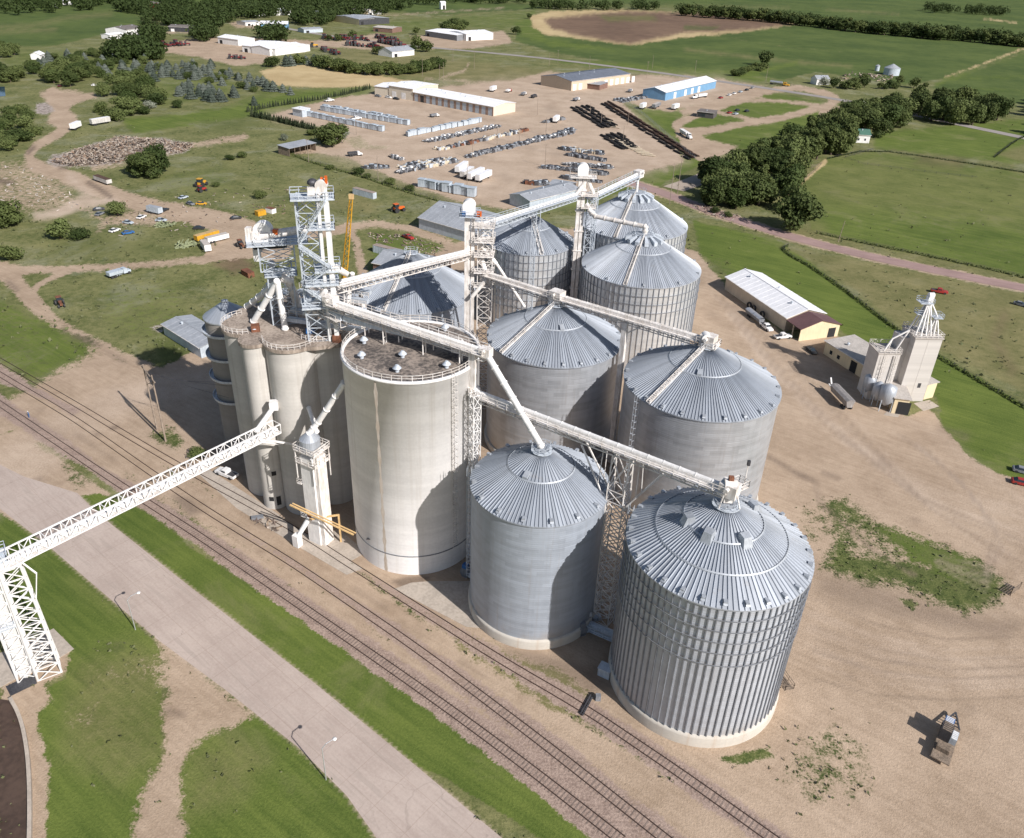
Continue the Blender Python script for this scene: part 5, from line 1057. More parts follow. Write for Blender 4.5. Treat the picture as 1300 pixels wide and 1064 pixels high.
# town edge
far_b = [((277, 55), (303, 58.5), 22, 6, 2, white, roofW, 'white machinery dealer shed left of the big white one'), ((308, 66), (350, 71), 50, 6, 2.5, white, roofW, 'largest white dealer building among the red machinery'), ((343, 71), (388, 66), 26, 6, 2, white, roofW, 'white wing on the right of the largest dealer building'),
 ((331, 37), (366, 37.5), 26, 6, 2, blue, roofW, 'pale blue shop near the highway on the left'), ((322, 21), (370, 19), 60, 6, 2, white, roofW, 'long white building in the trees, far left'), ((214, 40), (240, 41), 22, 5, 1.5, steel_dark, plain('brown_roof', (1, 1, 1)), 'brown house with dark front among the far left trees'),
 ((161, 47), (183, 44), 26, 7, 2.5, white, plain('brown_roof', (1, 1, 1)), 'white farm shed with a brown roof beyond the spruces'), ((430, 28), (456, 32), 50, 7, 1.5, steel_dark, roofG, 'dark fronted building left of the highway'), ((456, 32), (475, 31), 60, 7, 1.5, cream, roofG, 'tan warehouse beside the dark fronted one'),
 ((474, 40), (498, 42), 24, 5, 1, brick_m, roofT, 'low brown shop by the highway'), ((540, 46), (580, 52), 40, 6, 1.5, plain('grey_paint', (1, 1, 1)), roofW, 'white roofed implement store with dark front'), ((592, 52), (626, 50), 34, 7, 2, white, roofW, 'white round-fronted shop beside the highway'),
 ((498, 73), (526, 70), 20, 5, 3, white, roofG, 'grey roofed shed on the edge of the windbreak'), ((140, 50), (158, 48), 12, 4, 1, white, roofW, 'low white barn left of the brown roofed one'), ((446, 17), (466, 19), 14, 5, 2, cream, roofT, 'pale house left of the field edge'),
 ((468, 19), (484, 18), 14, 5, 2, white, roofG, 'small grey roofed house at the wood edge'), ((65, 10), (74, 9.5), 14, 5, 2, white, roofG, 'far left white house in the woods'), ((80, 6), (92, 6), 12, 5, 2, white, roofW, 'white house at the top left edge'), ((196, 10), (212, 9), 14, 6, 2, redp, plain('brown_roof', (1, 1, 1)), 'red roofed house among the top left trees'),
 ((312, 33), (330, 32), 20, 4, 1, white, roofG, 'small white shop left of the pale blue one'), ((386, 42), (410, 41), 16, 4, 1, bluegrey, roofG, 'grey shed between the trees by the highway'), ((393, 20), (410, 21), 12, 5, 1.5, greyp, roofG, 'grey house right of the long white building'), ((52, 76), (58, 74), 8, 4, 2, white, roofW, 'tiny white shed among the left spruces'), ((560, 12), (566, 12), 8, 10, 2, white, roofW, 'white farmhouse at the far field edge')]
for A, B, W_, h, rs, wm, rm, lab in far_b: shed('building', lab, 'building', A, B, W_, h, rs, wm, rm, doors=((3, 7, h*.6),), doorm=dark if wm is not steel_dark else white)
shed('house', 'green roofed house half hidden by the tree belt on the right', 'house', (1084, 181), (1103, 182), 10, 5, 2.5, white, grn, windows=((2, 3, 1.5, 2.8), (6, 7, 1.5, 2.8)))
shed('house', 'white farmhouse among the trees by the highway bend', 'house', (1036, 108), (1052, 108), 10, 5, 2.5, white, roofG)
for px, py, r, h, lab in ((1131, 95, 7.5, 6.5, 'small grey farm bin standing by the far crop field'), (1113, 90, 2.2, 5, 'tiny pale farm bin left of the small grey one')):
    p = G(px, py); T = thing('farm_bin', lab, 'grain bin', p); mb = MB(); mb.ring([(r, 0), (r, h)], 32); mb.build('wall', bluegrey, T); mb = MB(); mb.ring([(r+.2, h), (.4, h+r*.5), (0, h+r*.5)], 32, sm=False); mb.build('roof', roofG, T)
# ------------------------------------------------------------------ vehicles
def wheel(mb, x, y, r, w): mb.tube((x, y-w/2, r), (x, y+w/2, r), r, r, 14)
CACHE = {}
def loft(mb, secs):
    "secs: list of (x, halfwidth_bottom, z_bottom, halfwidth_top, z_top)"
    V = []
    for x, wb, zb, wt, zt_ in secs: V += [(x, -wb, zb), (x, wb, zb), (x, wt, zt_), (x, -wt, zt_)]
    n = len(secs); F = [(0, 1, 2, 3), tuple(range(4*n-1, 4*n-5, -1))]
    for i in range(n-1):
        a = 4*i
        for q in range(4): F.append((a+q, a+4+q, a+4+(q+1) % 4, a+(q+1) % 4))
    mb.add(V, F)
def pickup(col, key, bed=None):
    if key in CACHE: return CACHE[key]
    T = thing('pickup_truck', 'pickup', 'pickup truck')
    mb = MB(); loft(mb, [(-2.85, .9, .55, .92, 1.1), (-.6, .95, .45, .95, 1.15), (-.55, .95, .45, .95, 1.18), (1.2, .95, .45, .93, 1.2), (2.6, .92, .5, .85, 1.05), (2.85, .85, .5, .8, .85)]); mb.build('body', col, T)
    mb = MB(); loft(mb, [(-.75, .88, 1.16, .70, 1.8), (-.55, .88, 1.18, .72, 1.86), (.6, .88, 1.18, .72, 1.86), (1.25, .88, 1.19, .74, 1.24)]); mb.build('cab', col, T)
    mb = MB(); mb.box(-.5, .55, -.86, .86, 1.3, 1.7); mb.add([(.68, -.72, 1.78), (.68, .72, 1.78), (1.25, .8, 1.27), (1.25, -.8, 1.27)], [(0, 3, 2, 1)]); mb.build('window', glass, T)
    mb = MB(); mb.box(-2.7, -.85, -.75, .75, 1.12, 1.165); mb.build('cargo_bed', bed or steel_dark, T)
    for x in (-1.8, 1.8):
        for y in (-.85, .85): mb = MB(); wheel(mb, x, y, .4, .26); mb.build('wheel', black, T)
    CACHE[key] = Proto(T); return CACHE[key]
def car(col, key):
    if key in CACHE: return CACHE[key]
    T = thing('parked_car', 'car', 'car'); mb = MB(); loft(mb, [(-2.3, .8, .45, .8, .8), (-2.1, .88, .35, .86, .95), (1.2, .88, .3, .86, .95), (2.2, .8, .35, .75, .75)]); mb.build('body', col, T)
    mb = MB(); loft(mb, [(-1.9, .8, .93, .7, .97), (-1.2, .82, .95, .62, 1.42), (.2, .82, .95, .62, 1.42), (1.1, .8, .93, .72, .97)]); mb.build('cabin', glass, T)
    mb = MB(); mb.box(-1.15, .15, -.6, .6, 1.42, 1.46); mb.build('roof', col, T)
    for x in (-1.4, 1.4):
        for y in (-.8, .8): mb = MB(); wheel(mb, x, y, .33, .2); mb.build('wheel', black, T)
    CACHE[key] = Proto(T); return CACHE[key]
def trailer(key, L=14.5, W=2.6, H=2.7, z=1.2, col=white, roof=roofW, wheels=True, name='box_trailer', cat='trailer'):
    if key in CACHE: return CACHE[key]
    T = thing(name, 'trailer', cat); mb = MB(); mb.box(-L/2, L/2, -W/2, W/2, z, z+H)
    for k in range(1, 12): x = -L/2+L*k/12; mb.box(x-.04, x+.04, -W/2-.03, -W/2-.002, z+.1, z+H-.1); mb.box(x-.04, x+.04, W/2+.002, W/2+.03, z+.1, z+H-.1)
    mb.build('body', col, T)
    mb = MB(); mb.box(-L/2, L/2, -W/2, W/2, z+H+.002, z+H+.06); mb.build('roof', roof, T)
    mb = MB(); mb.box(-L/2+.02, L/2-.5, -.5, .5, z-.3, z-.005); mb.box(L/2-2.5, L/2-2.2, -.8, .8, .0, z-.31); mb.build('chassis', steel_dark, T)
    if wheels:
        for x in (-L/2+1.2, -L/2+2.4):
            for y in (-1.05, 1.05): mb = MB(); wheel(mb, x, y, .5, .45); mb.build('wheel', black, T)
    CACHE[key] = Proto(T); return CACHE[key]
def container(key, L, H, col, roof): 
    if key in CACHE: return CACHE[key]
    T = thing('storage_container', 'box', 'container'); mb = MB(); mb.box(-L/2, L/2, -1.2, 1.2, 0, H)
    for k in range(1, 16): x = -L/2+L*k/16; mb.box(x-.06, x+.06, -1.24, -1.202, .1, H-.1); mb.box(x-.06, x+.06, 1.202, 1.24, .1, H-.1)
    mb.build('body', col, T); mb = MB(); mb.box(-L/2-.05, L/2+.05, -1.25, 1.25, H+.002, H+.08); mb.build('roof', roof, T)
    mb = MB(); mb.box(L/2+.002, L/2+.05, -1.1, 1.1, .1, H-.1); mb.build('door', col, T); CACHE[key] = Proto(T); return CACHE[key]
def semi(key, tcol, tank=False, body=white):
    if key in CACHE: return CACHE[key]
    T = thing('semi_truck', 'truck', 'truck')
    mb = MB()
    if tank: mb.tube((-12, 0, 2.3), (-1, 0, 2.3), 1.15, 1.15, 16)
    else: loft(mb, [(-12.5, .9, 1.2, 1.3, 3.1), (-1, .9, 1.2, 1.3, 3.1)])
    mb.build('trailer_body', chrome if tank else body, T)
    mb = MB(); mb.box(-12, 5.2, -.45, .45, .75, 1.05); mb.build('chassis', steel_dark, T)
    mb = MB(); loft(mb, [(.3, 1.2, .9, 1.15, 3.2), (2.6, 1.2, .9, 1.1, 3.2), (3.0, 1.15, .9, 1.0, 2.1), (5.4, 1.0, .8, .85, 1.75)]); mb.build('cab', tcol, T)
    mb = MB(); mb.add([(2.66, -1, 3.05), (2.66, 1, 3.05), (3.02, .95, 2.15), (3.02, -.95, 2.15)], [(0, 3, 2, 1)]); mb.box(1.6, 2.4, -1.24, 1.24, 2.1, 2.8); mb.build('window', glass, T)
    for x in (-11.3, -10, -.2, 1., 4.5):
        for y in (-1, 1): mb = MB(); wheel(mb, x, y, .5, .4); mb.build('wheel', black, T)
    CACHE[key] = Proto(T); return CACHE[key]
def tractor(key, col, cabc=glass):
    if key in CACHE: return CACHE[key]
    T = thing('farm_tractor', 'tractor', 'tractor'); mb = MB(); loft(mb, [(-1.5, .5, .9, .5, 1.7), (.2, .5, .9, .5, 1.8), (2.6, .4, .9, .38, 1.6)]); mb.build('body', col, T)
    mb = MB(); mb.box(-1.4, .1, -.75, .75, 1.7, 2.8); mb.build('cab', cabc, T); mb = MB(); mb.box(-1.5, .2, -.8, .8, 2.8, 2.92); mb.build('roof', col, T)
    for x, y, r in ((-1, -1.1, .9), (-1, 1.1, .9), (2, -.8, .6), (2, .8, .6)): mb = MB(); wheel(mb, x, y, r, .45); mb.build('wheel', black, T)
    CACHE[key] = Proto(T); return CACHE[key]
def put(pr, px, py, to, label, group=None, sc=None):
    "place at a pixel, heading towards another pixel"
    return pr.put(G(px, py), ang((px, py), to), label, group, sc)
put(pickup(white, 'pw'), 993.5, 429.5, (1013, 427.5), 'white pickup truck at the open maroon porch')
put(pickup(white, 'pw'), 972.5, 417.5, (982, 425), 'white pickup truck towing the grey covered trailer by the long shed')
def low_trailer():
    T = thing('tank_trailer', 'x', 'trailer'); mb = MB(); loft(mb, [(-4.5, .8, .8, 1.05, 1.9), (4.2, .8, .8, 1.05, 1.9)]); mb.build('body', greyp, T)
    mb = MB(); mb.ring([(1.06, -4.4), (1.06, 4.2)], 14, a0=0, a1=PI); mb.v = [(z, -x, 1.9+y*.45) for x, y, z in mb.v]; mb.build('cover', chrome, T)
    for x in (-2.6, -1.6):
        for y in (-.9, .9): mb = MB(); wheel(mb, x, y, .42, .3); mb.build('wheel', black, T)
    mb = MB(); mb.beam((4.2, 0, .8), (6.2, 0, .6), .2); mb.build('drawbar', steel_dark, T); return Proto(T)
put(low_trailer(), 957.5, 405.5, (972, 417), 'grey rounded trailer hitched behind a white pickup by the long shed')
for k, (px, py) in enumerate(((950.5, 392), (956, 396), (967, 403.5))):
    p = G(px, py); T = thing('tractor_tyre', ('first', 'second', 'third')[k]+' big tyre from the left, propped on the long shed wall', 'tyre', p, ang((919, 367), (995, 420)), 'big tyres against the long shed'); mb = MB(); R_, r_ = .95, .3
    V = []; n = 20; m_ = 8
    for i in range(n):
        for j in range(m_): a, b_ = 2*PI*i/n, 2*PI*j/m_; V.append(((R_+r_*math.cos(b_))*math.cos(a), r_*1.2*math.sin(b_), 1.25+(R_+r_*math.cos(b_))*math.sin(a)))
    mb.add(V, [(i*m_+j, ((i+1) % n)*m_+j, ((i+1) % n)*m_+(j+1) % m_, i*m_+(j+1) % m_) for i in range(n) for j in range(m_)], True); mb.build('tread', black, T)
T = thing('grain_trailer', 'grey tarped grain trailer parked alone in the yard before the feed mill', 'trailer', G(1067, 511), ang((1058, 500), (1078, 521)))
mb = MB(); loft(mb, [(-4.6, .7, 1.0, 1.25, 2.9), (4.4, .7, 1.0, 1.25, 2.9)]); mb.build('body', plain('trailer_grey', (.33, .31, .30), .6), T); mb = MB(); loft(mb, [(-4.7, 1.3, 2.92, .5, 3.3), (4.5, 1.3, 2.92, .5, 3.3)]); mb.build('tarp', plain('tarp_grey', (.25, .235, .23), .8), T)
mb = MB(); mb.beam((-4.5, 0, 1.0), (-7.4, 0, 1.6), .25); mb.beam((-4.4, -.8, 2.2), (-6.6, -.4, 4.0), .35); mb.build('auger', white, T)
for x in (2.4, 3.5):
    for y in (-1, 1): mb = MB(); wheel(mb, x, y, .5, .4); mb.build('wheel', black, T)
put(pickup(redp, 'pr'), 1192, 372, (1205, 374), 'red and white pickup truck in the dry meadow beyond the feed mill'); put(car(redp, 'cr'), 1297, 615, (1310, 618), 'red car at the right edge of the yard'); put(car(greyp, 'cg'), 1298, 600, (1310, 603), 'dark car on the grass at the right edge')
put(car(greyp, 'cg'), 1295, 388, (1310, 392), 'grey car in the meadow at the right edge'); put(car(black, 'ck'), 1030, 447, (1036, 452), 'dark skid loader in the shade of the mill annex')
put(pickup(white, 'pw'), 288, 604, (278, 600), 'white pickup truck in the shade under the long gallery')
# flatbed loaded with crates
p = G(1201, 940); T = thing('flatbed_trailer', 'flatbed gooseneck trailer with plank deck at the bottom right of the yard', 'trailer', p, ang((1190, 968), (1211, 905)))
TL = 5.3
mb = MB(); mb.box(-TL, 2.4, -1.3, 1.3, .75, .95); mb.build('deck', wood, T); mb = MB(); mb.beam((2.4, -1.2, .85), (5.6, 0, .95), .22); mb.beam((2.4, 1.2, .85), (5.6, 0, .95), .22)
for k in range(4): x = 2.8+k*.65; y = 1.2*(5.6-x)/3.2; mb.beam((x, -y, .88), (x, y, .88), .14)
mb.build('gooseneck', steel_dark, T)
for x in (-3, -1.9):
    for y in (-1.15, 1.15): mb = MB(); wheel(mb, x, y, .4, .3); mb.build('wheel', black, T)
c_, s_ = math.cos(T.rotation_euler.z), math.sin(T.rotation_euler.z)
for k, (x, y, w_, l_, h_, mt_, lab) in enumerate(((1.4, .5, 1.3, 1.5, 1.9, bluep, 'dark blue slatted crate at the front of the flatbed'), (-.4, .45, 1.5, 1.9, 2.3, steel_dark, 'tallest black machine crate on the middle of the flatbed'), (-.3, -.75, .9, 1.8, 1.2, bluegrey, 'low pale crate on the right side of the flatbed'), (-3.0, .1, 1.8, 1.3, .8, wood, 'wooden box near the tail of the flatbed'))):
    T2 = thing('crate', lab, 'crate', (p.x+x*c_-y*s_, p.y+x*s_+y*c_, .95), T.rotation_euler.z); mb = MB(); mb.box(-l_/2, l_/2, -w_/2, w_/2, 0, h_); mb.build('box', mt_, T2)
    mb = MB()
    for q in range(5): mb.box(-l_/2+l_*(q+.1)/5, -l_/2+l_*(q+.6)/5, -w_/2+.1, w_/2-.1, h_+.002, h_+.06)
    mb.build('slat', white if k in (0, 2) else wood, T2)
# person and motor by the crossing
def person(px, py, label, shirt, trousers, rz=0):
    T = thing('person', label, 'person', G(px, py), rz); me = bpy.data.meshes.new('body')
    J = {'p': (0, 0, .95, .15), 'c': (0, .02, 1.3, .17), 'n': (0, 0, 1.5, .06), 'h': (0, .02, 1.66, .11), 'sl': (-.19, 0, 1.42, .07), 'el': (-.25, -.03, 1.15, .045), 'hl': (-.26, .1, .93, .035), 'sr': (.19, 0, 1.42, .07), 'er': (.25, -.03, 1.15, .045), 'hr': (.26, .1, .93, .035), 'kl': (-.11, .06, .5, .07), 'fl': (-.12, -.05, .08, .05), 'kr': (.11, -.02, .5, .07), 'fr': (.12, .12, .08, .05), 'tl': (-.12, .1, .04, .04), 'tr': (.12, .27, .04, .04)}
    ks_ = list(J); E_ = [('p', 'c'), ('c', 'n'), ('n', 'h'), ('c', 'sl'), ('sl', 'el'), ('el', 'hl'), ('c', 'sr'), ('sr', 'er'), ('er', 'hr'), ('p', 'kl'), ('kl', 'fl'), ('fl', 'tl'), ('p', 'kr'), ('kr', 'fr'), ('fr', 'tr')]
    me.from_pydata([J[k][:3] for k in ks_], [(ks_.index(a), ks_.index(b)) for a, b in E_], []); o = bpy.data.objects.new('body', me); COL.objects.link(o); o.parent = T
    sk_ = o.modifiers.new('skin', 'SKIN'); o.modifiers.new('sub', 'SUBSURF').levels = 1; me.materials.append(shirt)
    for i, k in enumerate(ks_): me.skin_vertices[0].data[i].radius = (J[k][3], J[k][3]*.8); me.skin_vertices[0].data[i].use_root = (k == 'p')
    mb = MB(); mb.blob((0, .02, 1.74), .125, 10, 6, 0, .7); mb.build('cap', white, T); return T
person(37.5, 530, 'person in blue work clothes and white cap walking by the rail crossing', bluep, bluep, 2.2)
# crane
p = G(434, 388); T = thing('mobile_crane', 'yellow lattice boom crane beside the dirt track behind the low bin', 'crane', p); tp = Yp(446, 250, p.y-6)-p; md = tp*.36
mb = MB(); mb.box(-1.6, 1.6, -3.2, 3.2, 1.2, 3.4); mb.build('cab', yel, T)
for s in (-1.5, 1.5): mb = MB(); mb.box(s-.4, s+.4, -3.4, 3.4, 0, 1.1); mb.build('crawler_track', black, T)
mb = MB(); mb.beam((0, 1, 2.4), md, 1.4, 1.2); mb.build('lower_boom', yel, T)
mb = MB()
for i, j in ((-1, -1), (1, -1), (1, 1), (-1, 1)): mb.beam(md+Vector((i*.75, j*.75, 0)), tp+Vector((i*.4, j*.4, 0)), .16)
for k in range(14):
    a = md.lerp(tp, k/14); b_ = md.lerp(tp, (k+1)/14); w1 = .75-.35*k/14
    for (i, j), (i2, j2) in (((-1, -1), (1, -1)), ((1, -1), (1, 1)), ((1, 1), (-1, 1)), ((-1, 1), (-1, -1))): mb.beam(a+Vector((i*w1, j*w1, 0)), b_+Vector((i2*w1, j2*w1, 0)), .1)
mb.build('lattice_boom', yel, T); mb = MB(); mb.box(tp.x-.7, tp.x+.7, tp.y-.5, tp.y+.5, tp.z-.6, tp.z+.8); mb.build('boom_head', tanp, T)
put(container('cbl', 13, 2.8, bluegrey, plain('rusty_roof', (.35, .28, .24), .8)), 463, 249, (478, 253), 'pale blue container with a rusty roof in the rough grass behind the head works')
put(container('cbr', 12, 2.8, bluegrey, plain('rusty_roof', (1, 1, 1))), 492, 323, (512, 328), 'blue grey container with a brown roof behind the low wide bin')
# trailers and vehicles in the yard
t1 = trailer('tw', 13); tl2 = trailer('tw2', 12, 2.6, 2.6, 1.2, plain('faded_trailer', (.55, .53, .50), .6))
put(t1, 586, 217.5, (596, 211), 'white box trailer at the left end of the four parked together', 'four white trailers in the yard'); put(tl2, 593, 224, (604, 218), 'greyish trailer second from the left of four', 'four white trailers in the yard')
put(t1, 604, 226, (618, 219), 'white box trailer third of four, longest roof', 'four white trailers in the yard', (1.15, 1, 1)); put(t1, 614, 228.5, (628, 222), 'white box trailer at the right end of the four', 'four white trailers in the yard')
put(trailer('tws', 9), 706, 155, (714, 149), 'short white trailer at the end of the dark equipment row'); put(semi('sw', white), 873, 175, (881, 180), 'white semi truck on the dirt loop by the yard corner'); put(semi('swy', yel, True), 994, 109, (1010, 111), 'polished tank truck with a yellow cab on the highway')
put(semi('sw', white), 1090, 136, (1076, 142), 'white semi truck on the side road near the tree belt')
for i, (px, py, cl, lb) in enumerate(((452, 152, 'pw', 'white service truck at the top left of the transformer rows'), (418, 129, 'pw', 'white pickup truck on the hedge side of the yard'), )): put(pickup(white, cl), px, py, (px+8, py-1), lb, None, 1.3)
for i, (px, py, c, lb) in enumerate(((480, 123, greyp, 'silver car parked leftmost by the yard warehouse'), (493, 124.5, white, 'white car parked second by the yard warehouse'), (503, 126.5, black, 'black car parked third by the yard warehouse'))): put(car(c, 'far'+c.name), px, py, (px+6, py+1), lb, None, 1.2)
def dumptruck(key, cab, body):
    if key in CACHE: return CACHE[key]
    T = thing('flatbed_truck', 'x', 'truck'); mb = MB(); loft(mb, [(1.2, 1.1, .7, 1.0, 2.4), (2.4, 1.1, .7, 1.0, 2.4), (2.7, 1.0, .7, .9, 1.6), (3.9, .9, .7, .8, 1.4)]); mb.build('cab', cab, T); mb = MB(); loft(mb, [(-4, 1.1, 1.1, 1.2, 2.3), (1, 1.1, 1.1, 1.2, 2.3)]); mb.build('body', body, T)
    for x in (-3, -1.9, 3):
        for y in (-.95, .95): mb = MB(); wheel(mb, x, y, .5, .35); mb.build('wheel', black, T)
    CACHE[key] = Proto(T); return CACHE[key]
put(dumptruck('dw', white, steel_dark), 451, 198, (463, 197), 'truck with a white cab and dark crate body near the round tree'); put(dumptruck('dw2', white, greyp), 552, 148.5, (563, 147), 'white truck in the yard before the roll-up doors', None, .9)
put(dumptruck('dw2', white, greyp), 732, 128, (740, 126), 'white truck at the top of the black pole stacks'); put(dumptruck('dw2', white, greyp), 800, 117, (806, 114), 'white boom truck parked left of the blue building'); put(trailer('tws', 9), 816, 138, (822, 135), 'small white trailer on the left of the gravel bay'); put(trailer('tgr', 13, 2.6, 2.2, 1.2, greyp, roofT), 833, 137, (842, 133), 'grey top trailer in the middle of the gravel bay'); put(trailer('tws', 9), 857, 139, (866, 136), 'white trailer on the right of the gravel bay'); put(semi('sw', white), 884, 125, (870, 127), 'white truck along the blue building front')
put(trailer('tws', 9), 626, 116, (631, 114), 'short white trailer behind the yard warehouse'); put(dumptruck('dr2', redp, white), 646, 117, (652, 115), 'red and white truck behind the yard warehouse'); put(dumptruck('dw2', white, greyp), 665, 121, (670, 119), 'grey flatbed truck behind the yard warehouse'); put(dumptruck('dk', steel_dark, steel_dark), 678, 124, (684, 122), 'dark flatbed truck behind the yard warehouse')
for i, (px, py, c, lb) in enumerate(((915, 125, redp, 'dark red pickup leftmost in the loop parking row'), (926, 121.5, white, 'white car second in the loop parking row'), (932, 119.5, white, 'white van third in the loop parking row'), (940, 117.5, bluegrey, 'blue grey car fourth in the loop parking row'), (948, 115, black, 'black car fifth in the loop parking row'), (955, 112.5, chrome, 'silver car rightmost in the loop parking row'), (926, 144, redp, 'red car beside the dark brick office'), (934, 145.5, bluegrey, 'pale blue car beside the dark brick office'), (936, 141, black, 'black car behind the pale blue one at the office'), (948, 142, black, 'black pickup at the right of the office parking'))): put(car(c, 'far'+c.name), px, py, (px+5, py-1.2), lb, None, 1.15)
# mobile homes, buses, junk machines left
put(trailer('tw2', 12), 128, 158, (140, 156), 'large white trailer by the bushes right of the debris heap'); put(trailer('tws', 9), 97, 164, (104, 161), 'small white trailer beside the dirt road bend'); put(trailer('tmh', 12, 2.6, 1.8, .8, plain('faded_trailer', (1, 1, 1)), brownp), 131, 232, (142, 236), 'old mobile home with a brown roof next to puddles')
put(trailer('tbs', 7, 2.4, 2.3, .6, white, roofT), 262, 317, (266, 322), 'white box trailer at the dirt junction, standing crosswise'); T = put(trailer('tcamp', 9, 2.5, 1.7, .6, white, roofT), 276, 306, (288, 303), 'white camper with side windows behind the crosswise trailer'); put(trailer('tyb', 10, 2.4, 1.8, .6, yel, plain('tan_top', (.55, .38, .18), .8)), 263, 303, (280, 298), 'yellow bus body behind the white camper')
put(trailer('tgt', 7, 2.4, 2.2, .8, bluegrey, roofG), 197, 271, (206, 273), 'grey box truck body on the track shoulder'); put(car(black, 'ck'), 209, 268, (214, 266), 'black wreck beside the grey truck body'); put(container('ctk', 5, 1.8, rust, rust), 315, 350, (322, 354), 'rusty open skip on the grass behind the elevator'); put(container('ctk', 5, 1.8, rust, rust), 95, 160, (90, 160), 'tiny rusty tank beside the trailer', None, .5)
put(tractor('trd', rust), 77, 388, (82, 396), 'rusty tractor wreck in the grass left of the elevator'); put(tractor('tor', org), 505, 269, (514, 267), 'orange loader in the grass before the grey warehouse', None, 1.3); put(tractor('tye', yel), 256, 237, (262, 234), 'yellow grader in the rough grass', None, 1.4); put(tractor('trr', redp), 256, 243.5, (262, 242), 'red tractor right below the yellow grader'); put(tractor('trd', rust), 306, 314, (312, 318), 'small rusty tractor on the dirt junction')
put(pickup(redp, 'pr'), 518, 303, (526, 306), 'red pickup truck by the track behind the low bin'); put(car(greyp, 'cg'), 242, 260, (248, 262), 'grey car wreck beside the wide dirt road'); put(car(bluegrey, 'cbg'), 233, 252, (240, 250), 'pale blue wreck at the road edge'); put(car(yel, 'cy'), 256, 260, (262, 260), 'yellow tank body near the grey wreck'); put(car(black, 'ck'), 300, 278, (308, 277), 'black car wreck under the white dome head'); put(container('cyb', 4, 2, yel, yel), 331, 273, (335, 272), 'yellow box beside the white box in the grass'); put(container('cwb', 4, 2, white, rust), 344, 270, (348, 271), 'white box with a red top in the grass')
for px, py, c, lb in ((163, 297, bluep, 'blue car wreck at the bottom of the scrapped machine lot'), (146, 294, white, 'white wreck left of the blue one'), (163, 284, bluegrey, 'pale blue wreck in the scrapped machine lot'), (180, 277, white, 'white wreck under the grey truck body'), (205, 281, bluegrey, 'silver wreck at the right of the scrapped machine lot'), (126, 267, steel_dark, 'dark wreck left of the bush in the machine lot'), (127, 273, greyp, 'grey green wreck in the machine lot'), (253, 291, black, 'black pickup wreck above the yellow bus body'), (76, 110, dred, 'dark red car at the end of the left dirt road'), (120, 109, white, 'white car beside the bushes far left'), (152, 349, bluegrey, 'pale blue machine left of the watermark-free meadow middle')):
    lb = lb.replace('left of the watermark-free meadow middle', 'alone in the left meadow'); put(car(c, 'jk'+c.name), px, py, (px+6, py+random.uniform(-3, 3)), lb)
put(dumptruck('dfd', bluegrey, bluegrey), 152, 350, (162, 347), 'pale blue truck wreck standing in the left meadow')
for px, py, s_ in ((210, 287, 1.), (236, 313, .9)):
    T = thing('scrap_combine', 'pale green frame wreck '+('in the machine lot by the bus' if s_ == 1. else 'in the grass left of the white camper'), 'machine wreck', G(px, py)); mb = MB()
    for k in range(26): mb.beam((random.uniform(-4, 4), random.uniform(-3, 3), .1), (random.uniform(-4, 4), random.uniform(-3, 3), random.uniform(.6, 2.2)), .35)
    mb.build('frame', plain('pale_green', (.27, .30, .17), .7), T)
# far dealer's machinery
gr = 'red machines standing at the far dealer'
k = 0
for (x0, y0_, x1, y1_, n) in ((410, 50, 470, 52, 9), (440, 58, 480, 61, 8), (478, 49, 504, 53, 6), (480, 54, 512, 60, 7), (205, 60, 240, 58, 6), (290, 74, 310, 76, 4), (408, 64, 430, 70, 4)):
    for i in range(n):
        f = (i+.5)/n; put(tractor('tfar', dred, steel_dark), x0+(x1-x0)*f+random.uniform(-1, 1), y0_+(y1_-y0_)*f+random.uniform(-.5, .5), (x0+300, y0_+random.uniform(-40, 40)), 'dark red farm machine in a row at the far machinery dealer', gr, random.uniform(1.2, 2.2))
put(tractor('tfy', yel), 398, 60, (420, 60), 'yellow machine left of the red rows at the dealer', None, 1.8)
# ------------------------------------------------------------------ trees
def leaf_mat(name, c1, c2, rough=.7):
    m, t, b = new_mat(name); tc = nd(t, 'ShaderNodeTexCoord').outputs['Object']; oi = nd(t, 'ShaderNodeObjectInfo').outputs['Random']
    n1 = noise(t, tc, .35, 3, .6); n2 = noise(t, tc, 2.3, 2, .6)
    f = mth(t, 'MULTIPLY_ADD', n1, .4, mth(t, 'MULTIPLY_ADD', n2, .25, mth(t, 'MULTIPLY', oi, .36)))
    t.links.new(mixc(t, ss(t, f, .3, .66), c1, c2), b.inputs['Base Color']); b.inputs['Roughness'].default_value = rough; b.inputs['Specular IOR Level'].default_value = .2
    tr = nd(t, 'ShaderNodeBsdfTranslucent'); t.links.new(mixc(t, .5, c1, c2), tr.inputs[0]); mx = nd(t, 'ShaderNodeMixShader'); mx.inputs[0].default_value = .22
    out = t.nodes['Material Output']; t.links.new(b.outputs[0], mx.inputs[1]); t.links.new(tr.outputs[0], mx.inputs[2]); t.links.new(mx.outputs[0], out.inputs[0]); return m
L_dark = leaf_mat('dark_leaves', (.040, .062, .017), (.122, .150, .048)); L_mid = leaf_mat('green_leaves', (.054, .082, .022), (.140, .172, .058))
L_spr = leaf_mat('blue_spruce_needles', (.070, .092, .072), (.175, .20, .17)); L_pale = leaf_mat('silvery_leaves', (.15, .17, .12), (.32, .34, .27)); L_col = leaf_mat('hedge_needles', (.04, .058, .028), (.095, .115, .06))
bark = plain('bark', (.10, .075, .055), .9, 0, .25, 1.)
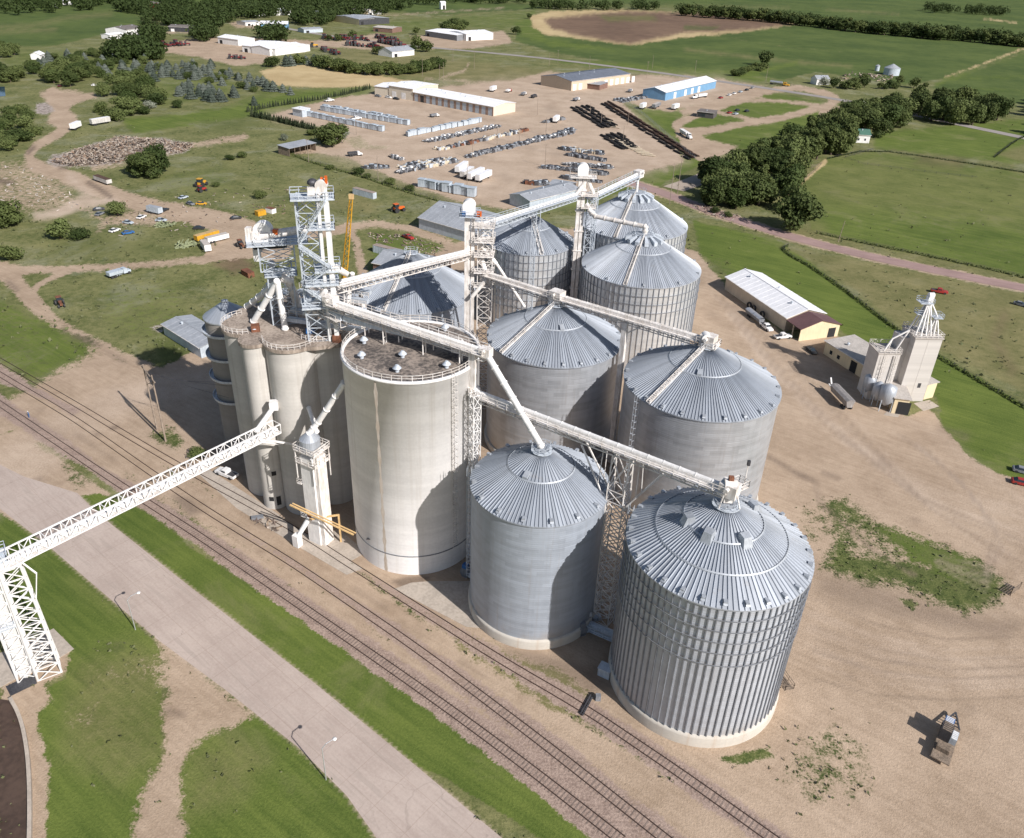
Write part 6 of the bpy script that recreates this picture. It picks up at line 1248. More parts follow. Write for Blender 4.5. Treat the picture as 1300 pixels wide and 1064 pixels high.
def leaves(V, F, c, r, n, s, rr, flat=1., cone=None):
    for _ in range(n):
        if cone:
            f = rr.random()**1.25; z = cone*f; rad = r*(1-f)**.62*(.55+.45*rr.random())*(1+.22*math.sin(f*26)); a = rr.random()*2*PI
            p = Vector((c[0]+rad*math.cos(a), c[1]+rad*math.sin(a), c[2]+z)); nrm = Vector((math.cos(a), math.sin(a), .5))
        else:
            d = Vector((rr.gauss(0, 1), rr.gauss(0, 1), rr.gauss(0, 1))).normalized(); q = r*(.60+.44*rr.random()**.6)*(1+.24*math.sin(d.x*7+c[0])*math.cos(d.z*6+c[1]))
            p = Vector((c[0]+d.x*q, c[1]+d.y*q, c[2]+d.z*q*flat)); nrm = d
        nrm = (nrm+Vector((rr.uniform(-1, 1), rr.uniform(-1, 1), rr.uniform(-.6, 1)))*.75).normalized()
        x = nrm.orthogonal().normalized(); x.rotate(Matrix.Rotation(rr.random()*6.28, 3, nrm)); y = nrm.cross(x); w_ = s*rr.uniform(.6, 1.3)
        o = len(V); b_ = nrm*w_*.25
        V += [tuple(p-x*w_), tuple(p-y*w_*.7+b_), tuple(p+x*w_), tuple(p+y*w_*.7+b_)]; F.append((o, o+1, o+2, o+3))
def tree_proto(kind, seed, n=1500, leafm=None, name='tree'):
    "unit tree about 10 m high; scaled when placed"
    rr = random.Random(seed); T = thing(name, 'tree', 'tree'); tk = MB(); V = []; F = []
    if kind == 'spruce':
        tk.tube((0, 0, 0), (0, 0, 8.8), .22, .05, 7); leaves(V, F, (0, 0, .3), 4.0, n, .5, rr, cone=8.6)
    elif kind == 'col':
        tk.tube((0, 0, 0), (0, 0, 7), .2, .06, 6); leaves(V, F, (0, 0, .2), 2.0, n, .5, rr, cone=9.8)
        leaves(V, F, (0, 0, 3.6), 2.2, n//2, .5, rr, 1.5)
    else:
        tk.tube((0, 0, 0), (.2, .1, 3.4), .38, .26, 8); lobes = []
        nl = 14 if kind == 'big' else 8
        for k in range(nl):
            a = 2.4*k+rr.uniform(-.4, .4); q = (k/nl)**.6*3.3; z = 5.2+rr.uniform(-2.4, 2.4)-(q*.30); r_ = rr.uniform(1.6, 2.5)
            if kind == 'tall': q *= .55; z = 3.2+5.2*k/nl+rr.uniform(-.4, .4); r_ = rr.uniform(1.3, 1.9)*(1.1-.35*k/nl)
            if kind == 'bush': z = 3.2+rr.uniform(-.9, 2.2)-(q*.35); r_ = rr.uniform(1.8, 2.8)
            lobes.append((q*math.cos(a), q*math.sin(a), max(z, r_*.8), r_))
        for x, y, z, r_ in lobes:
            tk.tube((.15, .1, 2.6), (x*.75, y*.75, z-.3), .16, .05, 5); leaves(V, F, (x, y, z), r_, n//nl, .42 if n > 900 else .6, rr, .85)
    tk.build('trunk', bark, T); me = bpy.data.meshes.new('crown'); me.from_pydata(V, [], F); me.materials.append(leafm)
    o = bpy.data.objects.new('crown', me); COL.objects.link(o); o.parent = T; return Proto(T)
PR = {'big': [tree_proto('big', s, 3000, L_dark, 'broadleaf_tree') for s in (1, 2, 3)], 'mid': [tree_proto('big', s, 2000, L_mid, 'broadleaf_tree') for s in (4, 5)], 'tall': [tree_proto('tall', s, 1800, L_dark, 'broadleaf_tree') for s in (6, 7)],
      'dbush': [tree_proto('bush', s, 1500, L_dark, 'bush') for s in (10, 11)], 'spruce': [tree_proto('spruce', s, 1300, L_spr, 'spruce_tree') for s in (12, 13, 14)],
      'pale': [tree_proto('bush', 15, 1300, L_pale, 'bush')], 'col': [tree_proto('col', s, 500, L_col, 'hedge_tree') for s in (16, 17)], 'far': [tree_proto('big', s, 700, L_dark, 'broadleaf_tree') for s in (18, 19, 20)]}
rt = random.Random(42)
def tree(kind, px, py, h, label, group=None, wf=1.):
    "px,py: foot of the tree; h metres"
    pr = rt.choice(PR[kind]); s = h/10; sx = s*wf*rt.uniform(.92, 1.08)
    return pr.put(G(px, py), rt.uniform(0, 6.28), label, group, (sx, sx, s*rt.uniform(.94, 1.06)))
def inpoly(x, y, P):
    c = False; n = len(P)
    for i in range(n):
        (ax, ay), (bx, by) = P[i], P[(i+1) % n]
        if (ay > y) != (by > y) and x < (bx-ax)*(y-ay)/(by-ay)+ax: c = not c
    return c
def grove(kinds, poly, n, h, label, group, wf=1., gap=.55):
    w_ = [G(*p) for p in poly]; P = [(p.x, p.y) for p in w_]; x0, x1 = min(p[0] for p in P), max(p[0] for p in P); y0, y1 = min(p[1] for p in P), max(p[1] for p in P)
    done = []; tries = 0; g = gap*(h[0]+h[1])/2*wf
    while len(done) < n and tries < 6000:
        tries += 1; x, y = rt.uniform(x0, x1), rt.uniform(y0, y1)
        if inpoly(x, y, P) and all((x-a)**2+(y-b_)**2 > g*g for a, b_ in done):
            done.append((x, y)); pr = rt.choice(PR[rt.choice(kinds)]); hh = rt.uniform(*h); s = hh/10; sx = s*wf*rt.uniform(.85, 1.15)
            pr.put(Vector((x, y, 0)), rt.uniform(0, 6.28), label, group, (sx, sx, s))
def treerow(kinds, pts, n, h, label, group, wf=1., jit=2.):
    ps = [G(*p) for p in pts]; L = [0]
    for a, b_ in zip(ps, ps[1:]): L.append(L[-1]+(b_-a).length)
    for k in range(n):
        d = L[-1]*(k+.5)/n
        for i in range(len(ps)-1):
            if L[i] <= d <= L[i+1]+1e-6: p = ps[i].lerp(ps[i+1], (d-L[i])/(L[i+1]-L[i])); break
        p = p+Vector((rt.uniform(-jit, jit), rt.uniform(-jit, jit), 0)); hh = rt.uniform(*h); s = hh/10; sx = s*wf*rt.uniform(.85, 1.15)
        rt.choice(PR[rt.choice(kinds)]).put(p, rt.uniform(0, 6.28), label, group, (sx, sx, s))
# belt along the pink road and the side road, right of centre
gr = 'dark broadleaf trees between the pink road and the pasture'
grove(['big', 'mid', 'mid', 'tall', 'big'], [(882, 250), (905, 230), (948, 208), (985, 196), (1005, 212), (1020, 240), (1010, 272), (1012, 286), (990, 284), (940, 268), (905, 262)], 30, (11, 17), 'dark broadleaf tree in the dense belt between the pink road and the pasture', gr, 1.05, .42)
tree('big', 1009, 292, 17, 'large dark tree at the near right tip of the roadside belt', None, 1.15); tree('mid', 898, 247, 11, 'lighter green tree at the left tip of the roadside belt'); tree('mid', 938, 246, 13, 'yellowish green tree inside the roadside belt')
grove(['big', 'tall', 'mid'], [(1022, 184), (1040, 166), (1070, 160), (1080, 172), (1075, 198), (1050, 202), (1030, 200)], 13, (13, 19), 'dark tree in the clump left of the green roofed house', 'trees left of the green roofed house', 1., .4)
grove(['big', 'mid'], [(1085, 152), (1120, 138), (1150, 142), (1160, 158), (1140, 168), (1112, 176), (1090, 168)], 14, (12, 18), 'dark tree in the clump right of the green roofed house', 'trees right of the green roofed house', 1., .42)
grove(['big', 'big', 'mid'], [(1150, 156), (1160, 138), (1200, 136), (1262, 140), (1270, 156), (1220, 162), (1180, 161)], 20, (15, 21), 'tall dark tree in the row along the top of the pasture', 'tall trees above the pasture', .95, .4)
grove(['big', 'far'], [(1272, 176), (1280, 150), (1300, 128), (1340, 130), (1340, 180)], 8, (12, 17), 'dark tree at the right edge of the picture', 'trees at the right edge', 1., .5)
grove(['big', 'mid', 'tall'], [(968, 204), (1000, 186), (1030, 178), (1052, 186), (1072, 200), (1040, 208), (1012, 218), (985, 214)], 15, (12, 17), 'dark tree in the link between the roadside belt and the green roofed house', 'trees linking the roadside belt to the house', 1.1, .4)
grove(['big', 'mid'], [(1052, 180), (1064, 152), (1100, 138), (1118, 150), (1106, 168), (1080, 172), (1066, 186)], 12, (12, 17), 'dark tree crowding round the green roofed house', 'trees round the green roofed house', 1.05, .4)
for px, py, h, k_ in ((1166, 128, 15, 'tall'), (1160, 112, 11, 'far'), (1142, 106, 9, 'far')): tree(k_, px, py, h, 'slim dark tree behind the farmyard, %s' % ({15: 'tallest and nearest', 11: 'middle one', 9: 'smallest and farthest'}[h]))
grove(['far', 'dbush'], [(1060, 112), (1090, 104), (1130, 108), (1138, 114), (1100, 118), (1064, 118)], 12, (7, 11), 'dark tree in the farmyard hedge by the highway', 'farmyard trees', 1.1, .45)
tree('pale', 1046, 108, 11, 'white blossoming tree beside the white farmhouse'); tree('far', 1058, 112, 11, 'dark tree right of the white blossoming one')
grove(['dbush', 'far'], [(925, 96), (962, 84), (975, 82), (975, 88), (940, 98)], 12, (6, 9), 'dark bush in the short row pointing to the highway', 'short bush row by the highway', 1.3, .4); tree('far', 970, 84, 18, 'tallest tree at the tip of the short bush row')
# far belt across the top right
gr = 'trees of the long field belt'
treerow(['far', 'tall'], [(866, 20), (900, 23), (960, 27), (1000, 31), (1040, 35), (1080, 40), (1130, 45), (1180, 50), (1230, 53), (1300, 60), (1340, 63)], 70, (14, 21), 'dark tree in the long belt along the far crop field', gr, 1.3, 8)
# windbreak and clumps of the left middle
treerow(['big', 'mid', 'far'], [(402, 84), (440, 92), (480, 96), (520, 94), (560, 86)], 46, (8, 13), 'dark tree in the windbreak behind the wheat field', 'windbreak behind the wheat field', 1.1, 4)
treerow(['far', 'spruce'], [(342, 86), (365, 84), (385, 82), (402, 84)], 12, (7, 11), 'dark tree at the upper edge of the wheat field', 'trees above the wheat field', 1.1, 4)
for px, py, h, lb in ((531, 62, 16, 'tall dark tree left of the dealer forecourt'), (541, 66, 14, 'tall dark tree right by the dealer forecourt'), (525, 66, 9, 'broad dark bush by the dealer forecourt'), (484, 70, 11, 'slim tree inside the red machine lot'), (477, 68, 8, 'small tree inside the red machine lot'), (528, 44, 11, 'lone tree on the field edge by the highway'), (447, 48, 10, 'dark tree between the highway and the machine rows'), (430, 52, 9, 'dark tree at the highway left of the machine rows'), (418, 52, 8, 'left tree of the three by the highway'), (655, 44, 12, 'lone round tree by the highway bend'), (672, 24, 9, 'small tree at the tip of the tan field strip')): tree('far', px, py, h, lb, None, 1.15)
grove(['far'], [(560, 40), (575, 34), (596, 38), (590, 42), (570, 42)], 8, (11, 16), 'tree behind the white implement store', 'trees behind the implement store', 1.2, .4)
# spruces
gr = 'blue grey spruces of the plantation'
grove(['spruce', 'spruce', 'spruce', 'dbush'], [(150, 92), (210, 84), (262, 82), (300, 96), (340, 108), (376, 118), (368, 124), (330, 120), (290, 112), (240, 100), (190, 104)], 70, (6, 8.5), 'blue grey spruce in the loose plantation by the wheat field', gr, 1.15, .55)
grove(['spruce'], [(225, 122), (240, 110), (270, 112), (300, 122), (310, 130), (280, 134), (245, 130)], 24, (6.5, 8.5), 'blue grey spruce in the round clump in the meadow', 'spruce clump in the meadow', 1.1, .5)
grove(['spruce', 'dbush', 'mid'], [(70, 74), (150, 66), (205, 74), (206, 92), (150, 98), (90, 100), (40, 98), (30, 84)], 60, (7, 10), 'spruce or dark tree in the mixed wood by the left fields', 'mixed wood by the left fields', 1.15, .5)
tree('dbush', 225, 137, 8, 'lone dark bush right of the round clump'); tree('spruce', 323, 134, 7, 'single dark fir at the hedge end')
# left woods, nearer
gr = 'broadleaf trees left of the dirt road end'
grove(['mid', 'big'], [(56, 98), (80, 90), (106, 92), (110, 108), (90, 112), (62, 111)], 12, (11, 15), 'bushy green tree in the clump above the left dirt road', gr, 1.1, .4)
grove(['mid', 'dbush'], [(120, 148), (128, 124), (155, 104), (180, 96), (206, 104), (208, 128), (180, 146), (152, 166), (125, 150)], 26, (9, 14), 'bushy green tree in the big clump right of the left dirt road', 'big clump right of the left dirt road', 1.1, .42)
tree('pale', 190, 138, 7.5, 'silvery white flowering bush in front of the big clump', None, 1.3); tree('mid', 140, 107, 10, 'round tree between the two left clumps')
tree('big', 178, 222, 13, 'left half of the big twin trees by the debris heap', None, 1.05); tree('big', 198, 221, 15, 'right half of the big twin trees by the debris heap', None, 1.1); tree('big', 188, 226, 14, 'front tree of the big twin trees by the debris heap')
tree('big', 421, 184, 14, 'big round dark tree on the near yard corner', None, 1.35); tree('dbush', 412, 182, 9, 'bush left under the big round tree'); tree('pale', 437, 176, 8, 'greyish bush right behind the big round tree')
grove(['mid', 'dbush'], [(-20, 170), (10, 150), (34, 140), (52, 152), (50, 172), (30, 176), (24, 200), (-20, 204)], 18, (7, 11), 'green bush at the left edge below the pond', 'bushes at the left edge', 1.2, .5)
grove(['far', 'mid'], [(-20, 66), (16, 62), (22, 72), (-20, 76)], 7, (10, 14), 'dark tree at the left picture edge by the crop field', 'trees at the left edge by the crops', 1.2, .45)
grove(['dbush', 'big'], [(-10, 92), (20, 90), (36, 100), (20, 108), (-10, 106)], 9, (9, 12), 'dark tree at the left picture edge under the spruces', 'trees at the left edge under the spruces', 1.2, .45)
tree('big', 8, 288, 12, 'dark tree at the left edge above the lower dirt road', None, 1.2); tree('dbush', 18, 284, 8, 'bush right of the left edge tree'); tree('dbush', 14, 330, 9, 'lowest dark bush at the left edge by the road', None, 1.1)
tree('mid', 77, 303, 9, 'round bush, left of two in the middle of the left meadow', None, 1.1); tree('dbush', 103, 304, 7, 'round bush, right of two in the middle of the left meadow', None, 1.1); tree('mid', 150, 274, 7, 'bush inside the scrapped machine lot', None, 1.2)
for px, py, h, lb in ((331, 252, 5.5, 'single dark bush in the grass behind the dome head'), (292, 203, 4.5, 'left of two little round bushes in the meadow'), (308, 200, 5, 'right of two little round bushes in the meadow'), (275, 237, 3.5, 'small bush right of the yellow grader'), (361, 178, 5, 'pale bush left of the open shed'), (395, 172, 6, 'bush behind the open shed'), (419, 215, 4, 'bush on the yard bank below the open shed'), (456, 222, 6, 'largest bush on the near yard bank'), (466, 226, 4, 'bush right of the largest bank bush'), (496, 234, 5, 'bush before the bank fence'), (521, 242, 4.5, 'last bush on the near yard bank'), (251, 580, 3.4, 'small round green bush by the old elevator foot')): tree('dbush' if 'pale' not in lb else 'pale', px, py, h, lb, None, 1.2)
grove(['big'], [(236, 470), (262, 462), (276, 472), (262, 486), (240, 482)], 0, (5, 7), 'x', 'x')
grove(['dbush'], [(895, 260), (935, 262), (925, 275), (900, 272)], 4, (3, 5), 'low bush in the junk yard beside the pink road', 'low bushes by the pink road', 1.2, .5)
treerow(['col'], [(312, 143), (345, 136), (400, 128), (440, 120), (470, 113)], 52, (3.2, 4.4), 'small conifer in the upper hedge row along the yard fence', 'upper hedge row conifers', .9, .4)
treerow(['col'], [(318, 148), (350, 154), (380, 162), (402, 166)], 40, (4, 5), 'small conifer in the lower hedge row by the white box shed', 'lower hedge row conifers', .95, .4)
# far woods that read as one mass
def far_wood(name, polys, h):
    V = []; F = []; rr = random.Random(5)
    for poly, n in polys:
        P = [(G(*p).x, G(*p).y) for p in poly]; x0, x1 = min(p[0] for p in P), max(p[0] for p in P); y0, y1 = min(p[1] for p in P), max(p[1] for p in P); k = 0; tr_ = 0
        while k < n and tr_ < n*30:
            tr_ += 1; x, y = rr.uniform(x0, x1), rr.uniform(y0, y1)
            if not inpoly(x, y, P): continue
            k += 1; hh = rr.uniform(*h); r_ = hh*.42
            for q in range(3): leaves(V, F, (x+rr.uniform(-.3, .3)*hh, y+rr.uniform(-.3, .3)*hh, hh*.55+rr.uniform(-.1, .15)*hh), r_, 38, 1.5, rr, 1.0)
    me = bpy.data.meshes.new(name); me.from_pydata(V, [], F); me.materials.append(L_dark); o = bpy.data.objects.new(name, me); COL.objects.link(o); tag(o, 'far woods between the fields and the town', 'wood', None, 'stuff')
far_wood('far_wood', [([(-120, 26), (-120, 0), (60, -8), (250, -10), (250, 24), (180, 20), (130, 13), (60, 18)], 420), ([(180, 30), (230, 12), (300, 10), (310, 22), (272, 38), (232, 46), (215, 34)], 130), ([(300, 20), (330, 8), (430, 6), (430, 12), (380, 20), (300, 26)], 130), ([(250, -12), (430, -14), (560, -8), (700, -4), (690, 6), (560, 6), (500, 16), (470, 17), (250, 10)], 420), ([(372, 28), (392, 22), (430, 26), (420, 32), (380, 34)], 40), ([(176, 50), (200, 42), (208, 52), (190, 56)], 20), ([(250, 48), (276, 44), (278, 50), (252, 56)], 22), ([(405, 24), (430, 6), (480, 0), (500, 14), (470, 22), (425, 27)], 90), ([(125, 76), (160, 62), (206, 66), (206, 76), (160, 82)], 60), ([(330, 50), (350, 44), (368, 52), (344, 56)], 18), ([(700, -6), (1340, -6), (1340, -2), (700, -2)], 150), ([(862, 15), (960, 22), (1100, 37), (1200, 46), (1340, 58), (1340, 63), (1200, 52), (1100, 42), (960, 27), (862, 20)], 230), ([(1172, 12), (1270, 17), (1274, 21), (1180, 17)], 45), ([(676, 9), (830, 11), (832, 14), (676, 13)], 45)], (11, 17))
# ------------------------------------------------------------------ railway
def along(ps, step):
    L = [0]
    for a, b_ in zip(ps, ps[1:]): L.append(L[-1]+(b_-a).length)
    i = 0; out = []; d = 0
    while d < L[-1]:
        while L[i+1] < d: i += 1
        f = (d-L[i])/(L[i+1]-L[i]); out.append((ps[i].lerp(ps[i+1], f), (ps[i+1]-ps[i]).normalized())); d += step
    return out
for ti, lab in ((1, 'nearest railway track on pink ballast, beside the mown grass strip'), (2, 'middle railway track, half sunk in dirt and weeds'), (3, 'railway track closest to the silos, passing their foot')):
    ps = smooth_line([G(*p) for p in TR[ti]], 3); o = ps[0].copy(); T = thing('railway_track', lab, 'railway track', o)
    for sd in (-.76, .76):
        mb = MB(); q = offset(ps, sd)
        for a, b_ in zip(q, q[1:]): mb.beam(a+Vector((0, 0, .1)), b_+Vector((0, 0, .1)), .1, .16)
        mb.build('rail', rail_m, T, o)
    mb = MB()
    for p, d in along(ps, .62 if ti == 1 else .75):
        if (ti == 2 and p.x < -6) or (ti == 3 and p.x < 14): continue
        if ti == 1 and p.x < -68 and p.x > -112: continue
        n_ = Vector((-d.y, d.x, 0)); j = rt.uniform(-.08, .08); c_ = p+Vector((0, 0, .0)); mb.beam(c_-n_*(1.2+j), c_+n_*(1.2-j), .2, .05)
    tg = mb.build('ties', tie_m, T, o); tag(tg, kind='stuff')
T = thing('rail_bumper', 'dark timber switch stand across the track nearest the silos', 'switch stand', G(744, 898)); mb = MB(); a = ang((744, 898), (756, 876))
for k in (-.5, .5): mb.beam((math.cos(a)*-1.8-k*.3*math.sin(a), math.sin(a)*-1.8+k*.3, .3), (math.cos(a)*2.3-k*.3*math.sin(a), math.sin(a)*2.3+k*.3, .3), .22)
mb.build('timber', steel_dark, T); mb = MB(); mb.box(1.6, 2.4, 1.2, 1.9, 0, 1.1, 0); mb.build('switch_box', greyp, T)
# ------------------------------------------------------------------ poles, lamps, fences
def pole(px, py, h, lab, group=None, arm=True, lamp=False, lean=0):
    T = thing('utility_pole', lab, 'utility pole', G(px, py), rt.uniform(0, 1) if not lamp else 0, group); mb = MB(); mb.tube((0, 0, 0), (lean, 0, h), .16, .1, 8); mb.build('pole', pole_w, T)
    if arm: mb = MB(); mb.beam((-1.1, 0, h-.5), (1.1, 0, h-.5), .14); mb.build('crossarm', pole_w, T)
for k, (px, py, h) in enumerate(((631, 184.6, 11), (659, 183, 11), (600, 201, 11), (557.8, 210, 12), (693, 172, 11), (682, 146.5, 11), (692, 211.7, 12), (593, 240, 12), (480, 228, 12), (392, 206, 12), (452.5, 171, 10), (507, 91, 14), (536.5, 97.3, 14), (563, 105, 16), (558, 104, 14), (602, 88, 16), (575, 78, 12), (697, 84, 12), (708, 80, 12), (748, 88, 12), (828, 87, 12), (882, 94, 12), (972, 104, 13), (749, 146, 8), (763, 157, 8), (797, 158, 8), (791, 177, 8))):
    pole(px, py, h, 'slim yard and roadside pole like its neighbours around the storage yard', 'slim poles round the yard', k % 3 == 0)
pole(1064, 307, 9, 'lone leaning grey pole by the pasture fence above the pink road', None, False, lean=.8); pole(850, 259, 19, 'left one of the tall pole pair by the pink road junction'); pole(860, 246, 19, 'right one of the tall pole pair by the pink road junction'); pole(821, 99, 14, 'white topped sign pole by the highway and yard')
T = thing('h_frame_pole', 'two legged wooden power pole with cross braces beside the tracks', 'utility pole', G(205, 553)); p0 = G(199.6, 545.4)-G(205, 553); p1 = G(210.5, 560.4)-G(205, 553)
for p in (p0, p1): mb = MB(); mb.tube(p, p+Vector((0, 0, 17.8)), .24, .16, 8); mb.build('pole', pole_w, T)
mb = MB(); e = (p1-p0).normalized(); mb.beam(p0-e*1.6+Vector((0, 0, 16.6)), p1+e*1.6+Vector((0, 0, 16.6)), .25); mb.beam(p0+Vector((0, 0, 16)), p1+Vector((0, 0, 12.6)), .14); mb.beam(p1+Vector((0, 0, 16)), p0+Vector((0, 0, 12.6)), .14); mb.build('crossarm', pole_w, T)
mb = MB()
for k, q in enumerate((-1.5, 0, 1.5)):
    a = (p0+p1)/2+e*q+Vector((0, 0, 16.9)); b_ = Vector((22, -9+q, 17.5)) if k == 0 else Vector((21, -8+q, 19)); mb.beam(a, (a+b_)/2-Vector((0, 0, .5)), .05); mb.beam((a+b_)/2-Vector((0, 0, .5)), b_, .05)
mb.build('wire', steel_dark, T)
for px, py, lab, hd in ((172, 799.5, 'white street lamp with a curved arm on the grass left of the concrete lane', (170.7, 752)), (414, 990, 'white street lamp at the bottom edge of the concrete lane', (426, 951))):
    p = G(px, py); T = thing('street_lamp', lab, 'street lamp', p); mb = MB(); mb.tube((0, 0, 0), (0, 0, 6.9), .1, .07, 8); mb.build('post', chrome, T)
    mb = MB(); ax = Vector((.83, .55, 0)); mb.tube((0, 0, 6.9), ax*.6+Vector((0, 0, 7.5)), .06, .06, 6); mb.tube(ax*.6+Vector((0, 0, 7.5)), ax*1.6+Vector((0, 0, 7.7)), .06, .06, 6); mb.build('arm', chrome, T)
    mb = MB(); c = ax*1.9+Vector((0, 0, 7.68)); mb.blob(c, .34, 8, 5, 0, .4); mb.build('lamp_head', white, T)
p = G(441, 712); T = thing('wall_lamp', 'thin lamp post in front of the big concrete silo wall', 'street lamp', G(481, 716)); mb = MB(); mb.tube((0, 0, 0), (0, 0, 6), .06, .05, 6); mb.build('post', steel_dark, T); mb = MB(); mb.beam((0, 0, 6), (-1.6, .2, 6.1), .1); mb.box(-2.1, -1.3, 0, .35, 5.9, 6.15); mb.build('lamp_head', steel_dark, T)
def fence(pts, lab, h=1.2, step=4., col=steel_dark, fill=None, rails=3, pw=.12):
    ps = smooth_line([G(*p) for p in pts], 1); o = ps[0].copy(); T = thing('fence', lab, 'fence', o); mb = MB()
    for p, d in along(ps, step): mb.beam(p, p+Vector((0, 0, h)), pw)
    ob = mb.build('posts', col, T, o); mb = MB()
    for a, b_ in zip(ps, ps[1:]):
        for k in range(1, rails+1): z = Vector((0, 0, h*k/rails)); mb.beam(a+z, b_+z, .05)
    mb.build('wire', col, T, o)
    if fill:
        mb = MB(); rr = random.Random(9); V = []; F = []
        for p, d in along(ps, .35): leaves(V, F, (p.x+rr.uniform(-.4, .4), p.y+rr.uniform(-.4, .4), .4), .5, 3, .4, rr, .8)
        me = bpy.data.meshes.new('weeds'); me.from_pydata([(x-o.x, y-o.y, z) for x, y, z in V], [], F); me.materials.append(L_dark); ob = bpy.data.objects.new('weeds', me); COL.objects.link(ob); ob.parent = T; ob['kind'] = 'stuff'
fence([(1000, 312), (990, 318), (1044, 348), (1160, 436), (1215, 468), (1300, 518), (1340, 542)], 'dark weedy wire fence running between the lawn and the dry meadow', 1.3, 4, steel_dark, True)
fence([(1036, 296), (1080, 306), (1200, 330), (1340, 362)], 'dark pasture fence along the upper side of the pink road', 1.2, 5, steel_dark, True)
fence([(1050, 202), (1105, 190), (1200, 203), (1340, 226)], 'pasture fence under the tall dark trees', 1.2, 5, steel_dark, True); fence([(1108, 190), (1060, 204), (1200, 222), (1240, 226)], 'thin cross fence inside the upper pasture', 1.1, 6, steel_dark)
fence([(1262, 200), (1290, 178), (1310, 170)], 'short fence round the tan paddock', 1.2, 5, steel_dark, True)
fence([(1030, 214), (1048, 206), (1000, 247)], 'low fence beside the pale strip', 1.1, 5, wood)
fence([(790, 129), (812, 142), (850, 176), (884, 204)], 'chain link fence along the brown pole stacks', 2.2, 4, greyp, None, 4); fence([(372, 197), (395, 207), (450, 222), (520, 246), (580, 262)], 'dark fence on the near bank of the storage yard', 1.8, 4, steel_dark, True); fence([(508, 88), (540, 84), (562, 80)], 'silver fence under the windbreak', 2, 6, greyp)
T = thing('gate', 'small timber gate at the end of the green ditch', 'gate', G(1288, 752), .6); mb = MB()
for k in range(5): mb.beam((-1.6, 0, .3+.3*k), (1.6, 0, .3+.3*k), .12)
for x in (-1.6, 1.6): mb.beam((x, 0, 0), (x, 0, 1.8), .18)
mb.build('frame', wood, T)
# ------------------------------------------------------------------ storage yard goods
def proto_once(key, f):
    if key not in CACHE: CACHE[key] = Proto(f())
    return CACHE[key]
def mk_transformer():
    T = thing('transformer', 'x', 'transformer'); mb = MB(); mb.box(-.9, .9, -.9, .7, .15, 2.1); mb.box(-1.0, 1.0, -1.0, .8, 2.102, 2.2); mb.build('cabinet', bluegrey, T); mb = MB()
    for k in range(6): mb.box(-.8+.3*k, -.65+.3*k, .702, 1.15, .4, 1.9)
    mb.build('fins', greyp, T); mb = MB(); mb.box(-1, 1, -1, 1, 0, .148); mb.build('pallet', wood, T); return T
def mk_bundle(mat_, n=10, L=11, seed=1):
    def f():
        rr = random.Random(seed); T = thing('pole_bundle', 'x', 'pole bundle'); mb = MB()
        for k in range(n): y = (k % 6)*.36-.9; z = .32+(k//6)*.32; l_ = L*rr.uniform(.85, 1); mb.tube((-l_/2+rr.uniform(-.4, .4), y+rr.uniform(-.05, .05), z), (l_/2, y+rr.uniform(-.1, .1), z), .17, .14, 7)
        mb.build('poles', mat_, T); 
        for x in (-L*.3, L*.3): mb = MB(); mb.box(x-.12, x+.12, -1.3, 1.3, 0, .18); mb.build('bearer', wood, T)
        return T
    return f
def mk_hardware(seed, cols):
    def f():
        rr = random.Random(seed); T = thing('hardware_pallet', 'x', 'pallet'); 
        for mi in cols:
            mb = MB()
            for k in range(7): x, y = rr.uniform(-2, 2), rr.uniform(-1.4, 1.4); a, b_ = rr.uniform(.3, 1.1), rr.uniform(.2, .6); mb.box(-a, a, -b_, b_, 0, rr.uniform(.5, 1.7), rr.uniform(-.4, .4), (x, y))
            for k in range(4): x, y = rr.uniform(-2, 2), rr.uniform(-1.2, 1.2); mb.beam((x-2, y, rr.uniform(.3, 1)), (x+2, y+rr.uniform(-.8, .8), rr.uniform(.3, 1.2)), .2)
            mb.build('goods', mi, T)
        mb = MB(); mb.box(-2.4, 2.4, -1.6, 1.6, -.0, .12); mb.build('pallet', wood, T); return T
    return f
def mk_reel():
    T = thing('cable_reel', 'x', 'cable reel'); mb = MB(); mb.tube((0, -.5, 1), (0, -.4, 1), 1, 1, 16); mb.tube((0, .4, 1), (0, .5, 1), 1, 1, 16); mb.build('flange', wood, T); mb = MB(); mb.tube((0, -.4, 1), (0, .4, 1), .65, .65, 14); mb.build('cable', steel_dark, T); return T
HW = [proto_once('hw%d' % i, mk_hardware(i, c)) for i, c in enumerate(([bluegrey, steel_dark, greyp], [greyp, white, steel_dark], [steel_dark, greyp], [galv, palew, wood], [rust, steel_dark]))]
def row(protos, a, b, n, lab, group, rot=0., jit=.3, sc=(.9, 1.1), rj=.15):
    A, B = G(*a), G(*b); r0 = math.atan2(B.y-A.y, B.x-A.x)
    for k in range(n):
        p = A.lerp(B, (k+.5)/n)+Vector((rt.uniform(-jit, jit), rt.uniform(-jit, jit), 0)); rt.choice(protos).put(p, r0+rot+rt.uniform(-rj, rj), lab, group, rt.uniform(*sc))
TF = [proto_once('tf', mk_transformer)]
row(TF, (408, 140), (519, 159), 30, 'pale transformer cabinet in the upper of the two long left rows', 'transformers, upper left row', 0, .2, (1.3, 1.6)); row(TF, (410, 137.5), (505, 153), 20, 'pale transformer cabinet behind the upper long left row', 'transformers, back of the upper left row', 0, .5, (1.1, 1.5))
row(TF, (390, 147), (486, 167), 30, 'pale transformer cabinet in the lower of the two long left rows', 'transformers, lower left row', 0, .2, (1.3, 1.6))
row(TF, (516, 173.5), (610, 155), 26, 'pale transformer cabinet in the row slanting up to the warehouse corner', 'transformers, slanting row', 0, .4, (1.1, 1.6))
row(TF, (533, 236), (603, 250), 9, 'grey transformer cabinet on the near bank of the yard', 'transformers on the near bank', .2, .5, (1.5, 2.2), .3)
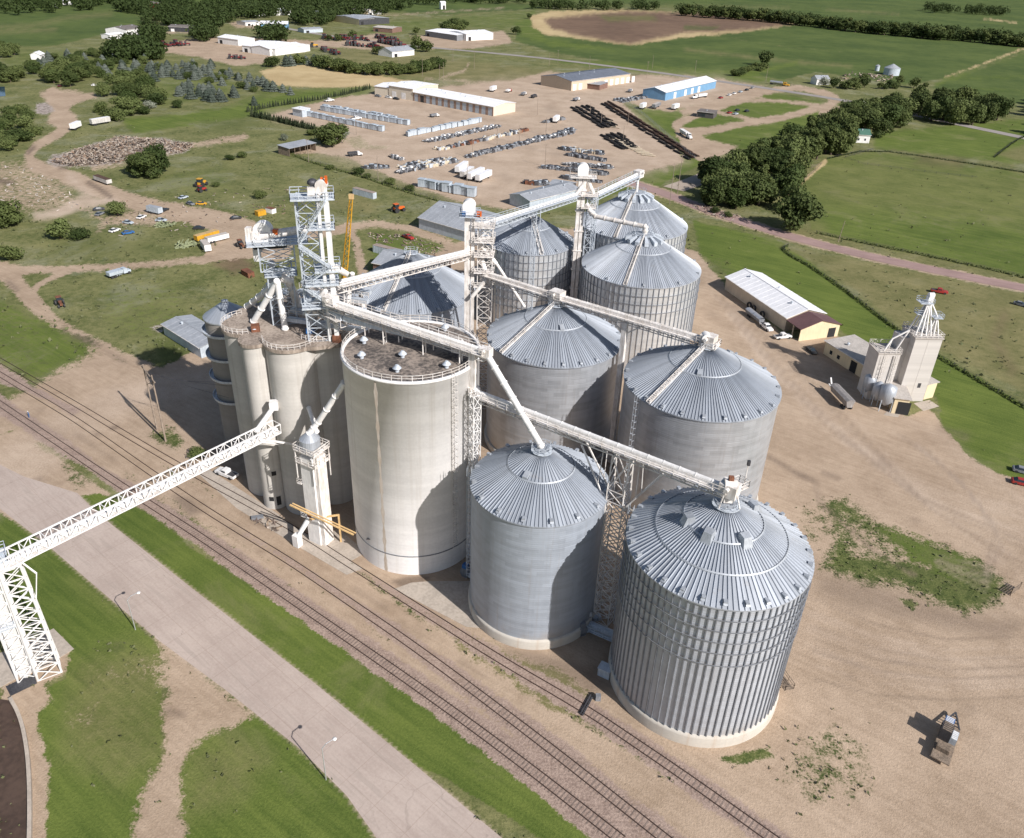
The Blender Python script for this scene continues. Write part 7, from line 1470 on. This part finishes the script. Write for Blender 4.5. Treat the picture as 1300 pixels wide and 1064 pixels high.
shed('storage_shed', 'white box shed at the head of the lower transformer row', 'shed', (372, 146.5), (384, 149), 7, 4.5, .2, bluegrey, roofW, flat=True)
for a, b, n, nm, pick in (((542, 180.5), (634, 161), 24, 'second slanting row', (0, 1)), ((556, 191), (668, 166), 24, 'third slanting row', (2, 3, 4)), ((593, 200), (728, 168.5), 32, 'fourth and longest slanting row', (2, 1, 0)), ((600, 197.5), (728, 166), 20, 'back of the longest slanting row', (2, 0)), ((508, 219), (575, 206), 15, 'row left of the four trailers', (0, 1, 3)), ((508, 214), (570, 203), 12, 'back row left of the four trailers', (0, 3)), ((690, 156), (712, 152), 5, 'dark row by the short white trailer', (2,)), ((715, 190), (762, 196), 9, 'upper short row left of the pale timbers', (3, 0)), ((719, 197), (768, 205), 11, 'second short row left of the pale timbers', (2,)), ((690, 213), (770, 222), 16, 'long dark row above the rear leg', (2, 0)), ((715, 209), (775, 214), 12, 'blue grey row above the rear leg', (0, 1)), ((712, 226), (760, 232), 8, 'row next to the pale roofed shed', (0, 2)), ((463, 213), (490, 213), 5, 'small pale heap near the fence', (0,)), ((498, 200), (512, 203), 3, 'small white heap by the crossing', (1,)), ((782, 128), (805, 126), 7, 'white heap left of the blue building', (1, 0)), ((790, 130), (820, 124), 7, 'grey heap left of the blue building', (0, 2)), ((672, 234), (690, 234), 3, 'red and grey heap left of the pale roofed shed', (4, 0))):
    row([HW[i] for i in pick], a, b, n, 'mixed line hardware in the '+nm, 'hardware pallets, '+nm, 0, 1.0, (.8, 1.35), .5)
BK = [proto_once('bk%d' % i, mk_bundle(creo, 16, 11, i)) for i in range(2)]; BB = [proto_once('bb%d' % i, mk_bundle(brownp, 16, 11, i)) for i in range(2)]; BP = [proto_once('bp', mk_bundle(palew, 8, 8, 5))]
dl = ang((725, 133), (769, 163))
for off, n in ((0, 7), (7, 7), (14, 6), (20, 5)): row(BK, (726+off, 137-off*.15), (766+off*.9, 163-off*.1), n, 'bundle of black utility poles in the long upper stack', 'black pole bundles, upper stack', .15, .5, (.95, 1.15), .08)
for off in (0, 7, 15, 22): row(BK, (764+off, 172-off*.1), (790+off*.8, 190-off*.1), 4, 'bundle of black utility poles in the lower stack by the pale timbers', 'black pole bundles, lower stack', .15, .5, (.95, 1.1), .08)
row(BP, (784, 178), (826, 199), 10, 'pale timber bundle stepping down beside the gravel lane', 'pale timber bundles', PI/2*.62, .3, (1., 1.2), .05); row(BP, (768, 150), (783, 164), 5, 'pale timber bundle between the black stacks and the gravel lane', 'upper pale timber bundles', PI/2*.6, .4, (.7, .9), .1); row(BP, (776, 175), (792, 182), 4, 'pale end timber at the foot of the lower black stack', 'pale end timbers', PI/2*.6, .2, (.6, .7), .1)
for off in (0, 5): row(BB, (768+off, 131-off*.3), (880+off, 201-off*.3), 17, 'bundle of brown poles in the long stack by the chain link fence', 'brown pole bundles', .1, .4, (.9, 1.1), .06)
row(BK, (764, 132), (876, 204), 14, 'bundle of dark poles beside the gravel lane', 'dark pole bundles beside the lane', .12, .4, (.8, 1.), .06)
# ------------------------------------------------------------------ heaps, junk and weeds
def heap_mat(name, cols):
    m, t, b = new_mat(name); tc = nd(t, 'ShaderNodeTexCoord').outputs['Object']; v = nd(t, 'ShaderNodeTexVoronoi'); v.inputs['Scale'].default_value = .8; t.links.new(tc, v.inputs['Vector'])
    r = nd(t, 'ShaderNodeValToRGB'); r.color_ramp.interpolation = 'CONSTANT'; s = nd(t, 'ShaderNodeSeparateColor'); t.links.new(v.outputs['Color'], s.inputs[0]); t.links.new(s.outputs[0], r.inputs[0])
    for i, c in enumerate(cols):
        e = r.color_ramp.elements[i] if i < 2 else r.color_ramp.elements.new(i/len(cols)); e.position = i/len(cols); e.color = rgba(c)
    t.links.new(r.outputs[0], b.inputs['Base Color']); b.inputs['Roughness'].default_value = .9; return m
hm = heap_mat('mixed_debris', [(.16, .12, .10), (.30, .23, .17), (.10, .075, .06), (.38, .33, .28), (.25, .17, .12), (.42, .36, .30), (.14, .11, .09)]); hc = heap_mat('broken_concrete', [(.45, .40, .36), (.55, .50, .46), (.30, .26, .23), (.62, .58, .55), (.38, .33, .29)])
def heap(name, lab, polyl, n, hmax, m_, size, seed):
    rr = random.Random(seed); mb = MB(); P = [(G(*p).x, G(*p).y) for p in polyl]; x0, x1 = min(p[0] for p in P), max(p[0] for p in P); y0, y1 = min(p[1] for p in P), max(p[1] for p in P); k = 0
    while k < n:
        x, y = rr.uniform(x0, x1), rr.uniform(y0, y1)
        if not inpoly(x, y, P): continue
        k += 1; z = rr.random()**1.5*hmax*(.6+.4*math.sin(x*.2)*math.cos(y*.17)); L = rr.uniform(.4, 1)*size; d = Vector((rr.uniform(-1, 1), rr.uniform(-1, 1), rr.uniform(-.4, .4))).normalized()*L
        c = Vector((x, y, max(.1, z))); mb.beam(c-d, c+d, rr.uniform(.2, .8)*size*.6, rr.uniform(.1, .5)*size*.5)
    o = G(*polyl[0]); tag(mb.build(name, m_, None, (o.x, o.y, 0)), lab, 'debris', None, 'stuff')
heap('debris_heap', 'long heap of splintered timber and rubble left of the twin trees', [(66, 206), (100, 192), (150, 176), (205, 178), (246, 186), (230, 194), (186, 198), (150, 207), (90, 212)], 3400, 2.7, hm, 1.5, 1)
heap('rubble', 'broken pale concrete scattered on the left bank', [(-30, 212), (30, 208), (60, 218), (86, 240), (104, 262), (60, 270), (0, 262), (-30, 258)], 120, .5, hc, 1.0, 2)
heap('junk_scatter', 'small scrap scattered through the machine lot and rough grass', [(110, 262), (200, 250), (300, 240), (420, 236), (430, 262), (300, 282), (220, 300), (130, 300)], 150, .6, hm, 1.1, 3)
heap('junk_scatter', 'bright scrap strewn on the grass behind the low wide bin', [(462, 296), (520, 298), (568, 318), (560, 334), (520, 318), (480, 308)], 150, .7, hm, 1.0, 4)
heap('junk_scatter', 'scrap in the roadside lot under the dark tree belt', [(872, 256), (905, 262), (940, 275), (930, 282), (890, 270)], 110, .8, hm, 1.2, 5)
heap('junk_scatter', 'farmyard clutter in front of the small grey farm bin', [(1062, 100), (1080, 92), (1135, 96), (1130, 104), (1080, 106)], 90, 2., hm, 3., 6)
heap('junk_scatter', 'timber scraps at the foot of the old elevator by the tracks', [(318, 660), (336, 656), (360, 668), (350, 676)], 30, .4, hm, .9, 7)
# rough grass tufts and weeds: nobody could count them
V = []; F = []; rr = random.Random(11)
idx = []
Wg = W; wild = 1-Wg.sum(0); dens = np.clip(wild*.55+Wg[CLS.index('weeds')]*1.6+Wg[CLS.index('dry')]*.25, 0, 1)*np.where((PXX > -60) & (PXX < 1360) & (PYY > 150) & (PYY < 1100), 1, 0)
dens = dens*np.where(PYY > 560, .4, .35)*(.35+.65*(np.sin(GX.ravel()*.11+2)*np.cos(GY.ravel()*.13)+np.sin(GX.ravel()*.31)*np.sin(GY.ravel()*.27) > .1))
pick = np.nonzero(rng.random(dens.size) < dens*.8)[0]
for i in pick[:60000]:
    x, y = float(GX.ravel()[i])+rr.uniform(-.5, .5), float(GY.ravel()[i])+rr.uniform(-.5, .5); s = rr.uniform(.12, .38)*(1.7 if PYY[i] < 480 else .85)
    leaves(V, F, (x, y, s*.7), s*.9, 2, s, rr, .7)
me = bpy.data.meshes.new('weeds'); me.from_pydata(V, [], F); me.materials.append(leaf_mat('weed_leaves', (.085, .105, .038), (.24, .24, .13))); o = bpy.data.objects.new('weeds', me); COL.objects.link(o); tag(o, 'rough weeds growing in the meadows and along the tracks', 'weeds', None, 'stuff')
# ------------------------------------------------------------------ pond, pit and small things
mw, t, b = new_mat('pond_water'); b.inputs['Base Color'].default_value = (.02, .05, .09, 1); b.inputs['Roughness'].default_value = .08
mb = MB(); pp = [G(*p) for p in ((-60, 112), (6, 110), (7, 122), (-60, 128))]; mb.prism([(p.x, p.y) for p in pp], -.1, .06); tag(mb.build('pond', mw), kind='structure')
T = thing('pit_wall', 'curved pale concrete rim round the brown pit at the bottom left', 'wall', G(20, 890)); mb = MB(); ps = smooth_line([G(*p) for p in ((16, 888), (26, 905), (34, 930), (40, 970), (42, 1030), (40, 1110))], 2); q = offset(ps, -.5); o = T.location
for a, b_, c, d in zip(ps, ps[1:], q, q[1:]): mb.prism([(a.x-o.x, a.y-o.y), (b_.x-o.x, b_.y-o.y), (d.x-o.x, d.y-o.y), (c.x-o.x, c.y-o.y)], 0, .7)
mb.build('rim', conc_slab, T)
mb = MB(); pp = [G(*p) for p in ((-60, 880), (16, 890), (26, 906), (33, 932), (38, 972), (39, 1100), (-90, 1100))]; mb.prism([(p.x, p.y) for p in pp], -.1, .05); tag(mb.build('pit_floor', plain('wet_brown_mud', (.085, .055, .04), .5, 0, .2, .2)), kind='structure')
T = thing('grate', 'dark steel receiving grate in the loading slab at the left', 'grate', G(24, 865)); o = T.location; pp = [G(*p)-o for p in ((8, 872), (42, 856), (47, 868), (14, 884))]; mb = MB(); mb.prism([(p.x, p.y) for p in pp], .055, .12)
for k in range(9): a = pp[0].lerp(pp[1], k/8); b_ = pp[3].lerp(pp[2], k/8); mb.beam(a+Vector((0, 0, .16)), b_+Vector((0, 0, .16)), .1)
mb.build('bars', steel_dark, T)
def fan(px, py, lab, c=bluep, rz=0):
    T = thing('aeration_fan', lab, 'fan', G(px, py), rz); mb = MB(); mb.tube((0, -.5, 1.1), (0, .5, 1.1), 1.0, 1.0, 16); mb.box(-.6, .6, -.5, .5, 0, .6); mb.build('housing', greyp, T); mb = MB(); mb.box(-.5, .5, -.5, .5, 2.12, 2.9); mb.build('motor', c, T); mb = MB(); mb.box(.9, 2.6, -.45, .45, .4, 1.3); mb.build('duct', galv, T)
fan(591, 731, 'blue topped aeration fan between the big silo and the dull bin', bluep, -.5); fan(745, 792, 'white aeration fan behind the dull bin', white, .4); fan(738, 805, 'grey aeration fan at the foot of the support tower', greyp, .4)
T = conveyor('grey unloading conveyor between the dull bin and the nearest bin', (15.5, 101.5, 1.0), (22.2, 95.6, 3.2), 1.1, .8, galv, False, 1, True, galv); 
T = thing('pit_shed', 'small blue grey box beside the nearest bin foundation', 'shed', (17.2, 91.6, 0), -.5); mb = MB(); mb.box(-1, 1, -.8, .8, 0, 1.7); mb.build('wall', bluegrey, T); mb = MB(); mb.box(-1.1, 1.1, -.9, .9, 1.702, 1.8); mb.build('roof', galv, T)
p = G(993, 874); T = thing('bin_door_platform', 'rusty door platform on the right foot of the nearest bin', 'platform', p); mb = MB(); platform(mb, 0, 0, 1.6, 3, 1.5, .3, True, .15, .08); mb.build('platform', wood, T)
p = Yp(975, 628, 130); T = thing('lamp_box', 'small blue box on a bracket beside the bin with the white head box', 'box', (p.x, p.y, 0)); mb = MB(); mb.beam((0, 0, 0), (0, 0, 5.2), .2); mb.build('post', offwhite, T); mb = MB(); mb.box(-.8, .8, -.6, .6, 5.2, 6.4); mb.build('box', bluep, T)
# open crate ends and loose concrete blocks at the track side
for px, py, lb in ((327, 658, 'small grey scrap frame left of the track side slab'),): T = thing('scrap_metal', lb, 'scrap', G(px, py)); mb = MB(); mb.box(-1.2, 1.2, -.5, .5, 0, .5, .3); mb.build('frame', greyp, T)
